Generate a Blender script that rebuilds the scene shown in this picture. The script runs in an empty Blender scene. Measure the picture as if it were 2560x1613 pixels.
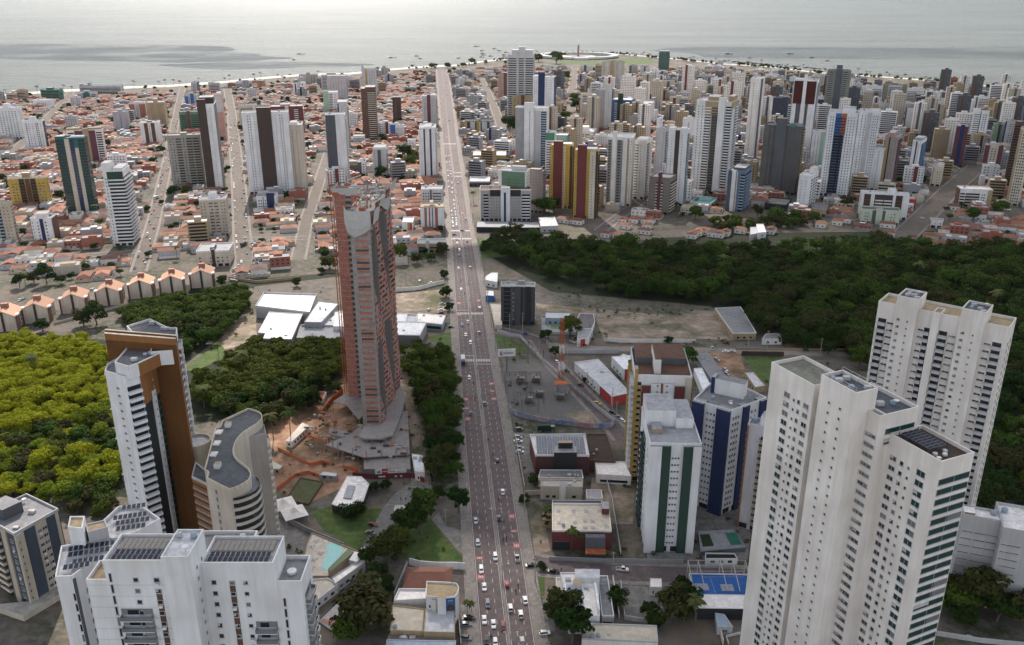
import bpy, bmesh, math, random
import numpy as np
from mathutils import Vector, Matrix
random.seed(7)
R_ = math.radians
SC = bpy.context.scene
COL = SC.collection
# ---------------------------------------------------------------- camera, sky, sun, exposure
CH, FPX, PITCH = 215.0, 2196.0, R_(20.84)
cam_d = bpy.data.cameras.new("camera"); cam = bpy.data.objects.new("camera", cam_d); COL.objects.link(cam)
cam.location = (0, 0, CH); cam.rotation_euler = (R_(90) - PITCH, 0, 0)
cam_d.sensor_width = 36.0; cam_d.lens = 36.0 * FPX / 2560.0
cam_d.clip_start = 1.0; cam_d.clip_end = 120000.0
SC.camera = cam
SUN_EL, SUN_ROT = R_(41), R_(-12)
W = bpy.data.worlds.new("World"); SC.world = W; W.use_nodes = True
nt = W.node_tree; nt.nodes.clear()
wo = nt.nodes.new("ShaderNodeOutputWorld"); bg = nt.nodes.new("ShaderNodeBackground"); sk = nt.nodes.new("ShaderNodeTexSky")
sk.sky_type = 'NISHITA'; sk.sun_disc = False; sk.sun_elevation = SUN_EL; sk.sun_rotation = SUN_ROT
sk.altitude = 0; sk.air_density = 1.0; sk.dust_density = 0.6; sk.ozone_density = 1.0
bg.inputs['Strength'].default_value = 0.15
hs = nt.nodes.new('ShaderNodeHueSaturation'); hs.inputs['Saturation'].default_value = .32; nt.links.new(sk.outputs[0], hs.inputs['Color']); nt.links.new(hs.outputs[0], bg.inputs[0]); nt.links.new(bg.outputs[0], wo.inputs[0])
sd = Vector((math.sin(SUN_ROT) * math.cos(SUN_EL), math.cos(SUN_ROT) * math.cos(SUN_EL), math.sin(SUN_EL)))
sun_d = bpy.data.lights.new("sun", 'SUN'); sun_d.energy = 3.8; sun_d.angle = R_(0.6); sun_d.color = (1.0, 0.90, 0.80)
sun = bpy.data.objects.new("sun", sun_d); COL.objects.link(sun); sun.rotation_euler = sd.to_track_quat('Z', 'Y').to_euler()
sun.location = (0, 0, 900)
SC.view_settings.view_transform = 'Standard'; SC.view_settings.look = 'None'
SC.view_settings.gamma = 1.0; SC.view_settings.use_curve_mapping = False
SC.view_settings.exposure = 0.68
SC.render.engine = 'CYCLES'
try:
 SC.cycles.max_bounces = 5; SC.cycles.diffuse_bounces = 2; SC.cycles.glossy_bounces = 2; SC.cycles.transparent_max_bounces = 8
 SC.cycles.use_denoising = True; SC.cycles.caustics_reflective = False; SC.cycles.caustics_refractive = False
except Exception: pass
# ---------------------------------------------------------------- picture measurements -> places on the ground
REG = {'0': (0, 0, 2560/2408), '1': (0, 0, 860/2408), '2': (850, 0, 860/2408), '3': (1700, 0, 860/2408), '4': (0, 530, 860/2408),
 '5': (850, 530, 860/2408), '6': (1700, 530, 860/2408), '7': (0, 1070, 860/2403), '8': (850, 1070, 860/2403), '9': (1700, 1070, 860/2403),
 'A': (0, 190, 430/2408), 'B': (420, 170, 430/2408), 'C': (840, 100, 430/2408), 'D': (1250, 100, 430/2408), 'E': (1670, 110, 460/2408),
 'F': (2100, 180, 460/2408), 'G': (0, 400, 430/2408), 'H': (420, 400, 430/2408), 'I': (840, 340, 460/2408), 'J': (1280, 330, 460/2408),
 'K': (1700, 340, 460/2408), 'L': (2100, 340, 460/2408), 'P': (230, 780, 470/2228), 'Q': (400, 990, 460/1745), 'S': (650, 880, 460/1745),
 'U': (1540, 1100, 420/2124), 'V': (1540, 850, 420/2124), 'R': (1900, 860, 580/1378), 'X': (1100, 840, 220/734), 'Y': (1230, 780, 370/1071),
 'Z': (960, 1330, 380/1166), 'M': (1330, 1280, 570/1378), 'N': (1300, 1050, 340/1135), 'O': (700, 1180, 320/641)}
cP, sP = math.cos(PITCH), math.sin(PITCH)
def px(reg, x, y):
 o = REG[reg]; return o[0] + x * o[2], o[1] + y * o[2]
def unp(sx, sy, z=0.0):
 a, b = (sx - 1280.0) / FPX, (sy - 806.5) / FPX
 d = (a, cP - sP * b, -sP - cP * b)
 t = (z - CH) / d[2]
 return (d[0] * t, d[1] * t)
def at(reg, x, y, z=0.0):
 return unp(*px(reg, x, y), z)
def prj(x, y, z):
 zc = y * cP + (CH - z) * sP; dn = (CH - z) * cP - y * sP
 return 1280 + FPX * x / zc, 806.5 + FPX * dn / zc
def height_at(x, y, sy):
 k = (sy - 806.5) / FPX
 return CH - y * (k * cP + sP) / (cP - k * sP)
# ---------------------------------------------------------------- materials
MATS = {}
def newmat(name):
 m = bpy.data.materials.new(name); m.use_nodes = True
 n = m.node_tree; b = n.nodes["Principled BSDF"]; return m, n, b
def N(n, t, **kw):
 x = n.nodes.new(t)
 for k, v in kw.items():
  if k in x.inputs.keys(): x.inputs[k].default_value = v
  else: setattr(x, k, v)
 return x
PAL = dict(white=(.74,.74,.75), offwhite=(.80,.755,.72), bwhite=(.74,.75,.78), cream=(.62,.56,.45), beige=(.50,.44,.36), sand=(.56,.50,.43), lgray=(.50,.50,.52), gray=(.32,.32,.34),
 mgray=(.21,.21,.22), dgray=(.10,.105,.115), slate=(.085,.095,.115), black=(.02,.022,.026), brown=(.115,.058,.040), dbrown=(.060,.040,.034), maroon=(.15,.035,.033), red=(.42,.045,.04), brick=(.33,.12,.085),
 orange=(.27,.115,.035), rust=(.42,.12,.04), yellow=(.56,.37,.06), mustard=(.40,.27,.07), navy=(.012,.026,.095), blue=(.035,.13,.36), sky=(.30,.38,.46), teal=(.020,.12,.135), green=(.08,.24,.16), mint=(.34,.50,.40),
 dgreen=(.022,.055,.042), tan=(.38,.29,.18), pink=(.46,.27,.23), concrete=(.37,.35,.32), tile=(.29,.105,.058), tile2=(.34,.15,.09), tile3=(.20,.082,.055), peach=(.56,.31,.20), metal=(.55,.57,.60), olive=(.20,.20,.16), plum=(.13,.04,.06),
 lime=(.30,.42,.06), cyan=(.05,.30,.33))
def wall_mat(col, rough=.82, dirt=.22):
 if isinstance(col, str) and col[0] == '(': col = tuple(float(v) for v in col[1:-1].split(','))
 key = ('wall', col, dirt)
 if key in MATS: return MATS[key]
 c = PAL[col] if isinstance(col, str) else col
 m, n, b = newmat('plaster_' + (col if isinstance(col, str) else 'mix'))
 tc = N(n, 'ShaderNodeTexCoord'); mp = N(n, 'ShaderNodeMapping'); mp.inputs['Scale'].default_value = (.55, .55, .045)
 n.links.new(tc.outputs['Object'], mp.inputs[0])
 n1 = N(n, 'ShaderNodeTexNoise', Scale=1.0, Detail=5.0, Roughness=.65); n.links.new(mp.outputs[0], n1.inputs['Vector'])
 n2 = N(n, 'ShaderNodeTexNoise', Scale=.09, Detail=3.0); n.links.new(tc.outputs['Object'], n2.inputs['Vector'])
 mu = N(n, 'ShaderNodeMath', operation='MULTIPLY'); n.links.new(n1.outputs[0], mu.inputs[0]); n.links.new(n2.outputs[0], mu.inputs[1])
 mr = N(n, 'ShaderNodeMapRange'); mr.inputs[1].default_value = .12; mr.inputs[2].default_value = .42; mr.inputs[3].default_value = 0; mr.inputs[4].default_value = 1
 n.links.new(mu.outputs[0], mr.inputs[0])
 mx = N(n, 'ShaderNodeMix', data_type='RGBA'); mx.inputs[6].default_value = (*[v * (1 - dirt) * w for v, w in zip(c, (1, .97, .93))], 1); mx.inputs[7].default_value = (*[min(1, v * 1.05) for v in c], 1)
 n.links.new(mr.outputs[0], mx.inputs[0]); n.links.new(mx.outputs[2], b.inputs['Base Color'])
 b.inputs['Roughness'].default_value = rough
 MATS[key] = m; return m
def flat_mat(name, c, rough=.6, metal=0.0, spec=.5, scale=.4, var=.18, bump=0.0, objrand=0.0):
 if name in MATS: return MATS[name]
 m, n, b = newmat(name)
 tc = N(n, 'ShaderNodeTexCoord'); n1 = N(n, 'ShaderNodeTexNoise', Scale=scale, Detail=6.0, Roughness=.6)
 n.links.new(tc.outputs['Object'], n1.inputs['Vector'])
 mx = N(n, 'ShaderNodeMix', data_type='RGBA'); mx.inputs[6].default_value = (*[v * (1 - var) for v in c], 1); mx.inputs[7].default_value = (*[min(1, v * (1 + var)) for v in c], 1)
 n.links.new(n1.outputs[0], mx.inputs[0]); last = mx.outputs[2]
 if objrand:
  oi = N(n, 'ShaderNodeObjectInfo'); hs = N(n, 'ShaderNodeHueSaturation')
  mr = N(n, 'ShaderNodeMapRange'); mr.inputs[3].default_value = 1 - objrand; mr.inputs[4].default_value = 1 + objrand
  n.links.new(oi.outputs['Random'], mr.inputs[0]); n.links.new(mr.outputs[0], hs.inputs['Value']); n.links.new(last, hs.inputs['Color']); last = hs.outputs[0]
 n.links.new(last, b.inputs['Base Color'])
 b.inputs['Roughness'].default_value = rough; b.inputs['Metallic'].default_value = metal; b.inputs['Specular IOR Level'].default_value = spec
 if bump:
  bp = N(n, 'ShaderNodeBump'); bp.inputs['Strength'].default_value = bump; n.links.new(n1.outputs[0], bp.inputs['Height']); n.links.new(bp.outputs[0], b.inputs['Normal'])
 MATS[name] = m; return m
def blend_mat(name, cols, scales, rough=.9, bump=.3):
 """ground: several colours in patches of different size"""
 if name in MATS: return MATS[name]
 m, n, b = newmat(name); tc = N(n, 'ShaderNodeTexCoord'); last = None
 for i, (c, s) in enumerate(zip(cols, scales)):
  if i == 0:
   r = N(n, 'ShaderNodeRGB'); r.outputs[0].default_value = (*c, 1); last = r.outputs[0]; continue
  no = N(n, 'ShaderNodeTexNoise', Scale=s, Detail=8.0, Roughness=.7); n.links.new(tc.outputs['Object'], no.inputs['Vector'])
  rp = N(n, 'ShaderNodeMapRange'); rp.inputs[1].default_value = .46; rp.inputs[2].default_value = .62; n.links.new(no.outputs[0], rp.inputs[0])
  mx = N(n, 'ShaderNodeMix', data_type='RGBA'); n.links.new(rp.outputs[0], mx.inputs[0]); n.links.new(last, mx.inputs[6]); mx.inputs[7].default_value = (*c, 1); last = mx.outputs[2]
 n.links.new(last, b.inputs['Base Color']); b.inputs['Roughness'].default_value = rough; b.inputs['Specular IOR Level'].default_value = .25
 MATS[name] = m; return m
def tile_mat(name, c):
 if name in MATS: return MATS[name]
 m, n, b = newmat(name); tc = N(n, 'ShaderNodeTexCoord')
 wv = N(n, 'ShaderNodeTexWave', Scale=1.6, Distortion=.6); wv.bands_direction = 'X'; n.links.new(tc.outputs['Object'], wv.inputs['Vector'])
 n1 = N(n, 'ShaderNodeTexNoise', Scale=.5, Detail=7.0, Roughness=.75); n.links.new(tc.outputs['Object'], n1.inputs['Vector'])
 mx = N(n, 'ShaderNodeMix', data_type='RGBA'); mx.inputs[6].default_value = (*[v * .55 for v in c], 1); mx.inputs[7].default_value = (*[v * 1.3 for v in c], 1); n.links.new(n1.outputs[0], mx.inputs[0])
 m2 = N(n, 'ShaderNodeMix', data_type='RGBA', blend_type='MULTIPLY'); m2.inputs[0].default_value = .35; n.links.new(mx.outputs[2], m2.inputs[6]); n.links.new(wv.outputs[0], m2.inputs[7])
 oi = N(n, 'ShaderNodeObjectInfo'); hs = N(n, 'ShaderNodeHueSaturation'); mr = N(n, 'ShaderNodeMapRange'); mr.inputs[3].default_value = .62; mr.inputs[4].default_value = 1.3
 n.links.new(oi.outputs['Random'], mr.inputs[0]); n.links.new(mr.outputs[0], hs.inputs['Value']); n.links.new(m2.outputs[2], hs.inputs['Color']); n.links.new(hs.outputs[0], b.inputs['Base Color'])
 b.inputs['Roughness'].default_value = .85; MATS[name] = m; return m
def leaf_mat(name, dark, light, warm, trans=.22):
 if name in MATS: return MATS[name]
 m, n, b = newmat(name); tc = N(n, 'ShaderNodeTexCoord'); oi = N(n, 'ShaderNodeObjectInfo')
 n1 = N(n, 'ShaderNodeTexNoise', Scale=.33, Detail=4.0, Roughness=.7); n.links.new(tc.outputs['Object'], n1.inputs['Vector'])
 mx = N(n, 'ShaderNodeMix', data_type='RGBA'); mx.inputs[6].default_value = (*dark, 1); mx.inputs[7].default_value = (*light, 1); n.links.new(n1.outputs[0], mx.inputs[0])
 m2 = N(n, 'ShaderNodeMix', data_type='RGBA'); n.links.new(oi.outputs['Random'], m2.inputs[0]); n.links.new(mx.outputs[2], m2.inputs[6]); m2.inputs[7].default_value = (*warm, 1)
 mr = N(n, 'ShaderNodeMapRange'); mr.inputs[3].default_value = 0; mr.inputs[4].default_value = .75; n.links.new(oi.outputs['Random'], mr.inputs[0]); n.links.new(mr.outputs[0], m2.inputs[0])
 n.links.new(m2.outputs[2], b.inputs['Base Color']); b.inputs['Roughness'].default_value = .75; b.inputs['Specular IOR Level'].default_value = .06
 tr = N(n, 'ShaderNodeBsdfTranslucent'); ms = N(n, 'ShaderNodeMixShader'); ms.inputs[0].default_value = trans
 n.links.new(m2.outputs[2], tr.inputs[0]); n.links.new(b.outputs[0], ms.inputs[1]); n.links.new(tr.outputs[0], ms.inputs[2])
 n.links.new(ms.outputs[0], n.nodes['Material Output'].inputs[0]); MATS[name] = m; return m
def glass(kind=0):
 name = ['window_glass', 'window_glass_pale', 'window_glass_green', 'window_glass_blue'][kind]
 c = [(.018, .022, .028), (.16, .17, .18), (.012, .045, .043), (.015, .035, .08)][kind]
 return flat_mat(name, c, rough=.12, spec=.6, scale=.25, var=.4)
# ---------------------------------------------------------------- mesh builder and object helpers
class MB:
 def __init__(s): s.v = []; s.f = []; s.m = []; s.mats = []
 def mi(s, m):
  if m not in s.mats: s.mats.append(m)
  return s.mats.index(m)
 def poly(s, pts, m):
  i = len(s.v); s.v.extend(pts); s.f.append(tuple(range(i, i + len(pts)))); s.m.append(s.mi(m))
 def prism(s, pl, z0, z1, m, top=None, bottom=False):
  i = len(s.v); k = len(pl); s.v.extend([(x, y, z0) for x, y in pl]); s.v.extend([(x, y, z1) for x, y in pl]); a = s.mi(m)
  for j in range(k):
   q = (j + 1) % k; s.f.append((i + j, i + q, i + k + q, i + k + j)); s.m.append(a)
  s.f.append(tuple(range(i + k, i + 2 * k))); s.m.append(s.mi(top or m))
  if bottom: s.f.append(tuple(range(i + k - 1, i - 1, -1))); s.m.append(a)
 def box(s, x0, x1, y0, y1, z0, z1, m, top=None):
  s.prism([(x0, y0), (x1, y0), (x1, y1), (x0, y1)], z0, z1, m, top, True)
 def obox(s, o, u, n, u0, u1, d0, d1, z0, z1, m, top=None):
  """box along wall direction u, from d0 to d1 along the outward normal n"""
  P = lambda a, d: (o[0] + u[0] * a + n[0] * d, o[1] + u[1] * a + n[1] * d)
  s.prism([P(u0, d1), P(u1, d1), P(u1, d0), P(u0, d0)], z0, z1, m, top, True)
 def bar(s, a, b, r, m, k=4):
  a, b = Vector(a), Vector(b); d = (b - a)
  if d.length < 1e-6: return
  d.normalize(); x = d.orthogonal().normalized(); y = d.cross(x); i = len(s.v)
  for p in (a, b):
   for j in range(k):
    t = 2 * math.pi * (j + .5) / k; s.v.append(tuple(p + x * (r * math.cos(t)) + y * (r * math.sin(t))))
  c = s.mi(m)
  for j in range(k):
   q = (j + 1) % k; s.f.append((i + j, i + q, i + k + q, i + k + j)); s.m.append(c)
  s.f.append(tuple(range(i + k - 1, i - 1, -1))); s.m.append(c); s.f.append(tuple(range(i + k, i + 2 * k))); s.m.append(c)
 def lathe(s, cx, cy, prof, m, k=16, top=None):
  i = len(s.v)
  for r, z in prof:
   for j in range(k):
    t = 2 * math.pi * j / k; s.v.append((cx + r * math.cos(t), cy + r * math.sin(t), z))
  c = s.mi(m)
  for a in range(len(prof) - 1):
   for j in range(k):
    q = (j + 1) % k; s.f.append((i + a * k + j, i + a * k + q, i + (a + 1) * k + q, i + (a + 1) * k + j)); s.m.append(c)
  s.f.append(tuple(range(i + (len(prof) - 1) * k, i + len(prof) * k))); s.m.append(s.mi(top or m))
 def mesh(s, name):
  me = bpy.data.meshes.new(name); me.from_pydata(s.v, [], s.f)
  for m in s.mats: me.materials.append(m)
  if s.f: me.polygons.foreach_set('material_index', s.m)
  me.update(); return me
 def build(s, name, parent=None):
  if not s.f: return None
  return link(name, s.mesh(name), parent)
def link(name, me, parent=None, loc=None, rz=None):
 o = bpy.data.objects.new(name, me); COL.objects.link(o)
 if parent is not None: o.parent = parent
 if loc is not None: o.location = loc
 if rz is not None: o.rotation_euler = (0, 0, rz)
 return o
def tag(o, label=None, cat=None, group=None, kind=None):
 if label: o['label'] = label
 if cat: o['category'] = cat
 if group: o['group'] = group
 if kind: o['kind'] = kind
 return o
def thing(name, label, cat, loc=(0, 0, 0), rz=0.0, group=None):
 o = bpy.data.objects.new(name, None); COL.objects.link(o); o.location = loc; o.rotation_euler = (0, 0, rz); o.empty_display_size = 1
 return tag(o, label, cat, group)
def copy_tree(o, loc=None, rz=None, sc=None, parent=None):
 c = o.copy(); COL.objects.link(c)
 if parent is not None: c.parent = parent
 if loc is not None: c.location = loc
 if rz is not None: c.rotation_euler = (0, 0, rz)
 if sc is not None: c.scale = (sc, sc, sc) if not isinstance(sc, tuple) else sc
 for ch in o.children: copy_tree(ch, parent=c)
 return c
def sheet(name, pts, z, m, kind='structure'):
 b = MB(); b.poly([(x, y, z) for x, y in pts], m); o = b.build(name); return tag(o, kind=kind)
FOOT = []      # footprints already taken: (polygon, margin)
MARKS = []     # landmarks for telling look-alikes apart: (phrase, x, y)
def inside(p, poly):
 x, y = p; r = False; j = len(poly) - 1
 for i in range(len(poly)):
  a, b = poly[i], poly[j]
  if (a[1] > y) != (b[1] > y) and x < (b[0] - a[0]) * (y - a[1]) / (b[1] - a[1]) + a[0]: r = not r
  j = i
 return r
def segd(p, a, b):
 ax, ay = b[0] - a[0], b[1] - a[1]; L = ax * ax + ay * ay
 t = 0 if L == 0 else max(0, min(1, ((p[0] - a[0]) * ax + (p[1] - a[1]) * ay) / L))
 return math.hypot(p[0] - a[0] - ax * t, p[1] - a[1] - ay * t)
def near_poly(p, poly, d):
 return inside(p, poly) or any(segd(p, poly[i], poly[i - 1]) < d for i in range(len(poly)))
def taken(p, d):
 for poly, bb in FOOT:
  if bb[0] - d < p[0] < bb[1] + d and bb[2] - d < p[1] < bb[3] + d and near_poly(p, poly, d): return True
 return False
def occupy(poly):
 xs = [q[0] for q in poly]; ys = [q[1] for q in poly]; FOOT.append((poly, (min(xs), max(xs), min(ys), max(ys))))
# ---------------------------------------------------------------- the setting: ground, sea, beach, roads, yards
M_ground = blend_mat('dusty_town_ground', [(.125,.105,.09), (.085,.076,.072), (.18,.135,.10), (.042,.052,.022), (.15,.135,.12)], [0, .012, .05, .019, .23])
M_sand = flat_mat('beach_sand', (.42,.37,.31), rough=.8, scale=.02, var=.12)
M_asph = blend_mat('asphalt', [(.120,.094,.093), (.092,.074,.075), (.155,.120,.116)], [0, .05, .35], rough=.82)
M_street = blend_mat('worn_street', [(.130,.110,.095), (.09,.078,.070), (.17,.14,.115)], [0, .04, .2], rough=.88)
M_walk = blend_mat('pavement_slabs', [(.22,.195,.175), (.15,.135,.125), (.29,.26,.235)], [0, .15, .6], rough=.9)
M_paint = flat_mat('road_paint', (.56,.54,.51), rough=.7, scale=1.5, var=.2)
M_redpaint = flat_mat('red_road_paint', (.34,.105,.10), rough=.8, scale=1.2, var=.3)
M_dirt = blend_mat('bare_earth', [(.30,.165,.10), (.20,.115,.075), (.40,.26,.17), (.10,.08,.045)], [0, .06, .17, .045])
M_sanddirt = blend_mat('pale_earth', [(.27,.205,.155), (.20,.15,.115), (.38,.31,.25), (.10,.10,.05)], [0, .05, .13, .04])
M_grass = blend_mat('mown_grass', [(.060,.105,.022), (.040,.078,.018), (.11,.13,.045)], [0, .12, .3])
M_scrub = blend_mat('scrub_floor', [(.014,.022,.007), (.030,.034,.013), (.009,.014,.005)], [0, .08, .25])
M_conc = blend_mat('yard_concrete', [(.19,.178,.165), (.135,.128,.12), (.26,.245,.225)], [0, .08, .4])
M_gravel = blend_mat('gravel_yard', [(.12,.113,.11), (.09,.087,.087), (.175,.165,.155)], [0, .15, .9])
coast_px = [(-900, 268), (-300, 246), (0, 238), (148, 227), (302, 219), (428, 214), (548, 206), (670, 194), (760, 187), (872, 184), (972, 174), (1072, 166), (1143, 163), (1210, 153), (1348, 140), (1440, 132), (1540, 135), (1670, 146), (1804, 160), (1909, 166), (2004, 177), (2069, 184), (2195, 192), (2367, 205), (2425, 213), (2560, 221), (2900, 250), (3600, 300)]
coast = [unp(x, y) for x, y in coast_px]
ground = sheet('ground', [(-2600, -500), (2600, -500)] + [coast[-1]] + coast[::-1][1:], 0.0, M_ground)
# sea
m, n, b = newmat('sea_water'); MATS['sea'] = m
tc = N(n, 'ShaderNodeTexCoord'); mp = N(n, 'ShaderNodeMapping'); mp.inputs['Scale'].default_value = (.014, .024, 1); mp.inputs['Rotation'].default_value = (0, 0, .25)
n.links.new(tc.outputs['Object'], mp.inputs[0])
w1 = N(n, 'ShaderNodeTexNoise', Scale=1.0, Detail=9.0, Roughness=.72); n.links.new(mp.outputs[0], w1.inputs['Vector'])
w2 = N(n, 'ShaderNodeTexNoise', Scale=.0011, Detail=4.0, Roughness=.6); n.links.new(tc.outputs['Object'], w2.inputs['Vector'])
mx = N(n, 'ShaderNodeMix', data_type='RGBA'); mx.inputs[6].default_value = (.050, .062, .058, 1); mx.inputs[7].default_value = (.080, .098, .086, 1); n.links.new(w2.outputs[0], mx.inputs[0])
n.links.new(mx.outputs[2], b.inputs['Base Color'])
m3 = N(n, 'ShaderNodeMapping'); m3.inputs['Scale'].default_value = (.0012, .0045, 1); m3.inputs['Rotation'].default_value = (0, 0, .12); n.links.new(tc.outputs['Object'], m3.inputs[0]); w3 = N(n, 'ShaderNodeTexNoise', Scale=1.0, Detail=7.0, Roughness=.65); n.links.new(m3.outputs[0], w3.inputs['Vector'])
rr = N(n, 'ShaderNodeMapRange'); rr.inputs[1].default_value = .3; rr.inputs[2].default_value = .7; rr.inputs[3].default_value = .33; rr.inputs[4].default_value = .41; n.links.new(w3.outputs[0], rr.inputs[0]); n.links.new(rr.outputs[0], b.inputs['Roughness'])
bp = N(n, 'ShaderNodeBump'); bp.inputs['Strength'].default_value = .85; bp.inputs['Distance'].default_value = 26.0
n.links.new(w1.outputs[0], bp.inputs['Height']); n.links.new(bp.outputs[0], b.inputs['Normal'])
b.inputs['Roughness'].default_value = .36; b.inputs['IOR'].default_value = 1.33; b.inputs['Specular IOR Level'].default_value = .17
sea = sheet('sea', [(-90000, 900), (90000, 900), (90000, 110000), (-90000, 110000)], -1.2, m)
bb = MB()
for i in range(len(coast) - 1):
 a, c = coast[i], coast[i + 1]; da, dc = math.hypot(*a), math.hypot(*c)
 kk = 34 if a[0] < 0 else 14; ka, kc = 1 - kk / da, 1 - kk / dc; la, lc = 1 + 26 / da, 1 + 26 / dc
 bb.poly([(a[0] * ka, a[1] * ka, .05), (c[0] * kc, c[1] * kc, .05), (c[0], c[1], .02), (a[0], a[1], .02)], M_sand)
 bb.poly([(a[0], a[1], .02), (c[0], c[1], .02), (c[0] * lc, c[1] * lc, -1.5), (a[0] * la, a[1] * la, -1.5)], M_sand)
tag(bb.build('beach'), kind='structure')
# foam line along the shore
fb = MB(); M_foam = flat_mat('foam', (.8, .8, .8), rough=.6, scale=.05)
for i in range(len(coast) - 1):
 a, c = coast[i], coast[i + 1]; da, dc = math.hypot(*a), math.hypot(*c)
 for k0, k1 in ((20, 27),):
  fb.poly([(a[0] * (1 + k0 / da), a[1] * (1 + k0 / da), -1.12), (c[0] * (1 + k0 / dc), c[1] * (1 + k0 / dc), -1.12), (c[0] * (1 + k1 / dc), c[1] * (1 + k1 / dc), -1.1), (a[0] * (1 + k1 / da), a[1] * (1 + k1 / da), -1.1)], M_foam)
tag(fb.build('shore_foam'), kind='structure')
# the avenue
rows = [(1750, 1213.3, 1290, 1358.5), (1613, 1202.5, 1274, 1338.5), (1342, 1181, 1242, 1299), (1070, 1159.6, 1209.7, 1259), (901, 1149.5, 1188, 1228), (730, 1137, 1169.5, 1203), (598, 1128.5, 1154, 1180), (540, 1124, 1146, 1168.5), (357, 1107.9, 1124, 1142.9), (200, 1095, 1108, 1121), (174, 1093, 1104, 1115)]
RW = [[unp(x, r[0]) for x in r[1:]] for r in rows]
def road(Y, fr):
 """point on the avenue: fr -1 its left kerb, 0 the median, 1 its right kerb"""
 for i in range(len(RW) - 1):
  a, c = RW[i], RW[i + 1]
  if Y <= c[1][1] or i == len(RW) - 2:
   t = (Y - a[1][1]) / (c[1][1] - a[1][1])
   X = [a[j][0] + (c[j][0] - a[j][0]) * t for j in range(3)]
   return (X[1] + (X[2] - X[1]) * fr if fr >= 0 else X[1] + (X[1] - X[0]) * fr, Y)
YS = [r[1][1] for r in RW]; Y0, Y1 = YS[0], YS[-1]
def road_dir(Y):
 a, c = road(Y - 5, 0), road(Y + 5, 0); return math.atan2(c[1] - a[1], c[0] - a[0])
def strip(name, f0, f1, ys, z, m, off0=0, off1=0, h=None, kind='structure'):
 b = MB(); pts = [(road(Y, f0), road(Y, f1)) for Y in ys]
 L = [(p[0] + off0, p[1]) for p, q in pts]; R2 = [(q[0] + off1, q[1]) for p, q in pts]
 for i in range(len(ys) - 1):
  b.poly([(*L[i], z), (*R2[i], z), (*R2[i + 1], z), (*L[i + 1], z)], m)
  if h:
   b.poly([(*L[i + 1], z), (*L[i], z), (*L[i], z - h), (*L[i + 1], z - h)][::-1], m); b.poly([(*R2[i], z), (*R2[i + 1], z), (*R2[i + 1], z - h), (*R2[i], z - h)][::-1], m)
 return tag(b.build(name), kind=kind)
YR = sorted(set(YS + [Y0 + (Y1 - Y0) * (i / 40.0) ** 1.5 for i in range(41)]))
strip('avenue', -1, 1, YR, .03, M_asph)
strip('pavement', -1, -1, YR, .15, M_walk, -4.6, 0, .13); strip('pavement', 1, 1, YR, .15, M_walk, 0, 4.8, .13)
strip('median_kerb', 0, 0, YR, .24, M_walk, -.45, .45, .22)
mk = MB(); rd = MB()
def mark(b, Y, fr, w, l, z, m):
 p = road(Y, fr); q = road(Y + l, fr); b.poly([(p[0] - w / 2, p[1], z), (p[0] + w / 2, p[1], z), (q[0] + w / 2, q[1], z), (q[0] - w / 2, q[1], z)], m)
Y = Y0
while Y < 950:
 for fr in (-.36, -.68, .36, .68): mark(mk, Y, fr, .16, 2.2, .05, M_paint)
 Y += 6.0
for fr, off in ((-1, .35), (1, -.35), (-.02, -.6), (.02, .6)):
 Y = Y0
 while Y < 1500:
  p, q = road(Y, fr), road(Y + 30, fr); mk.poly([(p[0] + off - .07, p[1], .051), (p[0] + off + .07, p[1], .051), (q[0] + off + .07, q[1], .051), (q[0] + off - .07, q[1], .051)], M_paint); Y += 30
def cross(sy, f0, f1, l=4.0, step=1.0):
 Y = unp(1200, sy)[1]; a, c = road(Y, f0), road(Y, f1); k = int((c[0] - a[0]) / step)
 for i in range(k):
  x = a[0] + .25 + i * step; mk.poly([(x, Y - l / 2, .052), (x + step * .5, Y - l / 2, .052), (x + step * .5, Y + l / 2, .052), (x, Y + l / 2, .052)], M_paint)
cross(901, -.8, 1); cross(784, -1, 1); cross(577, -1, 1, 5); cross(597, -1, 1, 5); cross(360, -1, 1, 6, 1.6); cross(432, 0, 1, 5, 1.4); cross(441, 0, 1, 5, 1.4)
for sy, f0, f1 in ((890, -1, 0), (911, .04, 1), (776, -1, 0), (360, -1, 1), (368, -1, 1)):
 Y = unp(1200, sy)[1]; a, c = road(Y, f0), road(Y, f1); mk.poly([(a[0], Y, .053), (c[0], Y, .053), (c[0], Y + .5, .053), (a[0], Y + .5, .053)], M_paint)
tag(mk.build('lane_markings'), kind='structure')
for i, (sx, sy) in enumerate([px('X', 430, 398), px('X', 438, 460), px('X', 450, 525), px('X', 215, 528), px('X', 222, 604), px('X', 230, 692), px('8', 1200, 618), px('8', 1215, 721), px('8', 1235, 822), px('8', 975, 909), px('8', 985, 1040), px('5', 970, 620), px('5', 975, 662), px('5', 832, 638), px('5', 835, 720), px('I', 1655, 1008)]):
 x, y = unp(sx, sy); r = MB(); w, l = (1.5, 1.9) if i not in (9, 7, 1, 4) else (1.5, 1.0)
 r.poly([(x - w, y - l, .056), (x + w, y - l, .056), (x + w, y + l, .056), (x - w, y + l, .056)], M_redpaint)
 for k in range(3):
  xx = x - .9 + k * .75; r.poly([(xx, y - l * .5, .060), (xx + .22, y - l * .5, .060), (xx + .22, y + l * .5, .060), (xx, y + l * .5, .060)], M_paint)
 r.poly([(x - .9, y - .15, .062), (x + .9, y - .15, .062), (x + .9, y + .15, .062), (x - .9, y + .15, .062)], M_paint)
 tag(r.build('bus_lane_marking'), kind='structure')
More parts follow.
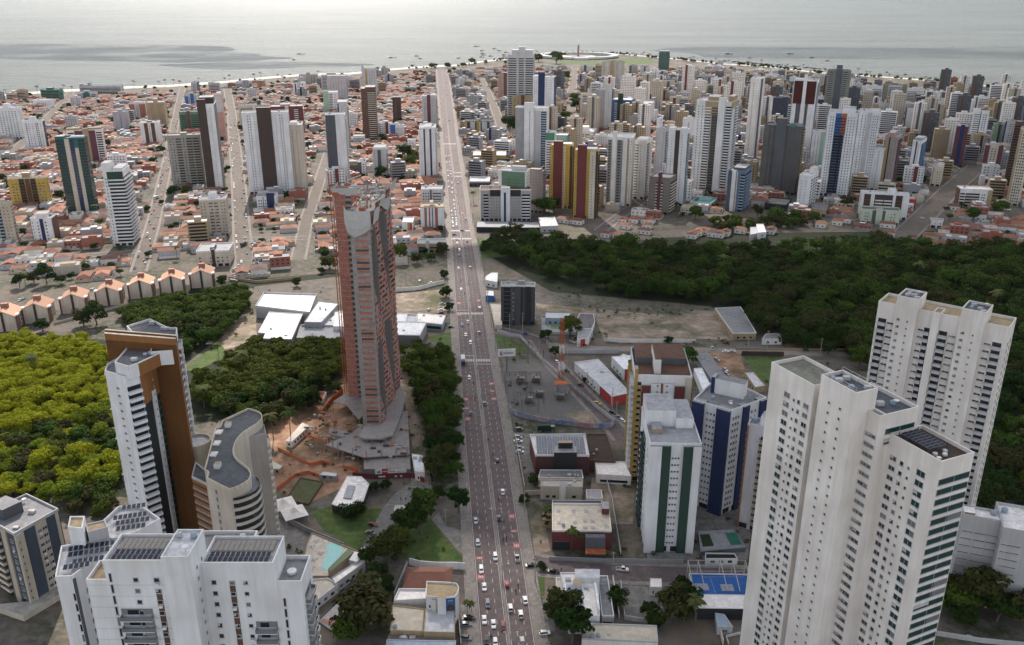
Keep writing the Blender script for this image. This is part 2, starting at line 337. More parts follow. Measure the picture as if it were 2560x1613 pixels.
# other streets
STREETS = []
def street(name, pts, w, m=M_street, z=.03, walk=2.2):
 P = [unp(*p) if len(p) == 2 else at(*p) for p in pts]; STREETS.append((P, w))
 b = MB(); wk = MB(); nn = []
 for i in range(len(P)):
  a, c = P[max(0, i - 1)], P[min(len(P) - 1, i + 1)]; d = math.hypot(c[0] - a[0], c[1] - a[1]); nn.append((-(c[1] - a[1]) / d, (c[0] - a[0]) / d))
 def off(i, k): return (P[i][0] + nn[i][0] * k, P[i][1] + nn[i][1] * k)
 for i in range(len(P) - 1):
  b.poly([(*off(i, -w / 2), z), (*off(i + 1, -w / 2), z), (*off(i + 1, w / 2), z), (*off(i, w / 2), z)], m)
  if walk:
   for s in (-1, 1):
    q = [off(i, s * w / 2), off(i + 1, s * w / 2), off(i + 1, s * (w / 2 + walk)), off(i, s * (w / 2 + walk))]
    if s < 0: q = q
    wk.poly([(*t, z + .11) for t in q], M_walk); wk.poly([(*q[0], z - .02), (*q[1], z - .02), (*q[1], z + .11), (*q[0], z + .11)], M_walk)
 tag(b.build(name), kind='structure')
 if walk: tag(wk.build('pavement'), kind='structure')
SA = [('H', 1085, 1540), ('H', 1040, 1100), ('H', 1020, 800), ('H', 985, 300), (579, 284), (568, 222)]
SB = [(346, 680), (380, 570), (403, 475), (416, 415), (447, 262), (457, 218)]
SCs = [(745, 650), (768, 543), (788, 486), (806, 430), (822, 380)]
street('street', SA, 13); street('street', SB, 10, z=.034); street('street', SCs, 10, z=.038)
street('street', [(20, 655), (146, 645), (345, 629)], 9, z=.042); street('street', [(599, 599), (690, 597), (762, 595)], 9, z=.046)
street('street', [(0, 400), (54, 361), (161, 252), (178, 229)], 13, z=.034)
street('street', [(1203, 196), (1208, 207), (1233, 261), (1258, 330)], 13, z=.034); street('street', [(1437, 168), (1430, 225), (1427, 279), (1433, 340)], 16, z=.034)
street('street', [(2240, 612), (2262, 588), (2320, 531), (2377, 474), (2444, 415)], 20, M_street, z=.034)
street('street', [(1500, 578), (1547, 542), (1600, 505)], 10, M_asph, z=.034)
street('side_road', [(1232, 822), (1300, 838), (1344, 849), (1385, 911), (1472, 1001), (1541, 1074), (1560, 1100)], 8.5, M_asph, z=.034)
street('side_road', [(1372, 862), (1500, 872), (1700, 873), (1914, 880), (2121, 886)], 8, blend_mat('earth_road', [(.24,.20,.17), (.18,.155,.14), (.29,.25,.21)], [0, .05, .2]), z=.038, walk=0)
street('side_road', [(1325, 1408), (1371, 1417), (1528, 1432), (1702, 1438), (1930, 1446)], 10, M_asph, z=.034)
def patch(name, reg, pts, z, m): return sheet(name, [at(reg, *p) for p in pts], z, m)
patch('dirt_lot', '5', [(1370, 640), (1900, 690), (2400, 730), (2400, 905), (1960, 915), (1850, 905), (1780, 720), (1380, 690)], .008, M_sanddirt)
patch('dirt_lot', '6', [(0, 690), (250, 690), (380, 900), (0, 880)], .009, M_sanddirt)
patch('dirt_lot', '5', [(375, 575), (735, 540), (745, 715), (385, 712)], .008, M_sanddirt)
patch('building_site_ground', 'S', [(60, 640), (250, 520), (480, 455), (640, 470), (760, 260), (890, 180), (985, 500), (1000, 1180), (500, 1420), (130, 1330), (100, 980)], .010, M_dirt)
patch('dirt_track', 'S', [(1290, 180), (1450, 170), (1540, 560), (1610, 1150), (1600, 1300), (1430, 1260), (1450, 900), (1380, 500)], .012, M_sanddirt)
patch('grass_lot', '4', [(1270, 1110), (1500, 930), (1560, 940), (1600, 1010), (1380, 1110)], .012, M_grass)
patch('dirt_lot', '4', [(1500, 930), (1640, 740), (1790, 720), (1800, 930), (1570, 960)], .010, M_sanddirt)
patch('grass_lot', '5', [(600, 880), (720, 850), (800, 840), (825, 1030), (740, 960)], .012, M_grass)
patch('grass_lot', '5', [(1090, 860), (1180, 880), (1340, 960), (1230, 1000), (1120, 1010)], .012, M_grass)
patch('gravel_yard', '5', [(1135, 1040), (1380, 1030), (1480, 1120), (1700, 1240), (1900, 1480), (1560, 1480), (1270, 1420), (1185, 1370)], .014, M_gravel)
patch('dirt_patch', '5', [(1560, 1420), (1720, 1390), (1870, 1480), (1740, 1490)], .018, M_sanddirt)
patch('grass_lot', '5', [(1740, 1400), (1800, 1400), (1890, 1480), (1790, 1480)], .022, M_grass)
patch('grass_lot', '6', [(440, 1010), (720, 1010), (650, 1060), (630, 1200), (560, 1180)], .012, M_grass)
patch('dirt_lot', '6', [(240, 960), (420, 990), (470, 1150), (330, 1170), (200, 1000)], .010, M_dirt)
patch('car_park', '6', [(400, 910), (720, 900), (760, 955), (390, 955)], .012, M_gravel)
patch('dirt_lot', '6', [(720, 850), (940, 850), (960, 950), (760, 955)], .016, M_dirt)
patch('car_park', '8', [(500, 380), (645, 400), (600, 560), (480, 620), (260, 900), (135, 870), (300, 560), (380, 460)], .014, M_conc)
patch('driveway', '8', [(690, 590), (740, 690), (800, 700), (875, 730), (880, 890), (820, 850), (640, 640)], .016, M_conc)
patch('lawn', '8', [(430, 620), (640, 650), (880, 930), (480, 930), (300, 820)], .012, M_grass)
patch('lawn', '8', [(0, 600), (250, 560), (300, 570), (140, 860), (0, 790)], .012, M_grass)
patch('lawn', 'Q', [(1430, 1100), (1745, 1010), (1745, 1360), (1560, 1290)], .013, M_grass)
patch('courtyard', 'Q', [(1090, 1110), (1390, 1270), (1745, 1400), (1745, 1520), (1200, 1520), (1100, 1300)], .016, M_conc)
patch('car_park', 'M', [(500, 430), (800, 440), (800, 640), (690, 670), (560, 660)], .012, M_conc)
patch('courtyard', 'U', [(1010, 780), (1200, 700), (1560, 820), (1700, 1200), (1660, 1517), (400, 1517), (380, 1400), (1000, 1400)], .016, M_conc)
patch('yard', 'N', [(600, 480), (960, 500), (940, 868), (560, 868)], .012, M_sanddirt)
patch('car_park', '8', [(1200, 30), (1330, 40), (1380, 300), (1280, 320)], .012, M_conc)
patch('car_park', '8', [(1330, 640), (1430, 660), (1470, 860), (1360, 880)], .012, M_sanddirt)
patch('lawn', '8', [(1345, 1060), (1430, 1040), (1430, 1170), (1360, 1180)], .016, M_grass)
patch('car_park', '8', [(1400, 1200), (1510, 1190), (1500, 1420), (1440, 1420)], .014, M_conc)
patch('car_park', '8', [(840, 1230), (950, 1260), (1000, 1517), (840, 1517)], .014, M_conc)
patch('car_park', 'I', [(1650, 360), (2000, 390), (2110, 480), (2080, 600), (1700, 500)], .012, M_asph)
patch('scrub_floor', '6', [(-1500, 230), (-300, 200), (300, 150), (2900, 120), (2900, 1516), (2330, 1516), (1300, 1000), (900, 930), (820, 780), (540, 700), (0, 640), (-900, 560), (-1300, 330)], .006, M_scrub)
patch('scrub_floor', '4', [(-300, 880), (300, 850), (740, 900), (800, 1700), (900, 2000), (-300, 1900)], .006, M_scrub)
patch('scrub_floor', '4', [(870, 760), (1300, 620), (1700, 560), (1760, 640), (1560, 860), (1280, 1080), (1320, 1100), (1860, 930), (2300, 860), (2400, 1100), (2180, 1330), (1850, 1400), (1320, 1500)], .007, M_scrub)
patch('grass_verge', '5', [(940, 190), (1230, 190), (1240, 300), (1000, 330)], .012, M_grass)
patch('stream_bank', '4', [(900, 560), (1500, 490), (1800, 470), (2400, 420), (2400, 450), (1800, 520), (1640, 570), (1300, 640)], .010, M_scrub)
patch('field', 'D', [(540, 250), (900, 330), (1330, 360), (2150, 330), (2120, 260), (1650, 260), (1400, 300), (900, 290)], .012, M_grass)

# broken cloud high above the frame: its shade lies over the avenue, the right side and bands of the sea
cm = bpy.data.materials.new('cloud_vapour'); cm.use_nodes = True; n = cm.node_tree; n.nodes.clear(); ou = N(n, 'ShaderNodeOutputMaterial'); di = N(n, 'ShaderNodeBsdfDiffuse'); tl = N(n, 'ShaderNodeBsdfTranslucent'); tp = N(n, 'ShaderNodeBsdfTransparent'); m1 = N(n, 'ShaderNodeMixShader'); m2 = N(n, 'ShaderNodeMixShader')
for q in (di, tl): q.inputs[0].default_value = (.95, .95, .95, 1)
tc = N(n, 'ShaderNodeTexCoord'); no = N(n, 'ShaderNodeTexNoise', Scale=.0045, Detail=6.0); n.links.new(tc.outputs['Object'], no.inputs['Vector']); mr = N(n, 'ShaderNodeMapRange'); mr.inputs[1].default_value = .36; mr.inputs[2].default_value = .56; mr.inputs[3].default_value = .08; mr.inputs[4].default_value = .78; n.links.new(no.outputs[0], mr.inputs[0])
m1.inputs[0].default_value = .65; n.links.new(di.outputs[0], m1.inputs[1]); n.links.new(tl.outputs[0], m1.inputs[2]); n.links.new(mr.outputs[0], m2.inputs[0]); n.links.new(tp.outputs[0], m2.inputs[1]); n.links.new(m1.outputs[0], m2.inputs[2]); n.links.new(m2.outputs[0], ou.inputs[0])
CALT = 760.0; COF = (CALT / math.tan(SUN_EL) * math.sin(SUN_ROT), CALT / math.tan(SUN_EL) * math.cos(SUN_ROT))
def cloud(lumps, seed):
 q = random.Random(seed); b = bmesh.new()
 for x, y, rx, ry in lumps:
  g = bmesh.ops.create_icosphere(b, subdivisions=3, radius=1.0)['verts']; ph = [q.uniform(0, 6) for _ in range(6)]
  for v in g:
   k = 1 + .13 * math.sin(v.co.x * 4 + ph[0]) + .12 * math.sin(v.co.y * 5 + ph[1]) + .08 * math.sin(v.co.x * 9 + v.co.y * 7 + ph[2]); v.co = (x + COF[0] + v.co.x * rx * k, y + COF[1] + v.co.y * ry * k, CALT + v.co.z * (60 if v.co.z > 0 else 18) * k)
 me = bpy.data.meshes.new('cloud'); b.to_mesh(me); b.free(); me.materials.append(cm); tag(link('cloud', me), kind='stuff')
cloud([(300, 250, 330, 240), (420, 620, 420, 260), (700, 980, 560, 300), (1000, 1500, 700, 430), (560, 1330, 330, 260), (820, 480, 420, 330), (90, 470, 190, 170), (40, 300, 190, 170), (20, 640, 130, 120), (-30, 120, 160, 110), (760, 1950, 560, 260)], 3)
cloud([(-1700, 3350, 620, 420), (-1150, 3050, 420, 200), (-760, 2750, 300, 130)], 5)
cloud([(1500, 3300, 900, 330), (2300, 2900, 700, 330)], 6)
# ---------------------------------------------------------------- buildings
rnd = random.Random(11)
WINMESH = {}
def win_mesh(w, h, gk, var=0):
 key = (round(w, 1), round(h, 1), gk, var)
 if key in WINMESH: return WINMESH[key]
 b = MB(); w, h = key[0], key[1]; fr = wall_mat('lgray'); g = glass(gk)
 b.poly([(-w/2, -.05, 0), (w/2, -.05, 0), (w/2, -.05, h), (-w/2, -.05, h)], g)
 t = .09
 for x0, x1, z0, z1 in ((-w/2-t, w/2+t, -t, 0), (-w/2-t, w/2+t, h, h+t), (-w/2-t, -w/2, 0, h), (w/2, w/2+t, 0, h)): b.box(x0, x1, -.12, .0, z0, z1, fr)
 if w > 1.3: b.box(-.04, .04, -.10, -.04, 0, h, fr)
 b.box(-w/2-.15, w/2+.15, -.22, .0, -t-.08, -t, fr)
 if var == 1 and w < 3: b.box(w*.5-.9, w*.5-.1, -.55, .0, -.85, -.3, wall_mat('white'))
 if var == 2: b.poly([(-w/2, -.07, h*.35), (0, -.07, h*.35), (0, -.07, h), (-w/2, -.07, h)], wall_mat('lgray'))
 if var == 3: b.poly([(w*.05, -.07, 0), (w/2, -.07, 0), (w/2, -.07, h), (w*.05, -.07, h)], glass(1))
 WINMESH[key] = b.mesh('window'); return WINMESH[key]
def balc_mesh(w, col, glassy):
 key = ('b', round(w, 1), col, glassy)
 if key in WINMESH: return WINMESH[key]
 b = MB(); w = key[1]; wm = wall_mat(col); g = wall_mat('mgray') if glassy else glass(0)
 b.poly([(-w/2, -.04, 1.0), (w/2, -.04, 1.0), (w/2, -.04, 2.7), (-w/2, -.04, 2.7)], g)
 b.box(-w/2, w/2, -1.3, -.0, -.12, .06, wm)
 f = glass(1) if glassy else wm
 b.box(-w/2, w/2, -1.3, -1.18, .06, 1.05, f); b.box(-w/2, -w/2+.12, -1.18, -.0, .06, 1.05, f); b.box(w/2-.12, w/2, -1.18, -.0, .06, 1.05, f)
 if glassy: b.poly([(-w*.3, -.06, 1.0), (w*.1, -.06, 1.0), (w*.1, -.06, 2.3), (-w*.3, -.06, 2.3)], glass(0))
 WINMESH[key] = b.mesh('balcony'); return WINMESH[key]
class Bld:
 def __init__(s, name, label, cat, loc, hero=False, group=None):
  s.root = thing(name, label, cat, (loc[0], loc[1], 0), 0, group); s.o = loc; s.hero = hero
  s.body = MB(); s.parts = []; s.wins = []; s.balcs = []; s.rest = MB(); s.restb = MB()
 def face(s, p0, p1, z0, z1, spec, wall='white', fh=3.0, base=True):
  p0 = (p0[0] - s.o[0], p0[1] - s.o[1]); p1 = (p1[0] - s.o[0], p1[1] - s.o[1])
  L = math.hypot(p1[0] - p0[0], p1[1] - p0[1])
  if L < .5: return
  u = ((p1[0] - p0[0]) / L, (p1[1] - p0[1]) / L); n = (u[1], -u[0]); rz = math.atan2(u[1], u[0])
  P = lambda a, d, z: (p0[0] + u[0] * a + n[0] * d, p0[1] + u[1] * a + n[1] * d, z)
  nf = max(1, int((z1 - z0 - 1.2) / fh)); b = s.body
  def q(bd, a0, a1, zz0, zz1, d, m): bd.poly([P(a0, d, zz0), P(a1, d, zz0), P(a1, d, zz1), P(a0, d, zz1)], m)
  for tk in [t.split() for t in spec.split(';') if t.strip()]:
   k = tk[0]; d0 = 0.0
   if '@' in k: k, dd = k.split('@'); d0 = float(dd)
   a0, a1 = float(tk[1]) * L, float(tk[2]) * L; ar = tk[3:]
   if k == 'w':
    nn = int(ar[0]) if ar else max(1, int((a1 - a0) / 3.2)); ww = float(ar[1]) if len(ar) > 1 else min(1.7, (a1 - a0) / nn * .55); hh = float(ar[2]) if len(ar) > 2 else 1.25
    gk0 = int(ar[3]) if len(ar) > 3 else 0
    for i in range(1, nf + 1 if not base else nf):
     for j in range(nn):
      c = a0 + (a1 - a0) * (j + .5) / nn; z = z0 + (i if base else i - 1) * fh + 1.0
      r = rnd.random(); gk = gk0 if r < .72 else (1 if r < .86 else 0)
      if s.hero: s.wins.append((P(c, d0, z), rz, ww, hh, gk))
      else: q(b, c - ww / 2, c + ww / 2, z, z + hh, d0 + .05, glass(gk))
   elif k == 's':
    hh = float(ar[0]) if ar else 1.3; gk0 = int(ar[1]) if len(ar) > 1 else 0
    for i in range(1 if base else 0, nf):
     z = z0 + i * fh + .95
     if s.hero: s.wins.append((P((a0 + a1) / 2, d0, z), rz, a1 - a0, hh, gk0))
     else:
      q(b, a0, a1, z, z + hh, d0 + .05, glass(gk0)); b.obox(p0, u, n, a0 - .1, a1 + .1, d0, d0 + .18, z - .15, z, wall_mat(wall))
   elif k == 'b':
    col = ar[0] if ar else wall; gy = len(ar) > 1 and ar[1] == 'g'; bd = MB()
    for i in range(1 if base else 0, nf):
     z = z0 + i * fh
     if s.hero: s.balcs.append((P((a0 + a1) / 2, d0, z), rz, a1 - a0, col, gy))
     else:
      q(bd, a0, a1, z + 1.0, z + 2.75, d0 + .05, glass(0)); bd.obox(p0, u, n, a0, a1, d0, d0 + 1.1, z - .1, z + 1.0, glass(1) if gy else wall_mat(col))
    if bd.f: s.parts.append(('balcony', bd))
   elif k == 'g':
    gk = int(ar[0]) if ar else 0; bd = MB(); q(bd, a0, a1, z0 + .5, z1 - .8, d0 + .06, glass(gk))
    for i in range(1, nf + 1): q(bd, a0, a1, z0 + i * fh - .18, z0 + i * fh + .18, d0 + .09, wall_mat('dgray'))
    s.parts.append(('glazing_strip', bd))
   elif k == 'c':
    out = float(ar[1]) if len(ar) > 1 else .3; up = float(ar[2]) if len(ar) > 2 else 0.0; bd = MB()
    bd.obox(p0, u, n, a0, a1, -.4 if up <= 0 else -3.0, out, z0, z1 + up + (.02 if up == 0 else 0), wall_mat(ar[0]), wall_mat('gray')); s.parts.append(('accent_panel', bd))
   elif k == 't':
    hg = float(ar[1]); bd = MB(); bd.obox(p0, u, n, a0, a1, -.2, .35, z1 - hg, z1 + .3, wall_mat(ar[0])); s.parts.append(('accent_panel', bd))
   elif k == 'f':   # fins / floor lines
    for i in range(1, nf + 1): b.obox(p0, u, n, a0, a1, 0, .25, z0 + i * fh - .15, z0 + i * fh + .15, wall_mat(ar[0] if ar else wall))
  if base and L > 4:
   k = max(2, int(L / 4.5))
   for j in range(k): q(b, L * (j + .15) / k, L * (j + .85) / k, z0 + .2, z0 + 2.6, .06, glass(0))
 def block(s, poly, z0, z1, wall='white', roof='gray', par=1.0, ptop=None):
  pl = [(x - s.o[0], y - s.o[1]) for x, y in poly]; wm = wall_mat(wall)
  s.body.prism(pl, z0, z1, wm, roof_mat(roof))
  if par:
   pm = wall_mat(ptop or wall); cx = sum(p[0] for p in pl) / len(pl); cy = sum(p[1] for p in pl) / len(pl)
   for i in range(len(pl)):
    a, c = pl[i], pl[(i + 1) % len(pl)]; L = math.hypot(c[0] - a[0], c[1] - a[1])
    if L < .3: continue
    u = ((c[0] - a[0]) / L, (c[1] - a[1]) / L); n = (u[1], -u[0])
    s.body.obox(a, u, n, -.04, L - .3, -.28, .04, z1 - .3, z1 + par, pm)
 def part(s, name, mb): s.parts.append((name, mb))
 def boxpart(s, name, poly, z0, z1, wall, roof=None):
  b = MB(); b.prism([(x - s.o[0], y - s.o[1]) for x, y in poly], z0, z1, wall_mat(wall), roof_mat(roof or 'gray')); s.parts.append((name, b))
 def finish(s, body='wall'):
  s.body.build(body, s.root)
  for nm, mb in s.parts: mb.build(nm, s.root)
  ox, oy = s.o
  vis = lambda p: (math.hypot(p[0] + ox, p[1] + oy) ** 2 + (CH - p[2]) ** 2)
  for lst, kind in ((s.wins, 'window'), (s.balcs, 'balcony')):
   lst.sort(key=lambda t: vis(t[0]))
   rest = MB()
   for i, t in enumerate(lst):
    if kind == 'window': me = win_mesh(t[2], t[3], t[4], rnd.choice((0, 0, 0, 1, 2, 3)) if t[2] > .75 else 0)
    else: me = balc_mesh(t[2], t[3], t[4])
    if i < 100 and len(lst) > 0:
     o = link(kind, me, s.root, t[0], t[1])
    else:
     c, sn = math.cos(t[1]), math.sin(t[1]); i0 = len(rest.v); px_, py_, pz_ = t[0]
     rest.v.extend([(px_ + v.co.x * c - v.co.y * sn, py_ + v.co.x * sn + v.co.y * c, pz_ + v.co.z) for v in me.vertices])
     mm = [rest.mi(m) for m in me.materials]
     for p in me.polygons: rest.f.append(tuple(i0 + v for v in p.vertices)); rest.m.append(mm[p.material_index])
   if rest.f: tag(rest.build('far_' + kind + '_rows', s.root), kind='stuff')
  return s.root
def roof_mat(c):
 key = 'roof_' + str(c)
 if key in MATS: return MATS[key]
 col = PAL[c] if isinstance(c, str) else c
 return blend_mat(key, [col, tuple(v * .72 for v in col), tuple(min(1, v * 1.25) for v in col)], [0, .11, .45], rough=.85)
VPY = 806.5 + FPX / math.tan(PITCH)
def solve_tower(reg, xl, xr, yt, yb, yaw, xs=None, depth=None):
 tx, ty = px(reg, (xl + xr) / 2, yt); by = px(reg, 0, yb)[1]
 k = (by - ty) / (VPY - ty); bx = tx + (1280 - tx) * k
 C = unp(bx, by); h = height_at(C[0], C[1], ty); u = (math.cos(R_(yaw)), math.sin(R_(yaw))); v = (-u[1], u[0])
 ws = (xr - xl) * REG[reg][2]
 lo, hi = .5, 300
 for _ in range(50):
  w = (lo + hi) / 2; a = prj(C[0] - u[0] * w / 2, C[1] - u[1] * w / 2, h)[0]; c = prj(C[0] + u[0] * w / 2, C[1] + u[1] * w / 2, h)[0]
  if c - a < ws: lo = w
  else: hi = w
 if xs is not None:
  sx = px(reg, xs, 0)[0]; sg = 1 if xs > xr else -1; best = None
  for i in range(6, 130):
   d = i * .5; X = prj(C[0] + u[0] * w / 2 * sg + v[0] * d, C[1] + u[1] * w / 2 * sg + v[1] * d, h)[0]
   e = abs(X - sx)
   if best is None or e < best[0]: best = (e, d)
  depth = min(32, max(7, best[1]))
 if depth is None: depth = min(20, max(9, w * .75))
 return C, h, w, depth, u, v
def corners(C, w, d, u, v):
 a = (C[0] - u[0] * w / 2, C[1] - u[1] * w / 2); b = (C[0] + u[0] * w / 2, C[1] + u[1] * w / 2)
 return [a, b, (b[0] + v[0] * d, b[1] + v[1] * d), (a[0] + v[0] * d, a[1] + v[1] * d)]
TOW = []
def tower(label, reg, xl, xr, yt, yb, yaw=0, wall='white', front='w .08 .92', side='w .15 .85 2', xs=None, depth=None, roof='gray', ph=None, name='apartment_tower', cat='tower', hero=False, fh=3.0, mark=None, par=1.0, group=None, ptop=None):
 C, h, w, d, u, v = solve_tower(reg, xl, xr, yt, yb, yaw, xs, depth); h = max(5, h - par)
 pl = corners(C, w, d, u, v); b = Bld(name, label, cat, C, hero, group)
 b.block(pl, 0, h, wall, roof, par, ptop)
 b.face(pl[0], pl[1], 0, h, front, wall, fh); b.face(pl[1], pl[2], 0, h, side, wall, fh); b.face(pl[3], pl[0], 0, h, side, wall, fh)
 b.face(pl[2], pl[3], 0, h, 'w .1 .9 3', wall, fh) if not hero else None
 Q = lambda a, c: (pl[0][0] + u[0] * w * a + v[0] * d * c, pl[0][1] + u[1] * w * a + v[1] * d * c)
 if ph is None: ph = [(.32, .62, .3, .75, 3.6, wall)]
 for a0, a1, c0, c1, hh, col in ph:
  b.boxpart('penthouse', [Q(a0, c0), Q(a1, c0), Q(a1, c1), Q(a0, c1)], h, h + hh, col, roof)
 if w > 9 and h > 15:
  t = MB(); q = Q(.8 if ph and ph[0][0] < .5 else .2, .7); t.lathe(q[0] - C[0], q[1] - C[1], [(1.0, h), (1.15, h + 1.6), (.5, h + 2.0)], wall_mat('sky'), 10); b.part('water_tank', t)
 occupy(pl); root = b.finish(); TOW.append((label[:30], round(C[1]), round(h), round(w), round(d)))
 if mark: MARKS.append((mark, C[0], C[1]))
 return root
# ---------------------------------------------------------------- towers of the left-hand quarter
LY, LS = 14, 16
tower('white slab tower with punched windows cut by the left frame edge', 'A', -60, 235, 445, 885, 12, 'bwhite', 'w .05 .95 6', 'w .1 .9 4', 300, ph=[(.3, .55, .2, .8, 6, 'bwhite')])
tower('white tower with narrow dark window strips beside the worn street', 'A', 300, 590, 625, 1020, 12, 'bwhite', 'w .15 .22 1 1.2 2;w .28 .34 1;w .45 .5 1;w .62 .78 2 1.2 2;w .85 .9 1', 'g .0 1 3', 622, ph=[(.33, .66, .2, .7, 6, 'bwhite')])
tower('maroon and tan tower with white balcony ends behind the teal tower', 'A', 925, 1425, 755, 1245, 14, 'white', 'b .03 .2 white;c .22 .45 plum;c .45 .62 tan .8 3;c .62 .80 plum;b .82 .98 white', 'w .1 .9 3', 1440, roof='tan', ph=[(.0, .35, .0, .9, 3.5, 'tan'), (.62, .98, .0, .9, 3.5, 'tan')], mark='the maroon and tan tower')
tower('slim teal glass tower with two pale vertical bands', 'A', 765, 1170, 865, 1930, 10, 'teal', 'g .0 .3 2;c .31 .47 sand .5;g .48 .62 3;c .64 .76 sand .6 -9;g .77 1 2', 'g 0 1 2', 1215, ph=[(0, .3, 0, .8, 2.5, 'teal'), (.5, .95, .1, .8, 2, 'white')], mark='the teal glass tower', hero=True, name='glass_tower')
tower('yellow slab block with brown recessed balcony columns', 'G', 100, 640, 250, 672, 10, 'yellow', 'w .06 .24 2;c .28 .42 dbrown .1;b@.2 .28 .42 brown;c .44 .56 brown .2;c .58 .72 dbrown .1;b@.2 .58 .72 brown;w .76 .95 2', 'w .1 .9 3', 655, roof='offwhite', ph=[(.38, .58, .1, .7, 6, 'tan')], mark='the yellow slab block', hero=True, ptop='cream')
tower('white stepped tower with a green planted top and wrap balconies', 'G', 1430, 1710, 155, 1205, 10, 'bwhite', 'w .02 .2 1 .7 .9;b .24 1 bwhite;t .2 1 dgreen 13', 'b 0 1 bwhite', 1810, ph=[(.0, .4, .0, .5, 8, 'white'), (.5, .98, .1, .9, 3, 'white')], mark='the white stepped tower', hero=True, fh=3.1)
tower('small white tower with a dark blue central strip', 'G', 415, 720, 810, 1175, 10, 'bwhite', 'w .26 .36 1;c .42 .58 navy .3;w .64 .74 1;w .05 .12 1 .6', 'c 0 1 brown .2', 792, ph=[(.2, .75, .2, .9, 4, 'offwhite')], mark='the small blue striped tower')
tower('grey beige tower with a white corner edge at the left frame edge', 'G', -80, 130, 600, 1200, 12, 'beige', 'b 0 .3 sky;w .4 .9 2 .8 .9', 'w .1 .9 3', 160)
tower('low coastal block with rows of long tan balconies', 'A', 80, 225, 235, 372, 8, 'sand', 'b .02 .98 sand', 'b .1 .9 sand', 330, roof='sand')
tower('taller stepped block joined to the tan coastal balconies', 'A', 225, 345, 200, 365, 8, 'tan', 'b .02 .98 sand', 'w .1 .9 2', None, depth=16)
tower('grey block at the far left shoreline', 'A', -60, 30, 230, 380, 8, 'gray', 'w .1 .9 3')
tower('seafront building wrapped in green scaffold netting', 'A', 560, 825, 190, 335, 8, (.05,.20,.16), 'b .05 .95 green', 'b .1 .9 green', None, depth=22, ph=[(.3, .6, .2, .8, 4, 'teal')], name='netted_building')
tower('long white hotel on the beach front', 'A', 1105, 1690, 135, 242, 6, 'lgray', 's .02 .98 1.4', 'w .1 .9 3', None, depth=18, ph=[(.0, .06, .2, .8, 4, 'gray'), (.2, .25, .2, .8, 7, 'gray'), (.1, .17, .2, .8, 2, 'rust')], name='hotel')
tower('white block with a teal glass centre near the beach hotel', 'A', 1075, 1335, 228, 342, 8, 'lgray', 'b .0 .25;c .3 .68 teal .3;c .45 .58 teal 1 3;b .75 1', 'w .1 .9 2', None, depth=16)
tower('boxy white hall with a blue tinted grid of openings', 'A', 452, 690, 340, 465, 12, 'bwhite', 'w .22 .78 5 1.6 1.8 3', 'w .1 .9 2', None, depth=24, ph=[], name='hall')
tower('grey tower with a single central window column', 'A', 1570, 1775, 500, 785, 14, (.38,.37,.42), 'w .44 .56 1 1.2 1.4;w .15 .2 1 .6;w .8 .85 1 .6', 'w .1 .9 2', 1800)
tower('white and brown striped block in front of the tan tower', 'A', 1795, 2035, 388, 607, 14, 'lgray', 'c .02 .34 brick .4;w .42 .56 2 1;c .62 .96 brick .4', 'w .1 .9 2', None, depth=13, ph=[(.35, .95, .2, .9, 4, 'white')])
tower('tan tower with paired window columns behind the framed block', 'A', 2040, 2290, 370, 705, 14, 'tan', 'w .2 .4 2 .9;w .65 .85 2 .9', 'w .1 .9 2', 2320, ph=[(.4, .6, .2, .7, 6, 'tan')])
tower('white framed block with two recessed brown strips', 'A', 1950, 2215, 650, 985, 14, 'white', 'c .22 .42 brown .12;w .44 .56 1 1.2;c .58 .78 brown .12', 'w .1 .9 3', 2240, mark='the white framed block', ph=[(.35, .6, .3, .7, 2, 'dgray')], ptop='offwhite')
tower('pale block with two bright blue wall panels', 'B', 228, 400, 365, 555, 14, 'lgray', 'c .0 .27 blue .5 -3;w .3 .42 1;c .45 .75 blue .6 2;w .8 .95 1', 'w .1 .9 2', None, depth=14)
tower('lavender grey seafront tower with a dark flank', 'B', 320, 400, 200, 350, 10, (.42,.42,.48), 'w .2 .8 2', 'c 0 1 slate .2', 440)
tower('unfinished block wrapped in torn green netting', 'B', 150, 440, 610, 892, 14, (.16,.22,.17), 'b .05 .34 green;c .36 .52 brown .3 2;b .56 .95 green', 'b .1 .9 green', None, depth=16, ph=[], name='netted_building')
tower('bare concrete apartment block under construction', '1', 1165, 1395, 945, 1315, 14, 'concrete', 'w .05 .22 2 1.3 1.5;b .26 .42 concrete;w .46 .54 1 1.4 1.8;b .58 .75 concrete;b .78 .96 concrete', 'w .1 .9 3 1.6', None, depth=16, roof='concrete', ph=[(.4, .6, .2, .7, 3, 'concrete')], mark='the bare concrete block', hero=True)
tower('tall dark brown and white slab tower', '1', 1378, 1497, 728, 1338, 14, 'bwhite', 'c 0 .5 dbrown .6 6;w .7 .74 1 .3', 'c 0 1 slate .2', 1515, ph=[(.1, .95, .3, .9, 7, 'dbrown')], mark='the dark and white slab tower', hero=True)
tower('slim tower white above and pink below behind the dark slab', 'B', 655, 745, 375, 1040, 14, 'pink', 't 0 1 lgray 24', 'w .1 .9 2', 770, ph=[(.2, .8, .2, .8, 3, 'white')])
tower('wide white tower with a taller dark brown central shaft', '1', 1688, 2012, 785, 1355, 10, 'bwhite', 'w .1 .2 2 .9;w .24 .29 1 .9 .6;c .33 .64 dbrown 1.5 6;w .7 .76 1 .9 .6;w .8 .9 2 .9', 'w .1 .9 3', None, depth=16, mark='the white tower with the brown shaft', hero=True, ptop='white')
tower('beige tower stepping down beside the brown shaft', '1', 2020, 2112, 875, 1340, 10, 'sand', 'w .15 .3 1 .9;w .5 .6 1 .6', 'w .1 .9 2', 2128, ph=[(.1, .6, .2, .7, 3, 'offwhite')])
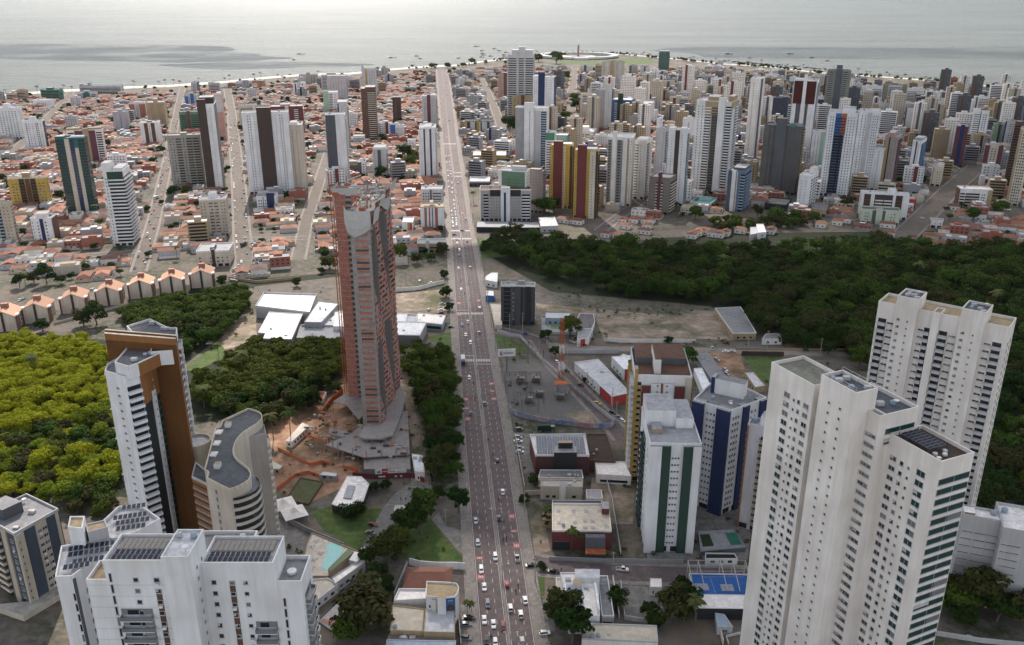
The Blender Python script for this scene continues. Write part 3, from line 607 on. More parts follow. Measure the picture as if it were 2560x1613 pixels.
tower('wide maroon block with white core and flank balconies', '1', 1893, 2118, 745, 935, 12, 'maroon', 'w .03 .3 2;c .44 .56 lgray .6 1;b .72 .85 white', 'b .2 .9 lgray', 2140, ph=[(.3, .6, .3, .8, 3, 'gray')])
tower('plain pale block with a dark stair tower behind the brown shaft', '1', 1668, 1885, 735, 900, 12, 'sand', 's .05 .45;c .46 .54 white .6;s .56 .95', 'w .1 .9 2', None, depth=14, ph=[(.6, .72, .2, .7, 8, 'slate')])
tower('tall narrow tower half charcoal and half white', '1', 2275, 2412, 800, 1292, 8, 'bwhite', 'c 0 .5 slate .5;w .2 .3 1 .4 .4', 'b 0 1 lgray', None, depth=16, ph=[], mark='the charcoal and white tower', hero=True)
tower('white tower with dark stacked side balconies behind the charcoal tower', 'C', 15, 150, 880, 1560, 8, 'lgray', 'c 0 .15 navy .2;w .3 .8 2 .6', 'b 0 1 gray', 200, ph=[(.0, 1, .0, .9, 2, 'sky')])
tower('blue and white low block with a roof sign frame', 'H', 1235, 1505, 505, 712, 8, 'bwhite', 'w .05 .3 2;c .32 .36 slate .2;w .4 .5 1;c .52 .92 navy .4 4;w@.5 .6 .8 1', 'w .1 .9 2', None, depth=18, ph=[(.0, .55, .5, 1, 3, 'lgray')])
tower('beige nine storey block with strip windows by the long street', 'H', 428, 800, 545, 1075, 10, 'beige', 'w .04 .1 1 .7;w .16 .22 1 .6;s .36 .5 1.1;s .56 .7 1.1;w .8 .86 1 .7;w .9 .97 1', 'w .1 .9 2', None, depth=17, ptop='white', roof='mgray', ph=[(.33, .62, .3, .95, 5, 'bwhite')], hero=True, mark='the beige nine storey block')
tower('pale low block with a brown stair core in front of the beige one', 'H', 390, 850, 1268, 1495, 8, 'sand', 'w .05 .14 1;w .38 .46 1;c .46 .56 dbrown .3 2;w .58 .7 1;w .74 .82 1;w .9 .96 1', 'w .1 .9 2', None, depth=24, ptop='white', ph=[(.42, .54, .1, .6, 3, 'brown')], hero=True, mark='the pale low block')
tower('grey twin gabled seafront block', 'B', 1830, 2085, 95, 245, 6, 'concrete', 'w .05 .3 1;w .6 .9 2', 'w .1 .9 2', None, depth=18, ph=[(.4, .6, .1, .6, 6, 'gray')])
tower('stepped white and grey block by the shore', 'B', 2140, 2400, 100, 330, 8, 'lgray', 's .05 .5;w .6 .9 2', 'w .1 .9 2', None, depth=16, ph=[(.3, .8, .2, .8, 5, 'concrete')])
tower('pale tower with blue edge stripes near the shore', 'B', 1745, 1920, 215, 400, 8, 'bwhite', 'c .15 .25 navy .2;c .35 .62 sand .4 2;c .72 .82 navy .2', 'w .1 .9 2', None, depth=14, ph=[(.6, .95, .2, .9, 3, 'white')])
tower('mint green and white tower with a strip window front', 'B', 2165, 2365, 340, 615, 8, 'bwhite', 'c 0 .4 mint .5 3;s .42 .68;w .75 .95 2', 'w .1 .9 2', 2400, ph=[])
tower('grey seafront house with a square tower', 'B', 950, 1165, 190, 320, 10, 'lgray', 's .02 .4;c .45 .82 gray .8 4;b .84 1', 'w .1 .9 2', None, depth=18, ph=[(.4, .75, .3, .8, 3, 'slate')])
tower('ochre gabled block by the shore', 'B', 1250, 1345, 175, 300, 10, (.36,.22,.13), 'w .3 .7 1', 'b .1 .9 gray', 1390, ph=[])
tower('grey seafront block with a reddish upper floor', 'B', 560, 715, 215, 350, 10, 'lgray', 's .05 .95', 'w .1 .9 2', None, depth=16, ph=[(.0, .45, .2, .8, 3, 'gray'), (.3, .9, .3, .9, 2, 'brick')])
tower('grey lilac slab tower with tiny windows over the lowrise', 'C', -130, 140, 500, 850, 8, (.46,.44,.46), 'w .1 .95 6 .8 1', 'b .0 1 gray', 175, ph=[])
tower('white tower with a square grid of windows and a tall fin', 'C', 355, 560, 405, 800, 6, 'lgray', 'c .0 .16 lgray .4 8;c .24 .38 mustard .1;w .45 .92 4 .9 1.1', 'w .1 .9 2', None, depth=15, ph=[])
tower('small grey tower standing alone by the beach', 'C', 630, 735, 395, 525, 6, 'concrete', 'c .1 .3 olive .3;w .5 .9 1', 'w .1 .9 2', None, depth=14, ph=[(.2, .6, .2, .7, 7, 'gray')])
tower('brown tower with a slanted crown and pale balcony bands', 'C', 345, 545, 690, 1400, 6, 'brown', 'w .05 .4 2 .7 .8;b .45 1 beige', 'w .2 .8 1 .5', 610, ph=[(.3, 1, .0, .9, 4, 'brown'), (.0, .3, .0, .9, 2, 'brown')], mark='the brown banded tower')
tower('slim chocolate brown tower in front of the arched hall', 'C', 787, 905, 820, 1165, 4, 'dbrown', 'c .25 .5 brown .3', 'w .1 .9 1', None, depth=12, ph=[(.0, .9, .2, .9, 3, 'dbrown')], mark='the chocolate tower')
tower('grey tower with a dark red central shaft beside the avenue', 'C', 1200, 1400, 785, 1215, 3, 'lgray', 'w .12 .3 2 .7;c .35 .6 plum .6 3;w .66 .9 2 .7', 'b .1 .9 gray', 1420, ph=[(.6, .95, .3, .9, 2, 'white')], mark='the red shafted tower')
tower('low block half bright blue and half white', 'C', 755, 945, 1190, 1400, 4, 'bwhite', 'c .0 .38 blue .4 2;s .42 .95 .6', 'w .1 .9 2', None, depth=14)
tower('white tower with two blue glass strips beside the avenue', 'C', 1162, 1385, 1225, 1935, 2, 'bwhite', 'g .26 .36 3;c .38 .62 white .5;g .64 .76 3', 'b 0 1 white', 1428, ph=[(.3, .75, .1, .9, 1.5, 'white')], mark='the blue striped avenue tower', hero=True)
tower('small white tower with a dark strip and side balconies', 'I', 478, 655, 175, 535, 4, 'lgray', 'c .35 .6 slate .3;w .1 .2 1 .4', 'b .1 .9 gray', 672, ph=[(.05, .95, .1, .9, 3, 'bwhite')])
tower('white office block with red and dark vertical stripes by the avenue', 'I', 1102, 1405, 925, 1238, 2, 'bwhite', 'c .17 .24 brick .2;c .25 .27 navy .2;c .36 .42 brick .2;c .5 .54 slate .2;c .63 .75 brick .3', 'w .1 .9 2', None, depth=17, ptop='sand', roof='tan', ph=[(.15, .65, .1, .5, 1.6, 'tan'), (.4, .55, .2, .6, 5, 'offwhite')], mark='the red striped office block', name='office_block', cat='office')
tower('grey slab behind the red striped office block', 'I', 1112, 1388, 690, 1000, 2, 'lgray', 'w .05 .4 3;c .42 .5 dgray .3;s .55 .95', 'w .1 .9 2', None, depth=16, ph=[], ptop='white')
tower('shop building with a painted mural wall and a pale vaulted roof', 'I', 862, 1005, 1125, 1262, 2, 'white', 'c .5 .68 mustard .15;c .7 .92 red .15;c .48 .7 navy .2 -9;c .74 .9 blue .2 -6', 'w .1 .9 2', None, depth=20, roof='white', ph=[], name='shop', cat='shop')
tower('wide low office with grey stair tower beside the striped block', 'I', 1062, 1435, 1395, 1530, 2, 'tan', 's .02 .28;c .3 .42 lgray .8 3;s .44 .7;c .72 .98 brown .2', 'w .1 .9 2', None, depth=14, ptop='white', ph=[], name='office_block', cat='office')
tower('dark low building with a yellow fascia below the charcoal tower', 'I', 140, 275, 350, 470, 4, 'dgray', 't .0 1 mustard 2.2', 'w .1 .9 2', None, depth=16, ph=[(.1, .9, .2, .9, 2, 'gray')], name='shop', cat='shop')
tower('white block with a dark centre next to the yellow fascia', 'I', 275, 385, 335, 520, 4, 'bwhite', 'c .0 .5 slate .2;w .6 .9 1', 'w .1 .9 2', None, depth=14)
tower('small white cube house with a terrace by the avenue tower', 'C', 1000, 1105, 1395, 1520, 2, 'bwhite', 'w .1 .9 2', 'w .1 .9 1', None, depth=12, ph=[])
tower('small white house block with a tan roof below the brown tower', 'C', 235, 395, 1340, 1460, 4, 'bwhite', 's .05 .95', 'w .1 .9 1', None, depth=14, ph=[], roof='sand')
tower('yellow and grey school block with barred windows', 'C', 1800, 2190, 1130, 1320, 0, 'lgray', 'c 0 .07 mustard .3;g .08 .2 0;g .37 .44 0;c .43 .52 mustard .4 2;g .57 .62 0;g .8 .9 0', 'w .1 .9 2', None, depth=20, roof='dgray', ph=[(.42, .56, .1, .8, 3, 'mustard')], name='school', cat='school', mark='the yellow and grey school', ptop='slate')
tower('store with a white roof and a yellow over blue front', 'I', 1790, 2225, 250, 345, 0, 'blue', 't 0 1 mustard 4', 'c 0 1 blue .1', None, depth=32, roof='white', ph=[], name='store', cat='store', mark='the yellow and blue store', ptop='white')
tower('low white roofed showroom with a wide canopy beside the avenue', 'I', 1745, 2010, 605, 660, 0, 'dgray', 'w .1 .9 4 2', 'w .1 .9 3', None, depth=30, roof='lgray', ph=[], name='showroom', cat='shop', ptop='white', mark='the white roofed showroom')
tower('brown and pink block with small square windows behind the round tower', 'D', -30, 100, 480, 850, -4, (.40,.27,.24), 'w .1 .5 3 .7;c .62 1 brown .3 4', 'w .1 .9 2', None, depth=14)
tower('round fronted white tower with dark wrap around bands', 'D', 105, 475, 205, 1180, -4, 'lgray', 'b .03 .34 lgray;b .42 .62 lgray;b .68 .98 lgray', 'b .0 1 lgray', None, depth=22, roof='lgray', ph=[(.16, .95, .2, .9, 8, 'lgray'), (.42, .66, .1, .6, 13, 'lgray')], mark='the round fronted tower', hero=True, fh=3.6)
tower('brown flat block tucked below the round fronted tower', 'D', 165, 450, 790, 1190, -4, 'tan', 'w .05 .4 2;c .45 .62 brown .4 3;w .66 .95 2', 'w .1 .9 2', None, depth=14)
# ---------------------------------------------------------------- towers of the right-hand quarter
tower('white tower with a dark blue shaft and blue flank', 'D', 458, 760, 515, 1285, -10, 'bwhite', 'w .05 .2 2 .6;c .26 .56 navy .8 8;w .62 .9 3 .6', 'c 0 1 navy .2', 788, ph=[(.0, .24, .1, .9, 2, 'bwhite')], mark='the blue shafted tower', hero=True)
tower('grey and white tower with a bare core and curved balconies', '2', 1227, 1447, 752, 1180, -12, 'bwhite', 'c 0 .28 gray .1;c .3 .6 bwhite 2 7;w@2.1 .44 .5 1 1;c .62 .8 lgray .3 -3;b .82 1 sky', 'w .1 .9 2', None, depth=17, ph=[], mark='the bare cored tower', hero=True)
tower('white slab with long strip windows behind the yellow towers', '2', 1440, 1502, 925, 1250, -12, 'bwhite', 's .1 .9;t 0 1 green 8', 'w .1 .9 2', None, depth=14, ph=[])
tower('flat topped block with a mint green fascia', '2', 1500, 1590, 945, 1180, -12, 'lgray', 't 0 1 mint 6;s 0 1', 'c 0 1 green .2', 1605, ph=[], roof='white')
tower('cream tower with stacked pale blue balconies', 'D', 1128, 1350, 750, 1098, -6, 'cream', 'b .14 .42 bwhite;c .43 .57 cream .8 9;b .58 .84 bwhite', 'w .1 .9 2', None, depth=14, ph=[])
tower('grey slab with a tall white fin behind the cream tower', 'D', 1340, 1570, 690, 1290, -8, 'gray', 'w .1 .3 1 .5;c .58 1 lgray 1.2 9;w@1.3 .75 .85 1 .5', 'b .0 .9 slate', None, depth=17, ph=[])
tower('bright blue tower with white balcony columns and dark green core', 'D', 1565, 1835, 835, 1262, -18, 'blue', 'b .16 .3 white;c .33 .58 dgreen .8 11;b .6 .78 white', 'b .3 .5 white;b .7 .9 white', 1945, roof='lgray', ph=[], mark='the bright blue tower', hero=True, ptop='sky')
tower('tan twin shaft tower with brown seams by the plaza', 'D', 1430, 1745, 300, 645, -6, 'beige', 'w .04 .16 1;c .38 .54 tan .6 1;w .6 .72 1 .8;c .2 .3 lgray .3;c .76 .86 lgray .3', 'w .1 .9 2', None, depth=18)
tower('dark green glass tower alone on the shoreline', 'D', 2230, 2375, 165, 452, -10, (.05,.11,.10), 'w .05 .95 5 1.2 1.6 2', 'b .1 .9 dgreen', None, depth=20, ph=[(.0, 1, .0, 1, 3, 'gray')], mark='the green shoreline tower', name='glass_tower')
tower('small white tower with grey seams near the shore', 'D', 2095, 2225, 405, 560, -10, 'bwhite', 'c .3 .4 gray .1;c .65 .72 gray .1', 'w .1 .9 2', None, depth=14)
tower('long beige block with dark vertical slots', 'D', 2095, 2440, 570, 785, -14, 'beige', 'c .13 .24 dgray .15;c .42 .53 dgray .15;c .7 .82 dgray .15', 'w .1 .9 2', None, depth=15, ph=[])
tower('white block with a dark slot near the plaza road', 'D', 1122, 1300, 365, 465, -6, 'lgray', 'c .3 .5 dgray .4 4', 'w .1 .9 2', None, depth=16, ph=[])
tower('pale block with dark glazing below the shoreline tower', 'D', 1965, 2090, 370, 525, -10, 'lgray', 'c .4 .6 dgray .2;w .1 .3 1', 'w .1 .9 2', None, depth=15, ph=[(.1, .9, .2, .9, 3, 'slate')])
tower('charcoal block with a pale side behind the tan twin', 'D', 1810, 1930, 355, 515, -10, 'gray', 'c .0 .3 dgray .2;w .4 .9 2', 'c 0 1 white .1', None, depth=15)
tower('tan balcony block beside the tan twin tower', 'D', 1335, 1430, 340, 620, -6, 'beige', 'b .05 .95 sand', 'w .1 .9 2', None, depth=14)
tower('black and brown office block with a pale rooftop box', 'D', 2020, 2195, 755, 945, -16, 'dbrown', 'c .0 .25 brown .3;s .3 .95', 's .1 .9', None, depth=16, ph=[(.3, .7, .2, .7, 3, 'white')])
tower('white block of long shadowed floors behind the blue tower', 'D', 1935, 2130, 880, 1215, -16, 'bwhite', 's .05 .45 1;s .55 .95 1', 'w .1 .9 2', 2165, ph=[])
tower('lavender block with stepped roofs by the plaza road', 'D', 1130, 1400, 590, 725, -6, (.48,.47,.54), 'w .05 .3 2;c .5 .56 navy .2;w .6 .95 3', 'w .1 .9 2', None, depth=18, ph=[(.1, .6, .2, .9, 5, 'lgray')])
tower('white building with deep square windows and a stair box', 'D', 1085, 1310, 1275, 1400, -14, 'white', 'w .05 .45 2 2.2 1.6;s .5 .95 1.5', 's .1 .9 1.5', 1390, ph=[(.15, .6, .2, .7, 6, 'white')], roof='offwhite')
tower('grey white block with windows below the deep windowed building', 'J', 1080, 1265, 40, 230, -14, 'bwhite', 'w .1 .9 5 1 1.2', 'w .1 .9 2', None, depth=14)
tower('yellow and maroon curved tower, the one nearer the avenue', 'J', 505, 795, 172, 1000, -8, 'yellow', 'w .03 .12 1 .6;c .14 .56 maroon 1.2 5;w .6 .68 1 .5;c .45 .68 cream .3;w@.4 .57 .64 1 .5;w .74 .8 1 .5;c .88 1 dbrown .2', 'b .2 .8 brown', None, depth=17, ph=[(.55, .95, .1, .8, 2, 'lgray')], mark='the yellow tower near the avenue', hero=True, roof='lgray')
tower('yellow and maroon curved tower, the one farther from the avenue', 'J', 820, 1130, 238, 1130, -8, 'yellow', 'w .02 .1 1 .6;c .13 .52 maroon 1.2 6;w .56 .62 1 .5;c .66 .9 cream .9;w@1 .74 .8 1 .5;c .9 1 dbrown .2', 'b .2 .8 brown', None, depth=17, ph=[(.5, .95, .1, .8, 2, 'lgray')], mark='the yellow tower by the grey roof', hero=True, roof='lgray')
tower('white tower with open balcony columns and a tan strip', 'J', 1258, 1585, 70, 965, -12, 'bwhite', 'b .02 .16 bwhite g;c .18 .36 bwhite 1 7;b .38 .6 bwhite g;c .62 .78 bwhite .5;c .78 .86 tan .3;w .9 .96 1 .5', 'c 0 1 cream .1', 1640, ph=[], mark='the open balconied white tower', hero=True)
tower('off white tower with shadowed ledges behind the open balconies', 'J', 1610, 1765, 115, 880, -22, 'offwhite', 's .05 .35 .9;c .4 .7 offwhite .8;w@.9 .45 .65 1 .5', 'b .1 .5 lgray;w .6 .9 2', 1842, ph=[(.0, .9, .2, .9, 2, 'offwhite')], hero=True)
tower('tall white tower with a recessed balcony flank', 'J', 1890, 2005, -50, 640, -24, 'lgray', 'w .08 .16 1 .5;w .8 .88 1 .5', 'b .3 .9 lgray', 2055, ph=[(.0, .3, .0, .9, 12, 'bwhite')], hero=True)
tower('white tower split by a ragged dark brown strip', 'J', 2055, 2300, -35, 965, -20, 'bwhite', 'w .15 .22 1 .4;c .36 .6 dbrown .2;w .7 .78 1 .4', 'b .1 .9 sky', 2330, ph=[(.0, .3, .1, .9, 2, 'white'), (.6, .9, .1, .9, 2, 'white')], mark='the brown split tower', hero=True)
tower('low brown block with a maroon core and pale side balconies', 'J', 1800, 2070, 590, 1075, -26, (.20,.17,.16), 'f 0 1 mgray;b .34 .42 cream;c .44 .58 plum .8 6;b .6 .68 cream', 'b .1 .95 cream', 2148, roof='mgray', ph=[], mark='the low brown block', hero=True)
tower('tan capped white tower with twin stacks of balconies', 'E', 375, 840, 745, 1950, -26, 'white', 'w .02 .24 2 .9;b .26 .44 white;b .46 .62 dbrown;t .26 .62 tan 14;c .64 .82 white 2.2 5;b .84 1 white', 'w .1 .3 1;c .0 .06 sky .2;w .4 .5 1;b .55 .95 white;t 0 1 tan 7', 1012, ph=[(.3, .6, .1, .8, 5, 'tan'), (.85, 1, .2, .8, 6, 'tan')], mark='the tan capped tower', hero=True)
tower('tall pale grey slab tower with one centre window column', 'E', 1085, 1222, 450, 1540, -24, 'offwhite', 'w .3 .42 1 .9 1.1;w .86 .92 1 .4', 'c .0 .5 slate .2;w .6 .9 1', 1330, ph=[], mark='the tall pale grey slab', hero=True)
tower('white tower with a red crown split by a white core', 'E', 1655, 1960, 480, 1420, -22, 'bwhite', 't .02 .4 red 30;t .56 .96 red 30;c .41 .55 white 1.5 9;c .18 .38 slate .15;c .58 .7 slate .15;t .02 .4 maroon 30;t .56 .96 maroon 30', 'b .2 .9 sky', 2010, ph=[(.0, .38, .1, .9, 2, 'bwhite')], mark='the red crowned tower', hero=True)
tower('olive grey tower with dark balcony slots and a square top box', 'E', 2090, 2400, 345, 1110, -20, 'olive', 'b .1 .26 gray;c .36 .64 slate .8 3;b .7 .86 gray', 'w .1 .9 3', None, depth=18, ph=[(.37, .62, .1, .6, 9, 'slate'), (.15, .35, .2, .8, 3, 'gray'), (.66, .9, .2, .8, 3, 'gray')], mark='the olive grey tower', hero=True)
tower('navy slab tower with a white left edge', 'E', 1345, 1575, 705, 1290, -22, (.035,.045,.075), 'c 0 .14 white .4 2;w .3 .8 3 .8', 'w .1 .9 2', None, depth=14, ph=[(.7, 1, .1, .8, 3, 'slate')])
tower('huge blank charcoal tower with a blunt core', '3', 592, 855, 880, 1355, -26, (.10,.097,.10), 'c .0 .14 (.13,.125,.12) .3;c .32 .6 dgray 1.8 9;w .2 .24 1 .3', 'b .2 .9 tan', None, depth=24, roof='dgray', ph=[(.62, .95, .2, .8, 2, 'sky'), (.7, .82, -.04, .2, 4, 'green')], mark='the blank charcoal tower', hero=True)
tower('white tower with a blue and orange crown', '3', 1042, 1246, 790, 1375, -22, 'bwhite', 'w .06 .22 2 .9;t .26 .45 blue 22;b .26 .62 navy;t .46 .64 rust 22;g .47 .53 0;w .66 .96 3 .9', 'b .1 .9 bwhite', 1268, ph=[(.45, .9, .2, .9, 5, 'bwhite')], mark='the orange crowned tower', hero=True)
tower('white tower just behind the orange crowned one', '3', 1256, 1405, 785, 1330, -22, 'bwhite', 'w .1 .4 2 .8;c .42 .6 lgray .6;w .66 .96 3 .8', 'w .1 .9 2', 1430, ph=[(.5, .95, .2, .9, 2, 'white')], hero=True)
tower('mint striped white tower before the orange crowned one', '3', 930, 1040, 918, 1180, -22, 'bwhite', 'w .1 .5 2 .9;c .55 .95 mint .4', 'w .1 .9 2', None, depth=14, ph=[])
tower('white slab block with a dark windowed right flank', '3', 838, 918, 1225, 1480, -32, 'bwhite', 'w .2 .26 1 .4;w .6 .66 1 .4', 's .1 .3 1.6;s .38 .6 1.6;s .66 .92 1.6', 992, roof='gray', ph=[(.5, .95, .5, .9, 6, 'bwhite')], mark='the white slab block', hero=True)
tower('faceted blue and white tower with angled balconies', '3', 340, 460, 1195, 1480, -26, (.10,.17,.30), 'c 0 .18 slate .3;c .24 .46 white .8 1;c .5 .58 sand .3;b .74 1 sky', 'b .1 .9 sky', 512, roof='gray', ph=[(.2, .9, .2, .9, 3, 'slate')], mark='the faceted blue tower', hero=True)
tower('white tower with a yellow ridged flank', '3', 1335, 1435, 1040, 1335, -30, 'bwhite', 'c .0 .24 white .6 2;c .26 .29 navy .1;w .58 .66 1 .5 1.6', 'c .0 .7 mustard .3;c .75 .9 slate .1', 1468, ph=[(.3, .95, .2, .9, 1.5, 'white')], mark='the yellow flanked tower', hero=True)
tower('taupe tower with dark seams behind the yellow flank', '3', 1442, 1530, 955, 1335, -30, (.33,.28,.27), 'c .0 .28 tan .3;c .3 .4 black .1;w .5 .9 2 .5', 'b .1 .9 plum', 1580, ph=[(.1, .6, .2, .9, 4, 'pink')], hero=True)
tower('white tower with a deep blue strip and blue balcony flank', '3', 1632, 1692, 985, 1278, -34, 'bwhite', 'c .4 .56 navy .3;w .7 .75 1 .4', 'b .1 .95 blue', 1758, ph=[(.0, .95, .3, .9, 3, 'sky')], mark='the deep blue strip tower', hero=True)
tower('blank white block with two faint window lines', '3', 1592, 1770, 752, 930, -12, 'bwhite', 'w .26 .34 2 .5;w .54 .62 2 .5', 'c 0 1 teal .1', 1780, ph=[(.4, .6, .1, .7, 4, 'bwhite')], ptop='gray')
tower('small cream block with a dark slot by the wide street', '3', 1768, 1842, 1168, 1305, -28, 'cream', 'c .12 .18 dgray .1;w .5 .9 2 .8', 'w .1 .9 3', 1888, roof='gray', ph=[(.4, .9, .3, .9, 2, 'white')])
tower('maroon and navy slab tower with a pale flank', '3', 1938, 2022, 885, 1170, -26, 'plum', 'c .35 .7 navy .5 3;w .1 .3 1 .4', 'w .1 .9 2', 2062, ph=[(.0, .3, .1, .9, 1, 'white')], mark='the maroon and navy tower')
tower('white tower with long balcony ledges right of the maroon slab', '3', 2055, 2170, 775, 1035, -22, 'bwhite', 's .1 .45 1;c .46 .52 slate .1;w .6 .9 2', 'b .1 .9 sky', 2218, ph=[(.0, .4, .1, .8, 4, 'bwhite')])
tower('pale tower with dark red flanks near the right edge', '3', 2142, 2268, 1020, 1245, -22, 'plum', 'c .24 .72 sand .6 4;w@.7 .3 .66 2 1.4', 'w .1 .9 2', 2290, ph=[(.0, .2, .1, .8, 1.5, 'lgray')])
tower('cream tower with a grid of framed windows at the right edge', '3', 2385, 2475, 900, 1440, -34, 'cream', 'c .0 .2 tan .3;w .25 .95 4 1.2 1.6', 'w .1 .9 3', None, depth=18, ph=[], hero=True)
tower('brown balconied flank tower at the right edge', '3', 2350, 2400, 850, 1300, -30, 'brown', 'b .1 .9 brown', 'w .1 .9 2', None, depth=16, ph=[])
tower('white framed block with brown recessed balconies', 'L', 285, 915, 760, 1085, -16, 'white', 'c .06 .2 dbrown .05;b .07 .19 brown;c .28 .66 dbrown .05;b .3 .46 white;b .48 .64 white;c .72 .86 dbrown .05;b .73 .85 brown', 'w .2 .8 2', None, depth=15, ph=[(.56, .72, .2, .8, 5, 'white')], mark='the white framed wide block', hero=True, roof='lgray')
tower('mint cream block in three bays before the wide framed block', 'L', 290, 795, 965, 1160, -14, (.52,.58,.48), 'w .08 .2 2 .9;c .28 .38 dgray .1;c .38 .54 (.52,.58,.48) .6 2;c .54 .62 dgray .1;w .74 .9 2 .9', 'w .1 .9 2', None, depth=14, roof='dgray', ph=[], mark='the mint cream block', hero=True)
tower('white block of wide balconies with brown and tan ends', 'L', 1580, 2005, 695, 935, -12, 'white', 'b .02 .16 white;b .18 .62 sand;w .66 .8 2;c .86 1 tan .3', 'c 0 1 brown .2', None, depth=15, roof='offwhite', ph=[], mark='the wide balcony block', hero=True)
tower('small white cube house with an orange side wall', 'L', 1190, 1358, 1095, 1208, -20, 'white', 'w .7 .85 1 .9;w .35 .42 1 .5', 'c 0 1 rust .1', 1415, roof='brown', ph=[], name='house', cat='house')
tower('pale three storey row with dark garage bays', 'L', 1845, 2120, 560, 690, -20, 'lgray', 'c .22 .4 black .1;c .6 .95 dbrown .1', 'w .1 .9 2', None, depth=14, ph=[(.0, .2, .2, .8, 3, 'lgray')])
tower('grey low block with a red front near the wide street', 'L', 900, 1000, 830, 950, -16, 'red', 'w .1 .2 1 .4', 'w .1 .9 2', None, depth=14, ph=[(.1, .9, .2, .8, 1.5, 'lgray')], name='shop', cat='shop')
tower('tan walled building with arched windows by the wood', 'K', 1720, 1920, 960, 1055, -22, 'tan', 'w .1 .9 3 2 1.8', 'w .1 .9 3', 2090, roof='mgray', ph=[], name='community_hall', cat='hall')
tower('white parking deck with a turquoise play court on top', 'K', 130, 395, 880, 950, -26, 'white', 's .05 .95 1.2', 's .05 .95 1.2', 585, roof='teal', ph=[(.3, .8, .5, .9, .4, 'cyan')], name='parking_deck', cat='parking deck')
tower('black three level garage podium below the charcoal tower', 'K', 1110, 1390, 890, 975, -26, 'black', 's .05 .95 1.2', 's .05 .95 1.2', 1520, roof='dgray', ph=[(.5, .98, .3, .9, .5, 'lgray'), (.0, .2, .5, .9, .4, 'sand')], name='garage', cat='garage')
tower('brown mid rise between the faceted and charcoal towers', 'K', 900, 1010, 340, 690, -26, 'tan', 'w .2 .8 2', 'w .1 .9 2', None, depth=12, ph=[])
tower('grey hotel slab with a white shaft facing the avenue', '2', 978, 1338, 1325, 1548, 0, (.36,.34,.34), 'c .0 .02 offwhite .6;b .07 .17 lgray;w .2 .4 4 .6 .8;t .2 .4 black 6;c .41 .59 bwhite 1.6 3;c .47 .51 navy 1.8 -2;w .62 .78 3 .6 .8;t .6 .8 black 6;b .82 .98 white', 'w .1 .9 3', None, depth=18, roof='brown', ph=[], ptop='offwhite', name='hotel', cat='hotel', hero=True, mark='the grey avenue hotel')
tower('green fronted block with a white rounded frame behind the hotel', '2', 1108, 1302, 1195, 1520, -16, 'white', 'c .12 .96 (.14,.24,.16) .1;b .2 .36 (.17,.27,.19);b .42 .6 (.17,.27,.19);b .66 .9 (.17,.27,.19)', 'w .1 .9 2', None, depth=15, ph=[(.4, .9, .5, .9, 4, 'lgray')], hero=True)
tower('brownish ribbed tower behind the hotel slab', '2', 1300, 1420, 1195, 1490, -18, (.27,.23,.22), 'c .02 .3 (.30,.19,.15) .4;w .1 .2 1 .5;f 0 1 gray', 'w .1 .9 3', 1442, ph=[(.2, .8, .2, .8, 2, 'brick')])
tower('grey glass lowrise slab between the round tower and the blue tower', 'D', 790, 885, 590, 700, -8, 'lgray', 'c .1 .5 teal .2;w .6 .9 1', 'w .1 .9 2', None, depth=14, ph=[])
tower('tan block with dark slot windows by the tree lined road', 'D', 785, 880, 880, 1110, -8, 'tan', 'w .2 .6 2', 'c 0 1 navy .2', None, depth=13, ph=[])
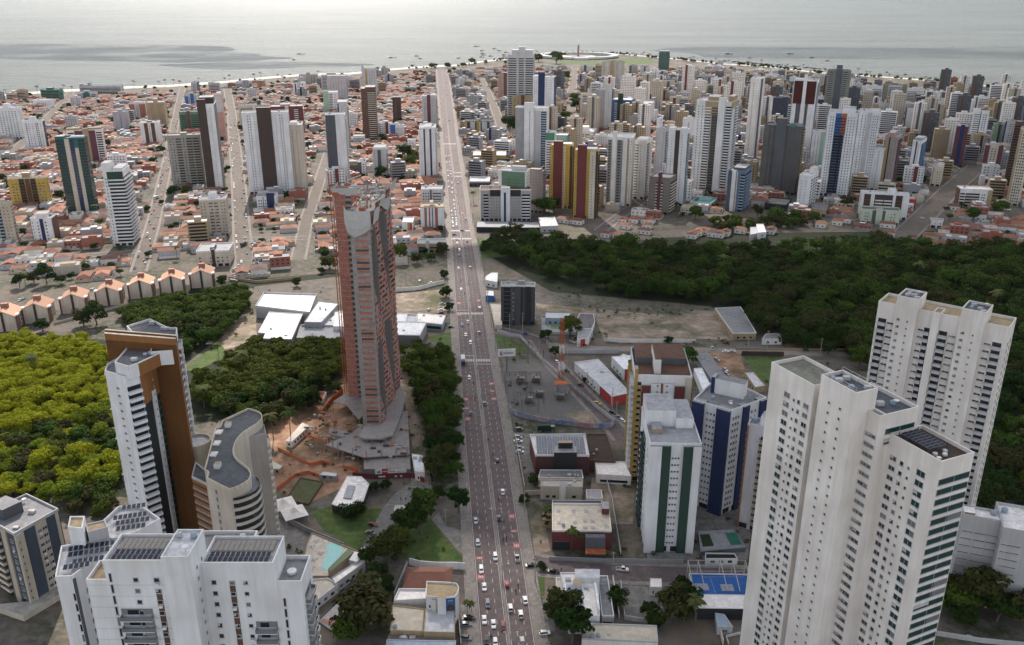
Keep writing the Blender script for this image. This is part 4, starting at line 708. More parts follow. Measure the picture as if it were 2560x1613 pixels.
FARB = [('E', 1270, 1415, 395, 540, 'bwhite', 'w .1 .9 3', 'white block with small windows on the shoreline row'), ('E', 1410, 1665, 490, 600, 'olive', 's .05 .95', 'long low olive office with a flat roof'), ('E', 800, 1230, 395, 470, 'brown', 's .05 .95', 'long dark brown hall with a wavy pale roof'),
 ('E', 560, 690, 450, 660, 'bwhite', 'c .55 .75 navy .2;w .1 .4 1', 'white block with a navy seam in the right centre'), ('E', 680, 860, 470, 660, 'lgray', 'c .3 .36 gray .2;w .5 .9 2', 'grey white block joined to the navy seamed block'), ('E', 230, 340, 455, 650, 'cream', 'w .5 .9 1;c .7 1 plum .2', 'cream block with a dark red edge'),
 ('E', 350, 510, 490, 700, 'cream', 'w .6 .9 2', 'plain cream block with a brown flank'), ('E', -20, 130, 400, 470, 'mint', 's .1 .9', 'low green roofed hall by the trees'), ('E', 20, 260, 700, 950, 'beige', 'c .2 .35 plum .3;b .55 1 lgray', 'beige block with a maroon seam and wavy balconies'),
 ('E', 240, 400, 300, 400, 'lgray', 'w .1 .9 3', 'grey stepped block near the fishing boats'), ('E', 890, 990, 530, 720, 'bwhite', 'c .3 .8 navy .3', 'white block with a blue front behind the tan cap'), ('E', 1290, 1440, 620, 950, 'brick', 'w .1 .9 2', 'brick block left of the navy slab'),
 ('E', 1235, 1330, 555, 900, 'lgray', 'w .2 .8 1', 'pale narrow tower beside the tall pale grey slab'), ('E', 650, 720, 220, 330, 'lgray', 'w .1 .9 2', 'small grey tower by the moored boats'), ('E', 1360, 1480, 330, 430, 'bwhite', 's .1 .9', 'white terraced block at the beach'), ('E', 1960, 2060, 690, 1090, 'bwhite', 'b .1 .9 slate', 'white balcony tower between the red crown and the olive tower'),
 ('F', 210, 360, 135, 240, 'slate', 'c .05 .6 navy .2;c .6 .9 maroon .2', 'dark block with a maroon panel by the palms'), ('F', 345, 570, 185, 400, 'bwhite', 's .4 .95 1', 'white block with long ledges beyond the olive tower'), ('F', 570, 885, 165, 460, 'olive', 'c .22 .8 lgray .1;b .25 .8 slate', 'olive framed block with a pale recess'),
 ('F', 875, 1110, 220, 415, 'bwhite', 's .05 .6 1;w .7 .9 2', 'white block beside the olive framed one'), ('F', 1130, 1280, 255, 480, 'bwhite', 'c .1 .5 slate .1;c .55 .62 navy .1', 'white block with one dark upper window'), ('F', 1275, 1400, 260, 495, 'bwhite', 'c .4 .44 navy .1;t .5 1 slate 10', 'white block with a long ribbed flank'),
 ('F', 1590, 1690, 195, 320, 'slate', 'c .1 .7 lgray .2', 'slate block with a pale front panel by the palms'), ('F', 1590, 1755, 360, 660, 'bwhite', 'c 0 .1 teal .2;w .3 .9 2', 'white tower with a teal edge before the ledges'), ('F', 1770, 1965, 325, 545, 'bwhite', 'c .1 .2 dgreen .2;s .3 .95 1', 'white block with a dark green seam'),
 ('F', 2080, 2300, 385, 620, 'lgray', 'c .2 .6 dbrown .2;w .7 .95 2', 'grey white block with a brown centre at the right'), ('F', 2270, 2480, 400, 640, 'lgray', 'c .05 .9 dgreen .1;f 0 1 lgray', 'block with dark green vertical glazing at the right edge'), ('F', 1455, 1550, 75, 170, 'brick', 's .1 .9', 'small brick red block standing on the beach'),
 ('F', 2000, 2100, 155, 240, 'navy', 's .1 .9', 'dark blue low block on the beach'), ('F', 2030, 2170, 680, 960, (.24,.33,.25), 'c .4 .6 dgreen .3', 'pale green tower with a dark centre'), ('F', 2170, 2310, 640, 980, 'lgray', 'c 0 .15 navy .3;w .4 .9 2', 'grey tower with a navy left edge'), ('F', 430, 640, 420, 740, 'lgray', 'c .0 .4 tan .3;w .5 .9 2', 'tan and grey tower behind the white twin'),
 ('F', 590, 770, 380, 480, 'white', 's .3 .95', 'white block with shaded balcony floors'), ('F', 1350, 1510, 800, 880, 'cream', 'w .1 .9 3', 'low cream hall with a terracotta lip'), ('F', 1280, 1480, 880, 1080, 'sand', 'b .1 .9 sand', 'sand coloured block with open balconies'),
 ('D', 640, 700, 370, 470, 'lgray', 'w .2 .8 2', 'small grey block in front of the round plaza'), ('D', 1340, 1420, 500, 600, 'slate', 's .1 .9', 'slate lowrise beside the tan balcony block'), ('3', 20, 105, 830, 1050, 'bwhite', 'w .2 .8 1', 'white fin tower right of the brown split tower')]
for rg, xl, xr, yt, yb, wl, fs, lb in FARB:
 tower(lb, rg, xl, xr, yt, yb, -12 if rg == 'D' else -20, wl, fs, 'w .1 .9 2' if rg != 'F' else 'b .1 .9 lgray', None, depth=15, name='apartment_block', cat='block')
# ---------------------------------------------------------------- the large towers of the near part
def up(reg, pts, h): return [at(reg, *p, h) for p in pts]
def rect(o, u, s0, s1, t0, t1):
 """rectangle in a frame: s along u, t along the left normal of u"""
 v = (-u[1], u[0]); P = lambda s, t: (o[0] + u[0] * s + v[0] * t, o[1] + u[1] * s + v[1] * t)
 return [P(s0, t0), P(s1, t0), P(s1, t1), P(s0, t1)]
M_solar = flat_mat('solar_cells', (.010, .014, .034), rough=.5, spec=.12, scale=.6, var=.5)
M_solarfr = flat_mat('panel_frame', (.20, .21, .23), rough=.6)
M_solartan = flat_mat('dusty_panel', (.24, .21, .18), rough=.6, spec=.2, scale=.6, var=.25)
def solar(b, o, u, nx, ny, z, pw=1.05, pl=1.9, tilt=.12, m=None, gap=.14, name='solar_array'):
 v = (-u[1], u[0]); mb = MB()
 for j in range(ny):
  for i in range(nx):
   s0, t0 = i * (pw + gap), j * (pl + gap)
   P = lambda s, t, z: (o[0] - b.o[0] + u[0] * s + v[0] * t, o[1] - b.o[1] + u[1] * s + v[1] * t, z)
   za, zb = z + .25, z + .25 + tilt * pl
   q = [P(s0, t0, za), P(s0 + pw, t0, za), P(s0 + pw, t0 + pl, zb), P(s0, t0 + pl, zb)]
   mb.poly(q, M_solarfr); k = .09
   mb.poly([P(s0 + k, t0 + k, za + .03 + tilt * k), P(s0 + pw - k, t0 + k, za + .03 + tilt * k), P(s0 + pw - k, t0 + pl - k, zb + .03 - tilt * k), P(s0 + k, t0 + pl - k, zb + .03 - tilt * k)], m or M_solar)
  for i in (0, nx - 1):
   c = P(i * (pw + gap) + pw / 2, t0 + pl, z); mb.bar(c, (c[0], c[1], z + .25 + tilt * pl), .05, M_solarfr)
 b.part(name, mb)
def rooftop_bits(b, poly, z, k, seed=1):
 r = random.Random(seed); cx = sum(p[0] for p in poly) / len(poly); cy = sum(p[1] for p in poly) / len(poly)
 for i in range(k):
  p = poly[r.randrange(len(poly))]; t = r.uniform(.25, .75); x, y = cx + (p[0] - cx) * t - b.o[0], cy + (p[1] - cy) * t - b.o[1]; mb = MB()
  w = r.uniform(.5, 1.1); q = r.random()
  if q < .5: mb.box(x - w, x + w, y - w * .7, y + w * .7, z, z + r.uniform(.6, 1.2), wall_mat('lgray')); b.part('air_conditioner', mb)
  elif q < .8: mb.lathe(x, y, [(.7, z), (.75, z + 1.0), (.3, z + 1.3)], wall_mat('sky'), 10); b.part('water_tank', mb)
  else:
   mb.bar((x, y, z), (x, y, z + 1.0), .06, wall_mat('gray')); mb.lathe(x, y, [(.1, z + .9), (.5, z + 1.1), (.8, z + 1.45)], wall_mat('white'), 10); b.part('satellite_dish', mb)
# white tower with solar roof at the bottom left
b = Bld('apartment_tower', 'big white front tower with dark solar panels and brown window strips', 'tower', (-73, 168), True)
Rc = lambda x0, x1, y0, y1: [(x0, y0), (x1, y0), (x1, y1), (x0, y1)]
A = Rc(-91.8, -77.2, 165, 175.3); B2 = Rc(-77.2, -71.2, 162, 172.5); C2 = Rc(-71.2, -54.6, 168, 178.5); D2 = Rc(-96.4, -91.8, 165, 172.2); E2 = Rc(-54.6, -48.6, 168, 178); F2 = Rc(-80, -62, 172.6, 182)
b.block(A, 0, 94.2, 'bwhite', 'gray', 1.0, 'white'); b.block(B2, 0, 97.8, 'bwhite', 'lgray', .5, 'white'); b.block(C2, 0, 91.4, 'bwhite', 'gray', 1.0, 'white'); b.block(D2, 0, 89, 'bwhite', 'tan', 1.0, 'white'); b.block(E2, 0, 86.2, 'bwhite', 'mgray', 1.1, 'white')
b.block(F2, 0, 90.5, 'bwhite', 'mgray', 1.0, 'white')
b.face(A[0], A[1], 0, 94.2, 'w .05 .1 1 .5 2.2;t .0 .001 white 1;w .42 .5 1 1 1;c .74 .83 brown .05 -7;w@.1 .75 .82 1 1.1 1.0', 'bwhite', 3.05)
b.face(A[0], A[1], 0, 85, 'b .14 .64 bwhite g', 'bwhite', 3.05)
b.face(B2[1], B2[2], 0, 97, 'w .3 .42 1 .5 .7;w .62 .7 1 .5 .7', 'bwhite', 3.05)
b.face(C2[0], C2[1], 0, 91.4, 'w .1 .2 1 1 1.1;c .36 .44 brown .05 -4;w@.1 .37 .43 1 1 .9;w .56 .62 1 .9 .9', 'bwhite', 3.05); b.face(C2[0], C2[1], 0, 80, 'b .66 .97 bwhite g', 'bwhite', 3.05)
b.face(E2[0], E2[1], 0, 86, 'w .24 .34 1 .5 2.2', 'bwhite', 3.05); b.face(E2[1], E2[2], 0, 86, 'b .2 .8 bwhite g', 'bwhite', 3.05); b.face(D2[3], D2[0], 0, 88, 'w .3 .7 1 .6', 'bwhite', 3.05)
for z in range(1, 30): b.body.obox((-96.4 - b.o[0], 165 - b.o[1]), (1, 0), (0, -1), 0, 19.2, -.02, .025, z * 3.05, z * 3.05 + .05, wall_mat('gray'))
solar(b, (-90.6, 165.8), (1, 0), 10, 2, 94.4); solar(b, (-90.6, 170.2), (1, 0), 10, 2, 94.3, m=M_solartan); solar(b, (-70.2, 168.8), (1, 0), 12, 2, 91.6); solar(b, (-70.2, 173.4), (1, 0), 12, 2, 91.5, m=M_solartan)
rooftop_bits(b, B2, 97.9, 3, 3); rooftop_bits(b, F2, 90.6, 5, 4); mb = MB(); mb.lathe(-51.8 - b.o[0], 172.4 - b.o[1], [(1.1, 86.3), (1.1, 87.0)], wall_mat('white'), 14); b.part('round_table', mb)
for P_ in (A, B2, C2, D2, E2, F2): occupy(P_)
b.finish(); MARKS.append(('the front solar tower', -73, 168))
b = Bld('apartment_tower', 'white rear tower with angled solar roof beside the big front tower', 'tower', (-103, 185), True)
pa = [(-107.2, 171.4), (-103.4, 171.6), (-101.4, 177), (-98.3, 177.4), (-96.5, 183), (-96.5, 188), (-101, 187), (-111.6, 183.6)]; pb = [(-101, 187), (-95.4, 189.8), (-91.6, 195.6), (-96, 199.3), (-99.8, 202.4), (-104.9, 201.3), (-107, 190)]
b.block(pa, 0, 85, 'bwhite', 'lgray', 1.0, 'white'); b.block(pb, 0, 85, 'bwhite', 'lgray', 1.0, 'white'); st = [(-109, 183.6), (-105.2, 183), (-107, 188.3), (-110.6, 188.2)]; b.block(st, 0, 91, 'bwhite', 'tan', .5, 'white'); b.block([(-105, 184.6), (-101, 186.8), (-103, 190), (-107, 188)], 85, 89, 'lgray', 'tan', .3)
b.face(pa[0], pa[1], 0, 85, 'w .9 .98 1 .5 2', 'bwhite'); b.face(pa[1], pa[2], 0, 85, 'c .0 .16 dgray .05;w .5 .7 1', 'bwhite'); b.face(pa[7], pa[0], 0, 85, 'w .2 .8 3', 'bwhite'); b.face(st[0], st[1], 0, 91, 'w .2 .4 1 .6', 'bwhite'); b.face(pb[1], pb[2], 0, 85, 'b .1 .9 white', 'bwhite')
ang = math.atan2(183.6 - 171.4, -111.6 + 107.2) - math.pi / 2; uu = (math.cos(.28), math.sin(.28))
solar(b, (-107.6, 178.4), uu, 9, 1, 86); solar(b, (-108.6, 180.7), uu, 10, 1, 86); solar(b, (-106.4, 173.4), uu, 5, 1, 86); solar(b, (-105.2, 175.5), uu, 6, 1, 86); solar(b, (-100.6, 189.5), uu, 6, 1, 85.9); solar(b, (-101.8, 192), uu, 7, 1, 85.9); solar(b, (-103.4, 194.4), uu, 7, 1, 85.9); solar(b, (-102.4, 197.8), uu, 5, 1, 86.8)
occupy(pa); occupy(pb); b.finish()
# blue grey and cream block at the left frame edge
b = Bld('apartment_tower', 'blue grey and cream block with stepped roof edge at lower left', 'block', (-182, 280), True)
pl = up('7', [(95, 735), (405, 560), (185, 455), (-130, 600)], 33); b.block(pl, 0, 32, (.055,.075,.11), 'mgray', .9, 'lgray')
b.face(pl[0], pl[1], 0, 32, 'c 0 .17 beige .8;w@.85 .02 .08 1 .4;c .44 .68 beige .4;w@.45 .45 .56 1 1.4 1.1;w@.45 .57 .67 2 .8;c .9 .97 beige .3', 'slate'); b.face(pl[3], pl[0], 0, 32, 'c .6 .75 beige .5;w .8 .95 1;b .2 .5 cream', 'slate'); b.face(pl[1], pl[2], 0, 32, 'w .2 .8 2', 'slate')
b.boxpart('penthouse', [(pl[3][0] + 2, pl[3][1] + 1), (pl[3][0] + 10, pl[3][1] - 3), (pl[3][0] + 14, pl[3][1] + 3), (pl[3][0] + 6, pl[3][1] + 7)], 32, 36.5, 'slate', 'mgray'); rooftop_bits(b, pl, 32.1, 6, 5)
mb = MB(); q = [(pl[0][0] - 14 - b.o[0], pl[0][1] - 1 - b.o[1]), (pl[0][0] + 1 - b.o[0], pl[0][1] - 7 - b.o[1]), (pl[1][0] + 5 - b.o[0], pl[1][1] - 3 - b.o[1]), (pl[1][0] + 2 - b.o[0], pl[1][1] + 3 - b.o[1]), (pl[0][0] - 1 - b.o[0], pl[0][1] + 1 - b.o[1])]
mb.prism(q, 0, 2.6, wall_mat('sand'), roof_mat('concrete')); b.part('podium', mb)
occupy(pl); b.finish(); MARKS.append(('the blue grey block', -182, 280))
# orange and white tower
b = Bld('apartment_tower', 'white tower with tall orange fin walls and stacked balconies', 'tower', (-138, 298), True)
m0 = up('P', [(150, 690), (390, 765), (555, 715), (850, 480), (985, 445), (1010, 300), (700, 310), (180, 610)], 88)
b.block(m0, 0, 87, 'bwhite', 'mgray', .9, 'white'); t0 = up('P', [(265, 590), (430, 640), (545, 600), (840, 460), (700, 380), (445, 380)], 92); b.block(t0, 86.9, 91.3, 'bwhite', 'dgray', .6, 'white')
b.face(m0[0], m0[1], 0, 87, 'w .48 .6 2 .5 .6;t 0 .001 white 1', 'bwhite'); b.face(m0[7], m0[0], 0, 87, 's .72 .98 1.0', 'bwhite'); b.face(m0[1], m0[2], 0, 87, 'b .02 .98 bwhite', 'bwhite')
b.face(m0[2], m0[3], 0, 87, 'c .0 .30 black .1 -10;c .30 .44 bwhite .6 -9;w@.7 .34 .4 1 .4 .6;g .44 .66 2;c .66 1 orange .7;t .0 .7 orange 12;w@.75 .72 .78 1 .4 .6', 'bwhite'); b.face(t0[2], t0[3], 86.9, 91.5, 'c 0 1 orange .15', 'bwhite', base=False)
b.face(m0[3], m0[4], 0, 87, 'b .2 .98 bwhite', 'bwhite'); b.face(m0[4], m0[5], 0, 87, 'b .02 .4 bwhite;c .42 .58 brick 1.2;b .6 .98 bwhite', 'bwhite')
bl = up('P', [(145, 255), (990, 320), (1000, 270), (155, 200)], 97); b.boxpart('fin_wall', [bl[0], bl[1], ((bl[1][0] + bl[2][0]) / 2 * .7 + bl[1][0] * .3, (bl[1][1] * .7 + bl[2][1] * .3)), (bl[0][0] * .7 + bl[3][0] * .3, bl[0][1] * .7 + bl[3][1] * .3)], 0, 97, 'orange', 'cream')
b.boxpart('fin_wall', [(bl[0][0] * .25 + bl[3][0] * .75, bl[0][1] * .25 + bl[3][1] * .75), (bl[1][0] * .25 + bl[2][0] * .75, bl[1][1] * .25 + bl[2][1] * .75), bl[2], bl[3]], 0, 97, 'orange', 'cream'); b.block([bl[0], bl[1], bl[2], bl[3]], 0, 94.5, 'orange', 'mgray', 0)
bk = up('P', [(480, 240), (1000, 275), (1005, 180), (905, 180), (685, 75), (410, 160)], 93); b.block(bk, 0, 92, 'bwhite', 'dgray', .9, 'white'); b.face(bk[1], bk[2], 0, 92, 'b .05 .95 bwhite', 'bwhite'); b.face(bk[5], bk[0], 0, 92, 'w .2 .8 1', 'bwhite')
tr = up('P', [(690, 460), (950, 440), (978, 325), (712, 305)], 93); tb = MB()
for i in range(4): 
 a, c = tr[i], tr[(i + 1) % 4]; L = math.hypot(c[0] - a[0], c[1] - a[1]); u = ((c[0] - a[0]) / L, (c[1] - a[1]) / L); tb.obox((a[0] - b.o[0], a[1] - b.o[1]), u, (u[1], -u[0]), 0, L, -.3, 0, 87, 92.6, wall_mat('bwhite'))
b.part('terrace_wall', tb); rooftop_bits(b, t0, 91.4, 4, 8); rooftop_bits(b, bk, 92.1, 3, 9)
occupy(m0); occupy(bl); occupy(bk); b.finish(); MARKS.append(('the orange finned tower', -138, 298))
# curved cream building
b = Bld('apartment_tower', 'curved cream building with an s shaped dark roof and banded balconies', 'tower', (-104, 285), True)
cv = up('Q', [(655, 880), (710, 862), (760, 840), (805, 815), (840, 790), (858, 760), (862, 730), (850, 698), (830, 670), (795, 645), (760, 620), (730, 592), (705, 560), (695, 530), (695, 500), (704, 460), (720, 420), (750, 378), (790, 340), (835, 308), (880, 280), (920, 256), (950, 230), (966, 210), (970, 190), (962, 166), (940, 145), (890, 126), (835, 112), (590, 225), (575, 275), (525, 300), (420, 690), (460, 715), (440, 770)], 57)
b.block(cv, 0, 56, 'sand', 'dgray', .9, 'cream')
out = []
for i in range(0, 10):
 a = cv[i]; nx, ny = cv[min(i + 1, 34)][0] - cv[i - 1 if i else 0][0], cv[min(i + 1, 34)][1] - cv[i - 1 if i else 0][1]; L = math.hypot(nx, ny); k = 0.2 + 2.9 * math.sin(math.pi * min(1, i / 8.0) * .62); out.append((a[0] + ny / L * k, a[1] - nx / L * k))
bnd = [cv[0]] + out[1:] + [cv[9], cv[6], cv[3]]
for i in range(1, 18):
 z = i * 3.0; mb = MB(); pp = [(p[0] - b.o[0], p[1] - b.o[1]) for p in bnd]; mb.prism(pp, z - .15, z + 1.05, wall_mat('sand'), roof_mat('mgray'), True); b.part('balcony', mb)
mb = MB(); inn = [(p[0] * .9 + cv[3][0] * .1 - b.o[0], p[1] * .9 + cv[3][1] * .1 - b.o[1]) for p in [cv[0]] + out[1:9]]
for i in range(len(inn) - 1): mb.poly([(*inn[i], 2), (*inn[i + 1], 2), (*inn[i + 1], 53), (*inn[i], 53)], glass(0))
b.part('glazing_strip', mb)
wl = up('Q', [(840, 375), (1005, 345), (985, 260), (870, 300)], 54); b.block(wl, 0, 53, (.40,.36,.33), 'mgray', .5); b.face(wl[1], wl[2], 0, 53, 'b .05 .95 offwhite', 'sand')
b.face(cv[34], cv[0], 0, 56, 'w .34 .44 1 1 1.8 1', 'sand'); b.face(wl[3], wl[0], 0, 53, 'b .1 .9 lgray', 'sand')
og = up('Q', [(300, 755), (445, 825), (470, 720), (335, 620)], 51); b.block(og, 0, 50, 'orange', 'dgray', .8, 'lgray'); b.face(og[0], og[1], 0, 50, 'f 0 1 dbrown;s .0 1 .3', 'orange'); b.face(og[3], og[0], 0, 50, 's .05 .95 .8 2', 'orange')
cy = MB(); cy.lathe(-122.6 - b.o[0], 302 - b.o[1], [(5.6, 0), (5.6, 51.3), (5.2, 51.3), (5.2, 50.2)], wall_mat('cream'), 32, roof_mat('lgray')); b.part('stair_drum', cy)
for k, (x, y) in enumerate([(545, 655), (645, 268)]):
 q = at('Q', x, y, 57); mb = MB(); mb.box(q[0] - b.o[0] - 1, q[0] - b.o[0] + 1, q[1] - b.o[1] - 1.2, q[1] - b.o[1] + 1.2, 56, 57.8, wall_mat('white'), roof_mat('tan')); b.part('hatch', mb)
for k, (x, y) in enumerate([(510, 560), (540, 455), (560, 350)]):
 q = at('Q', x, y, 56); mb = MB(); mb.box(q[0] - b.o[0] - 1.2, q[0] - b.o[0] + 1.2, q[1] - b.o[1] - 1.6, q[1] - b.o[1] + 1.6, 56, 56.6, wall_mat('offwhite')); b.part('skylight', mb)
occupy(cv); occupy(og); occupy([(-128, 297), (-117, 297), (-117, 307), (-128, 307)]); b.finish(); MARKS.append(('the curved cream building', -104, 285))
# beige white tower at the right
b = Bld('apartment_tower', 'huge off white tower in stepped blocks with green tinted windows', 'tower', (95, 215), True)
u = (.4067, -.9135); o0 = (77.3 - 168.2 * 0, 240.1)
def F5(s0, s1, t0, t1): return rect((77.3, 240.1), u, s0, s1, t0 - 168.2, t1 - 168.2)
bl5 = [(F5(0, 18.2, 168.2, 180.3), 110, 'olive'), (F5(18.2, 21.5, 170, 181), 107.5, 'tan'), (F5(21.5, 34.4, 166.9, 174.4), 115, 'slate'), (F5(21.5, 38.4, 174.4, 186), 109, 'slate'), (F5(34.4, 38.4, 172.2, 174.4), 109, 'slate'), (F5(38.4, 55, 177, 188.6), 103, 'dbrown')]
for pl, h, rf in bl5: b.block(pl, 0, h, 'offwhite', rf, 1.1); occupy(pl)
W5 = 'offwhite'
b.face(bl5[0][0][0], bl5[0][0][1], 0, 108, 'w .36 .52 1 2.3 1.5 2;w .58 .63 1 .6 .7;w .68 .75 1 1 1.2;w .82 .94 1 1.9 1.3', W5); b.face(bl5[1][0][0], bl5[1][0][1], 0, 106, 'w .05 .95 1 2.1 1.1', W5)
b.face(bl5[2][0][0], bl5[2][0][1], 0, 115, 'w .28 .36 1 .6 .6;w .6 .68 1 .6 .6', W5); b.face(bl5[4][0][0], bl5[4][0][1], 0, 108, 'w .0 .98 1 3.4 .9 1;w .2 1 1 2.4 .9', W5)
b.face(bl5[5][0][0], bl5[5][0][1], 0, 103, 'w .08 .2 1 1.9 1.2;w .27 .36 1 1 1.1;w .43 .48 1 .6 .7;w .6 .78 1 2.5 1.6 2', W5); b.face(bl5[5][0][1], bl5[5][0][2], 0, 103, 's .03 .97 1.7 2', W5); b.face(bl5[3][0][1], bl5[3][0][2], 100, 109, 's .05 .95 1.6 2', W5, base=False); b.face(bl5[0][0][3], bl5[0][0][0], 0, 110, 'w .3 .6 1', W5)
solar(b, rect((77.3, 240.1), u, 40.5, 41, 10.2, 11)[0], u, 8, 3, 104.4, tilt=.1)
pg = MB(); P5 = lambda s, t: tuple(c - k for c, k in zip(rect((77.3, 240.1), u, s, s + 1, t - 168.2, t - 167)[0], b.o))
for s in (40.2, 45, 49.6):
 for t in (178.4, 185): q = P5(s, t); pg.bar((*q, 103), (*q, 105), .12, wall_mat('dbrown'))
b.part('pergola_frame', pg)
for s, t in ((50.5, 180), (51.8, 182), (50.4, 183.6), (52.6, 179)):
 q = P5(s, t); mb = MB(); mb.box(q[0] - .5, q[0] + .5, q[1] - .5, q[1] + .5, 103, 103.6, wall_mat('white')); b.part('terrace_chair', mb)
rl = MB()
for s in (21.8, 25, 28, 31, 34): 
 for t in (167.3, 174): q = P5(s, t); rl.bar((*q, 115), (*q, 117.2), .06, wall_mat('lgray'))
for t in (167.3, 174): rl.bar((*P5(21.8, t), 117.2), (*P5(34, t), 117.2), .06, wall_mat('lgray')); rl.bar((*P5(21.8, t), 116.4), (*P5(34, t), 116.4), .05, wall_mat('lgray'))
b.part('roof_railing', rl); rooftop_bits(b, bl5[2][0], 115.1, 5, 14); rooftop_bits(b, bl5[3][0], 109.1, 4, 15); b.finish(); MARKS.append(('the huge off white tower', 95, 215))
# twin white slab behind it
b = Bld('apartment_tower', 'wide white slab with two taller cores and shaded balcony rows', 'tower', (168, 322), True)
a, c = (148.5, 335.5), (185.8, 305.9); L6 = math.hypot(c[0] - a[0], c[1] - a[1]); u6 = ((c[0] - a[0]) / L6, (c[1] - a[1]) / L6)
def F6(s0, s1, t0, t1): return rect(a, u6, s0 * L6, s1 * L6, t0, t1)
main = F6(0, 1, 0, 13); b.block(main, 0, 95.5, 'offwhite', 'tan', 1.2); occupy(main)
for s0, s1 in ((.155, .325), (.65, .83)):
 p = F6(s0, s1, -2.2, 9); b.block(p, 0, 100.5, 'offwhite', 'dgray', .8); b.face(p[0], p[1], 0, 97, 'w .12 .28 1 1.1 .9 1;w .6 .66 1 .5 .5', 'offwhite'); b.face(p[1], p[2], 0, 97, 'w .3 .5 1 .5 .5', 'offwhite'); rooftop_bits(b, p, 100.6, 6, int(s0 * 100))
p = F6(.44, .5, -1.4, 6); b.block(p, 0, 96.5, 'offwhite', 'tan', .5)
b.face(main[0], main[1], 0, 94, 'b .02 .085 lgray;w .09 .15 1 2.4 .6;w .34 .39 1 1.8 .6;b .39 .435 lgray;b .505 .57 lgray;w .575 .64 1 2.4 .6;w .84 .9 1 2.2 .6;b .905 .97 lgray', 'offwhite'); b.face(main[1], main[2], 0, 94, 'w .1 .9 2', 'offwhite')
b.finish(); MARKS.append(('the wide twin cored slab', 168, 322))
# white and green, yellow and brown, navy, tan towers
tower('white tower with tall dark green vertical strips and little square windows', 'V', 432, 1085, 1305, 2674, -2, 'bwhite', 'c 0 .23 bwhite 1.4;c .235 .41 dgreen .9;w .43 .6 3 .6 .6;c .66 .83 dgreen 1.2;c .84 1 bwhite 1.0', 'b .3 .6 dgreen;w .1 .2 1 .4;w .7 .9 1 .5', 262, ph=[(.02, .6, .5, 1, 7, 'bwhite'), (.6, .95, .45, 1, 4.5, 'bwhite'), (.1, .3, .3, .5, 2, 'tan')], hero=True, mark='the green striped tower', roof='gray')
tower('tower with a yellow fin, maroon bays and striped end balconies', 'V', 240, 965, 445, 1790, -4, 'white', 'c .0 .05 mustard .9 4;b .03 .12 mustard;c .13 .28 maroon 1 -4;c .29 .46 bwhite .6 -3;w@.65 .38 .43 1 .6 .6;c .465 .5 orange .2 -3;c .51 .7 bwhite .6 -3;w@.65 .54 .6 1 .6 .6;c .71 .88 maroon 1 -4;c .89 1 sand .3', 'b .1 .5 mustard;b .55 .95 white', 135, ph=[(.35, .46, .1, .7, 7, 'white'), (.05, .95, .45, 1, 3.2, 'dgray')], hero=True, mark='the yellow finned tower', roof='brown')
b = Bld('apartment_tower', 'angular white tower with deep navy corner shafts', 'tower', (93, 342), True)
n0 = [(77.6, 339.2), (91.2, 328.6), (109.3, 341.1), (103, 351.5), (90.6, 359)]; b.block(n0, 0, 50, 'bwhite', 'mgray', .9); occupy(n0)
b.face(n0[0], n0[1], 0, 50, 'c 0 .31 navy 1.4 .6;w .36 .62 3 .7 .8;c .66 1 navy 1.6 .6', 'bwhite'); b.face(n0[1], n0[2], 0, 50, 'c .0 .02 bwhite .2;w .05 .26 3 .8 1;c .33 .5 navy .8 .4;w .55 .75 2 .8 1;c .8 1 navy 1.2 .5', 'bwhite'); b.face(n0[4], n0[0], 0, 50, 'w .3 .7 2', 'bwhite')
b.boxpart('penthouse', rect((88, 347), (.86, -.5), 0, 13, 0, 5.5), 50, 57, 'bwhite', 'mgray'); b.boxpart('penthouse', rect((86.6, 347.6), (.86, -.5), 0, 1.6, 0, 5), 50, 57.5, 'navy', 'gray'); rooftop_bits(b, n0, 50.1, 5, 21); b.finish(); MARKS.append(('the navy shafted tower', 93, 342))
tower('tan tower with projecting balconies half hidden by the huge off white one', 'V', 1668, 1960, 1085, 2394, -30, (.58,.56,.60), 'c .0 .06 orange .5;w .55 .62 1 .5;b .62 .95 tan', 'b .1 .4 tan;c .5 .9 orange .2', 1640, ph=[(.5, 1, .1, .9, 5, 'bwhite')], hero=True, mark='the tan balconied tower')
# grey white hotel blocks at the lower right
tower('pale grey ribbed block with thin window lines at lower right', '9', 1985, 2258, 625, 1180, -20, 'lgray', 's .03 .3 .35;s .36 .97 .35', 's .1 .9 .4', 2295, ph=[(.0, .3, .2, .8, 1.2, 'tan')], hero=True, roof='offwhite')
tower('second pale grey ribbed block touching the right frame edge', '9', 2258, 2500, 715, 1280, -20, 'lgray', 's .05 .2 .35;s .22 .6 .35', 's .1 .9 .4', None, depth=18, ph=[], hero=True, roof='offwhite')
# dark hotel by the wood
tower('dark slate block with white roof parapet beside the avenue', '5', 1126, 1366, 512, 790, -2, (.065,.067,.075), 'g .08 .28 0;c .3 .34 slate .3;w .345 .39 1 1.1 1.1 1;c .4 .58 (.075,.077,.085) .6;c .6 .63 black .3;c .72 .88 black .6', 'w .1 .9 2 2 1.2 1', 1100, depth=19, ph=[(.5, .7, .4, .75, 3, 'gray'), (.1, .45, .1, .9, .6, 'tan')], hero=True, mark='the dark slate block', roof='gray', ptop='white', name='hotel', cat='hotel')
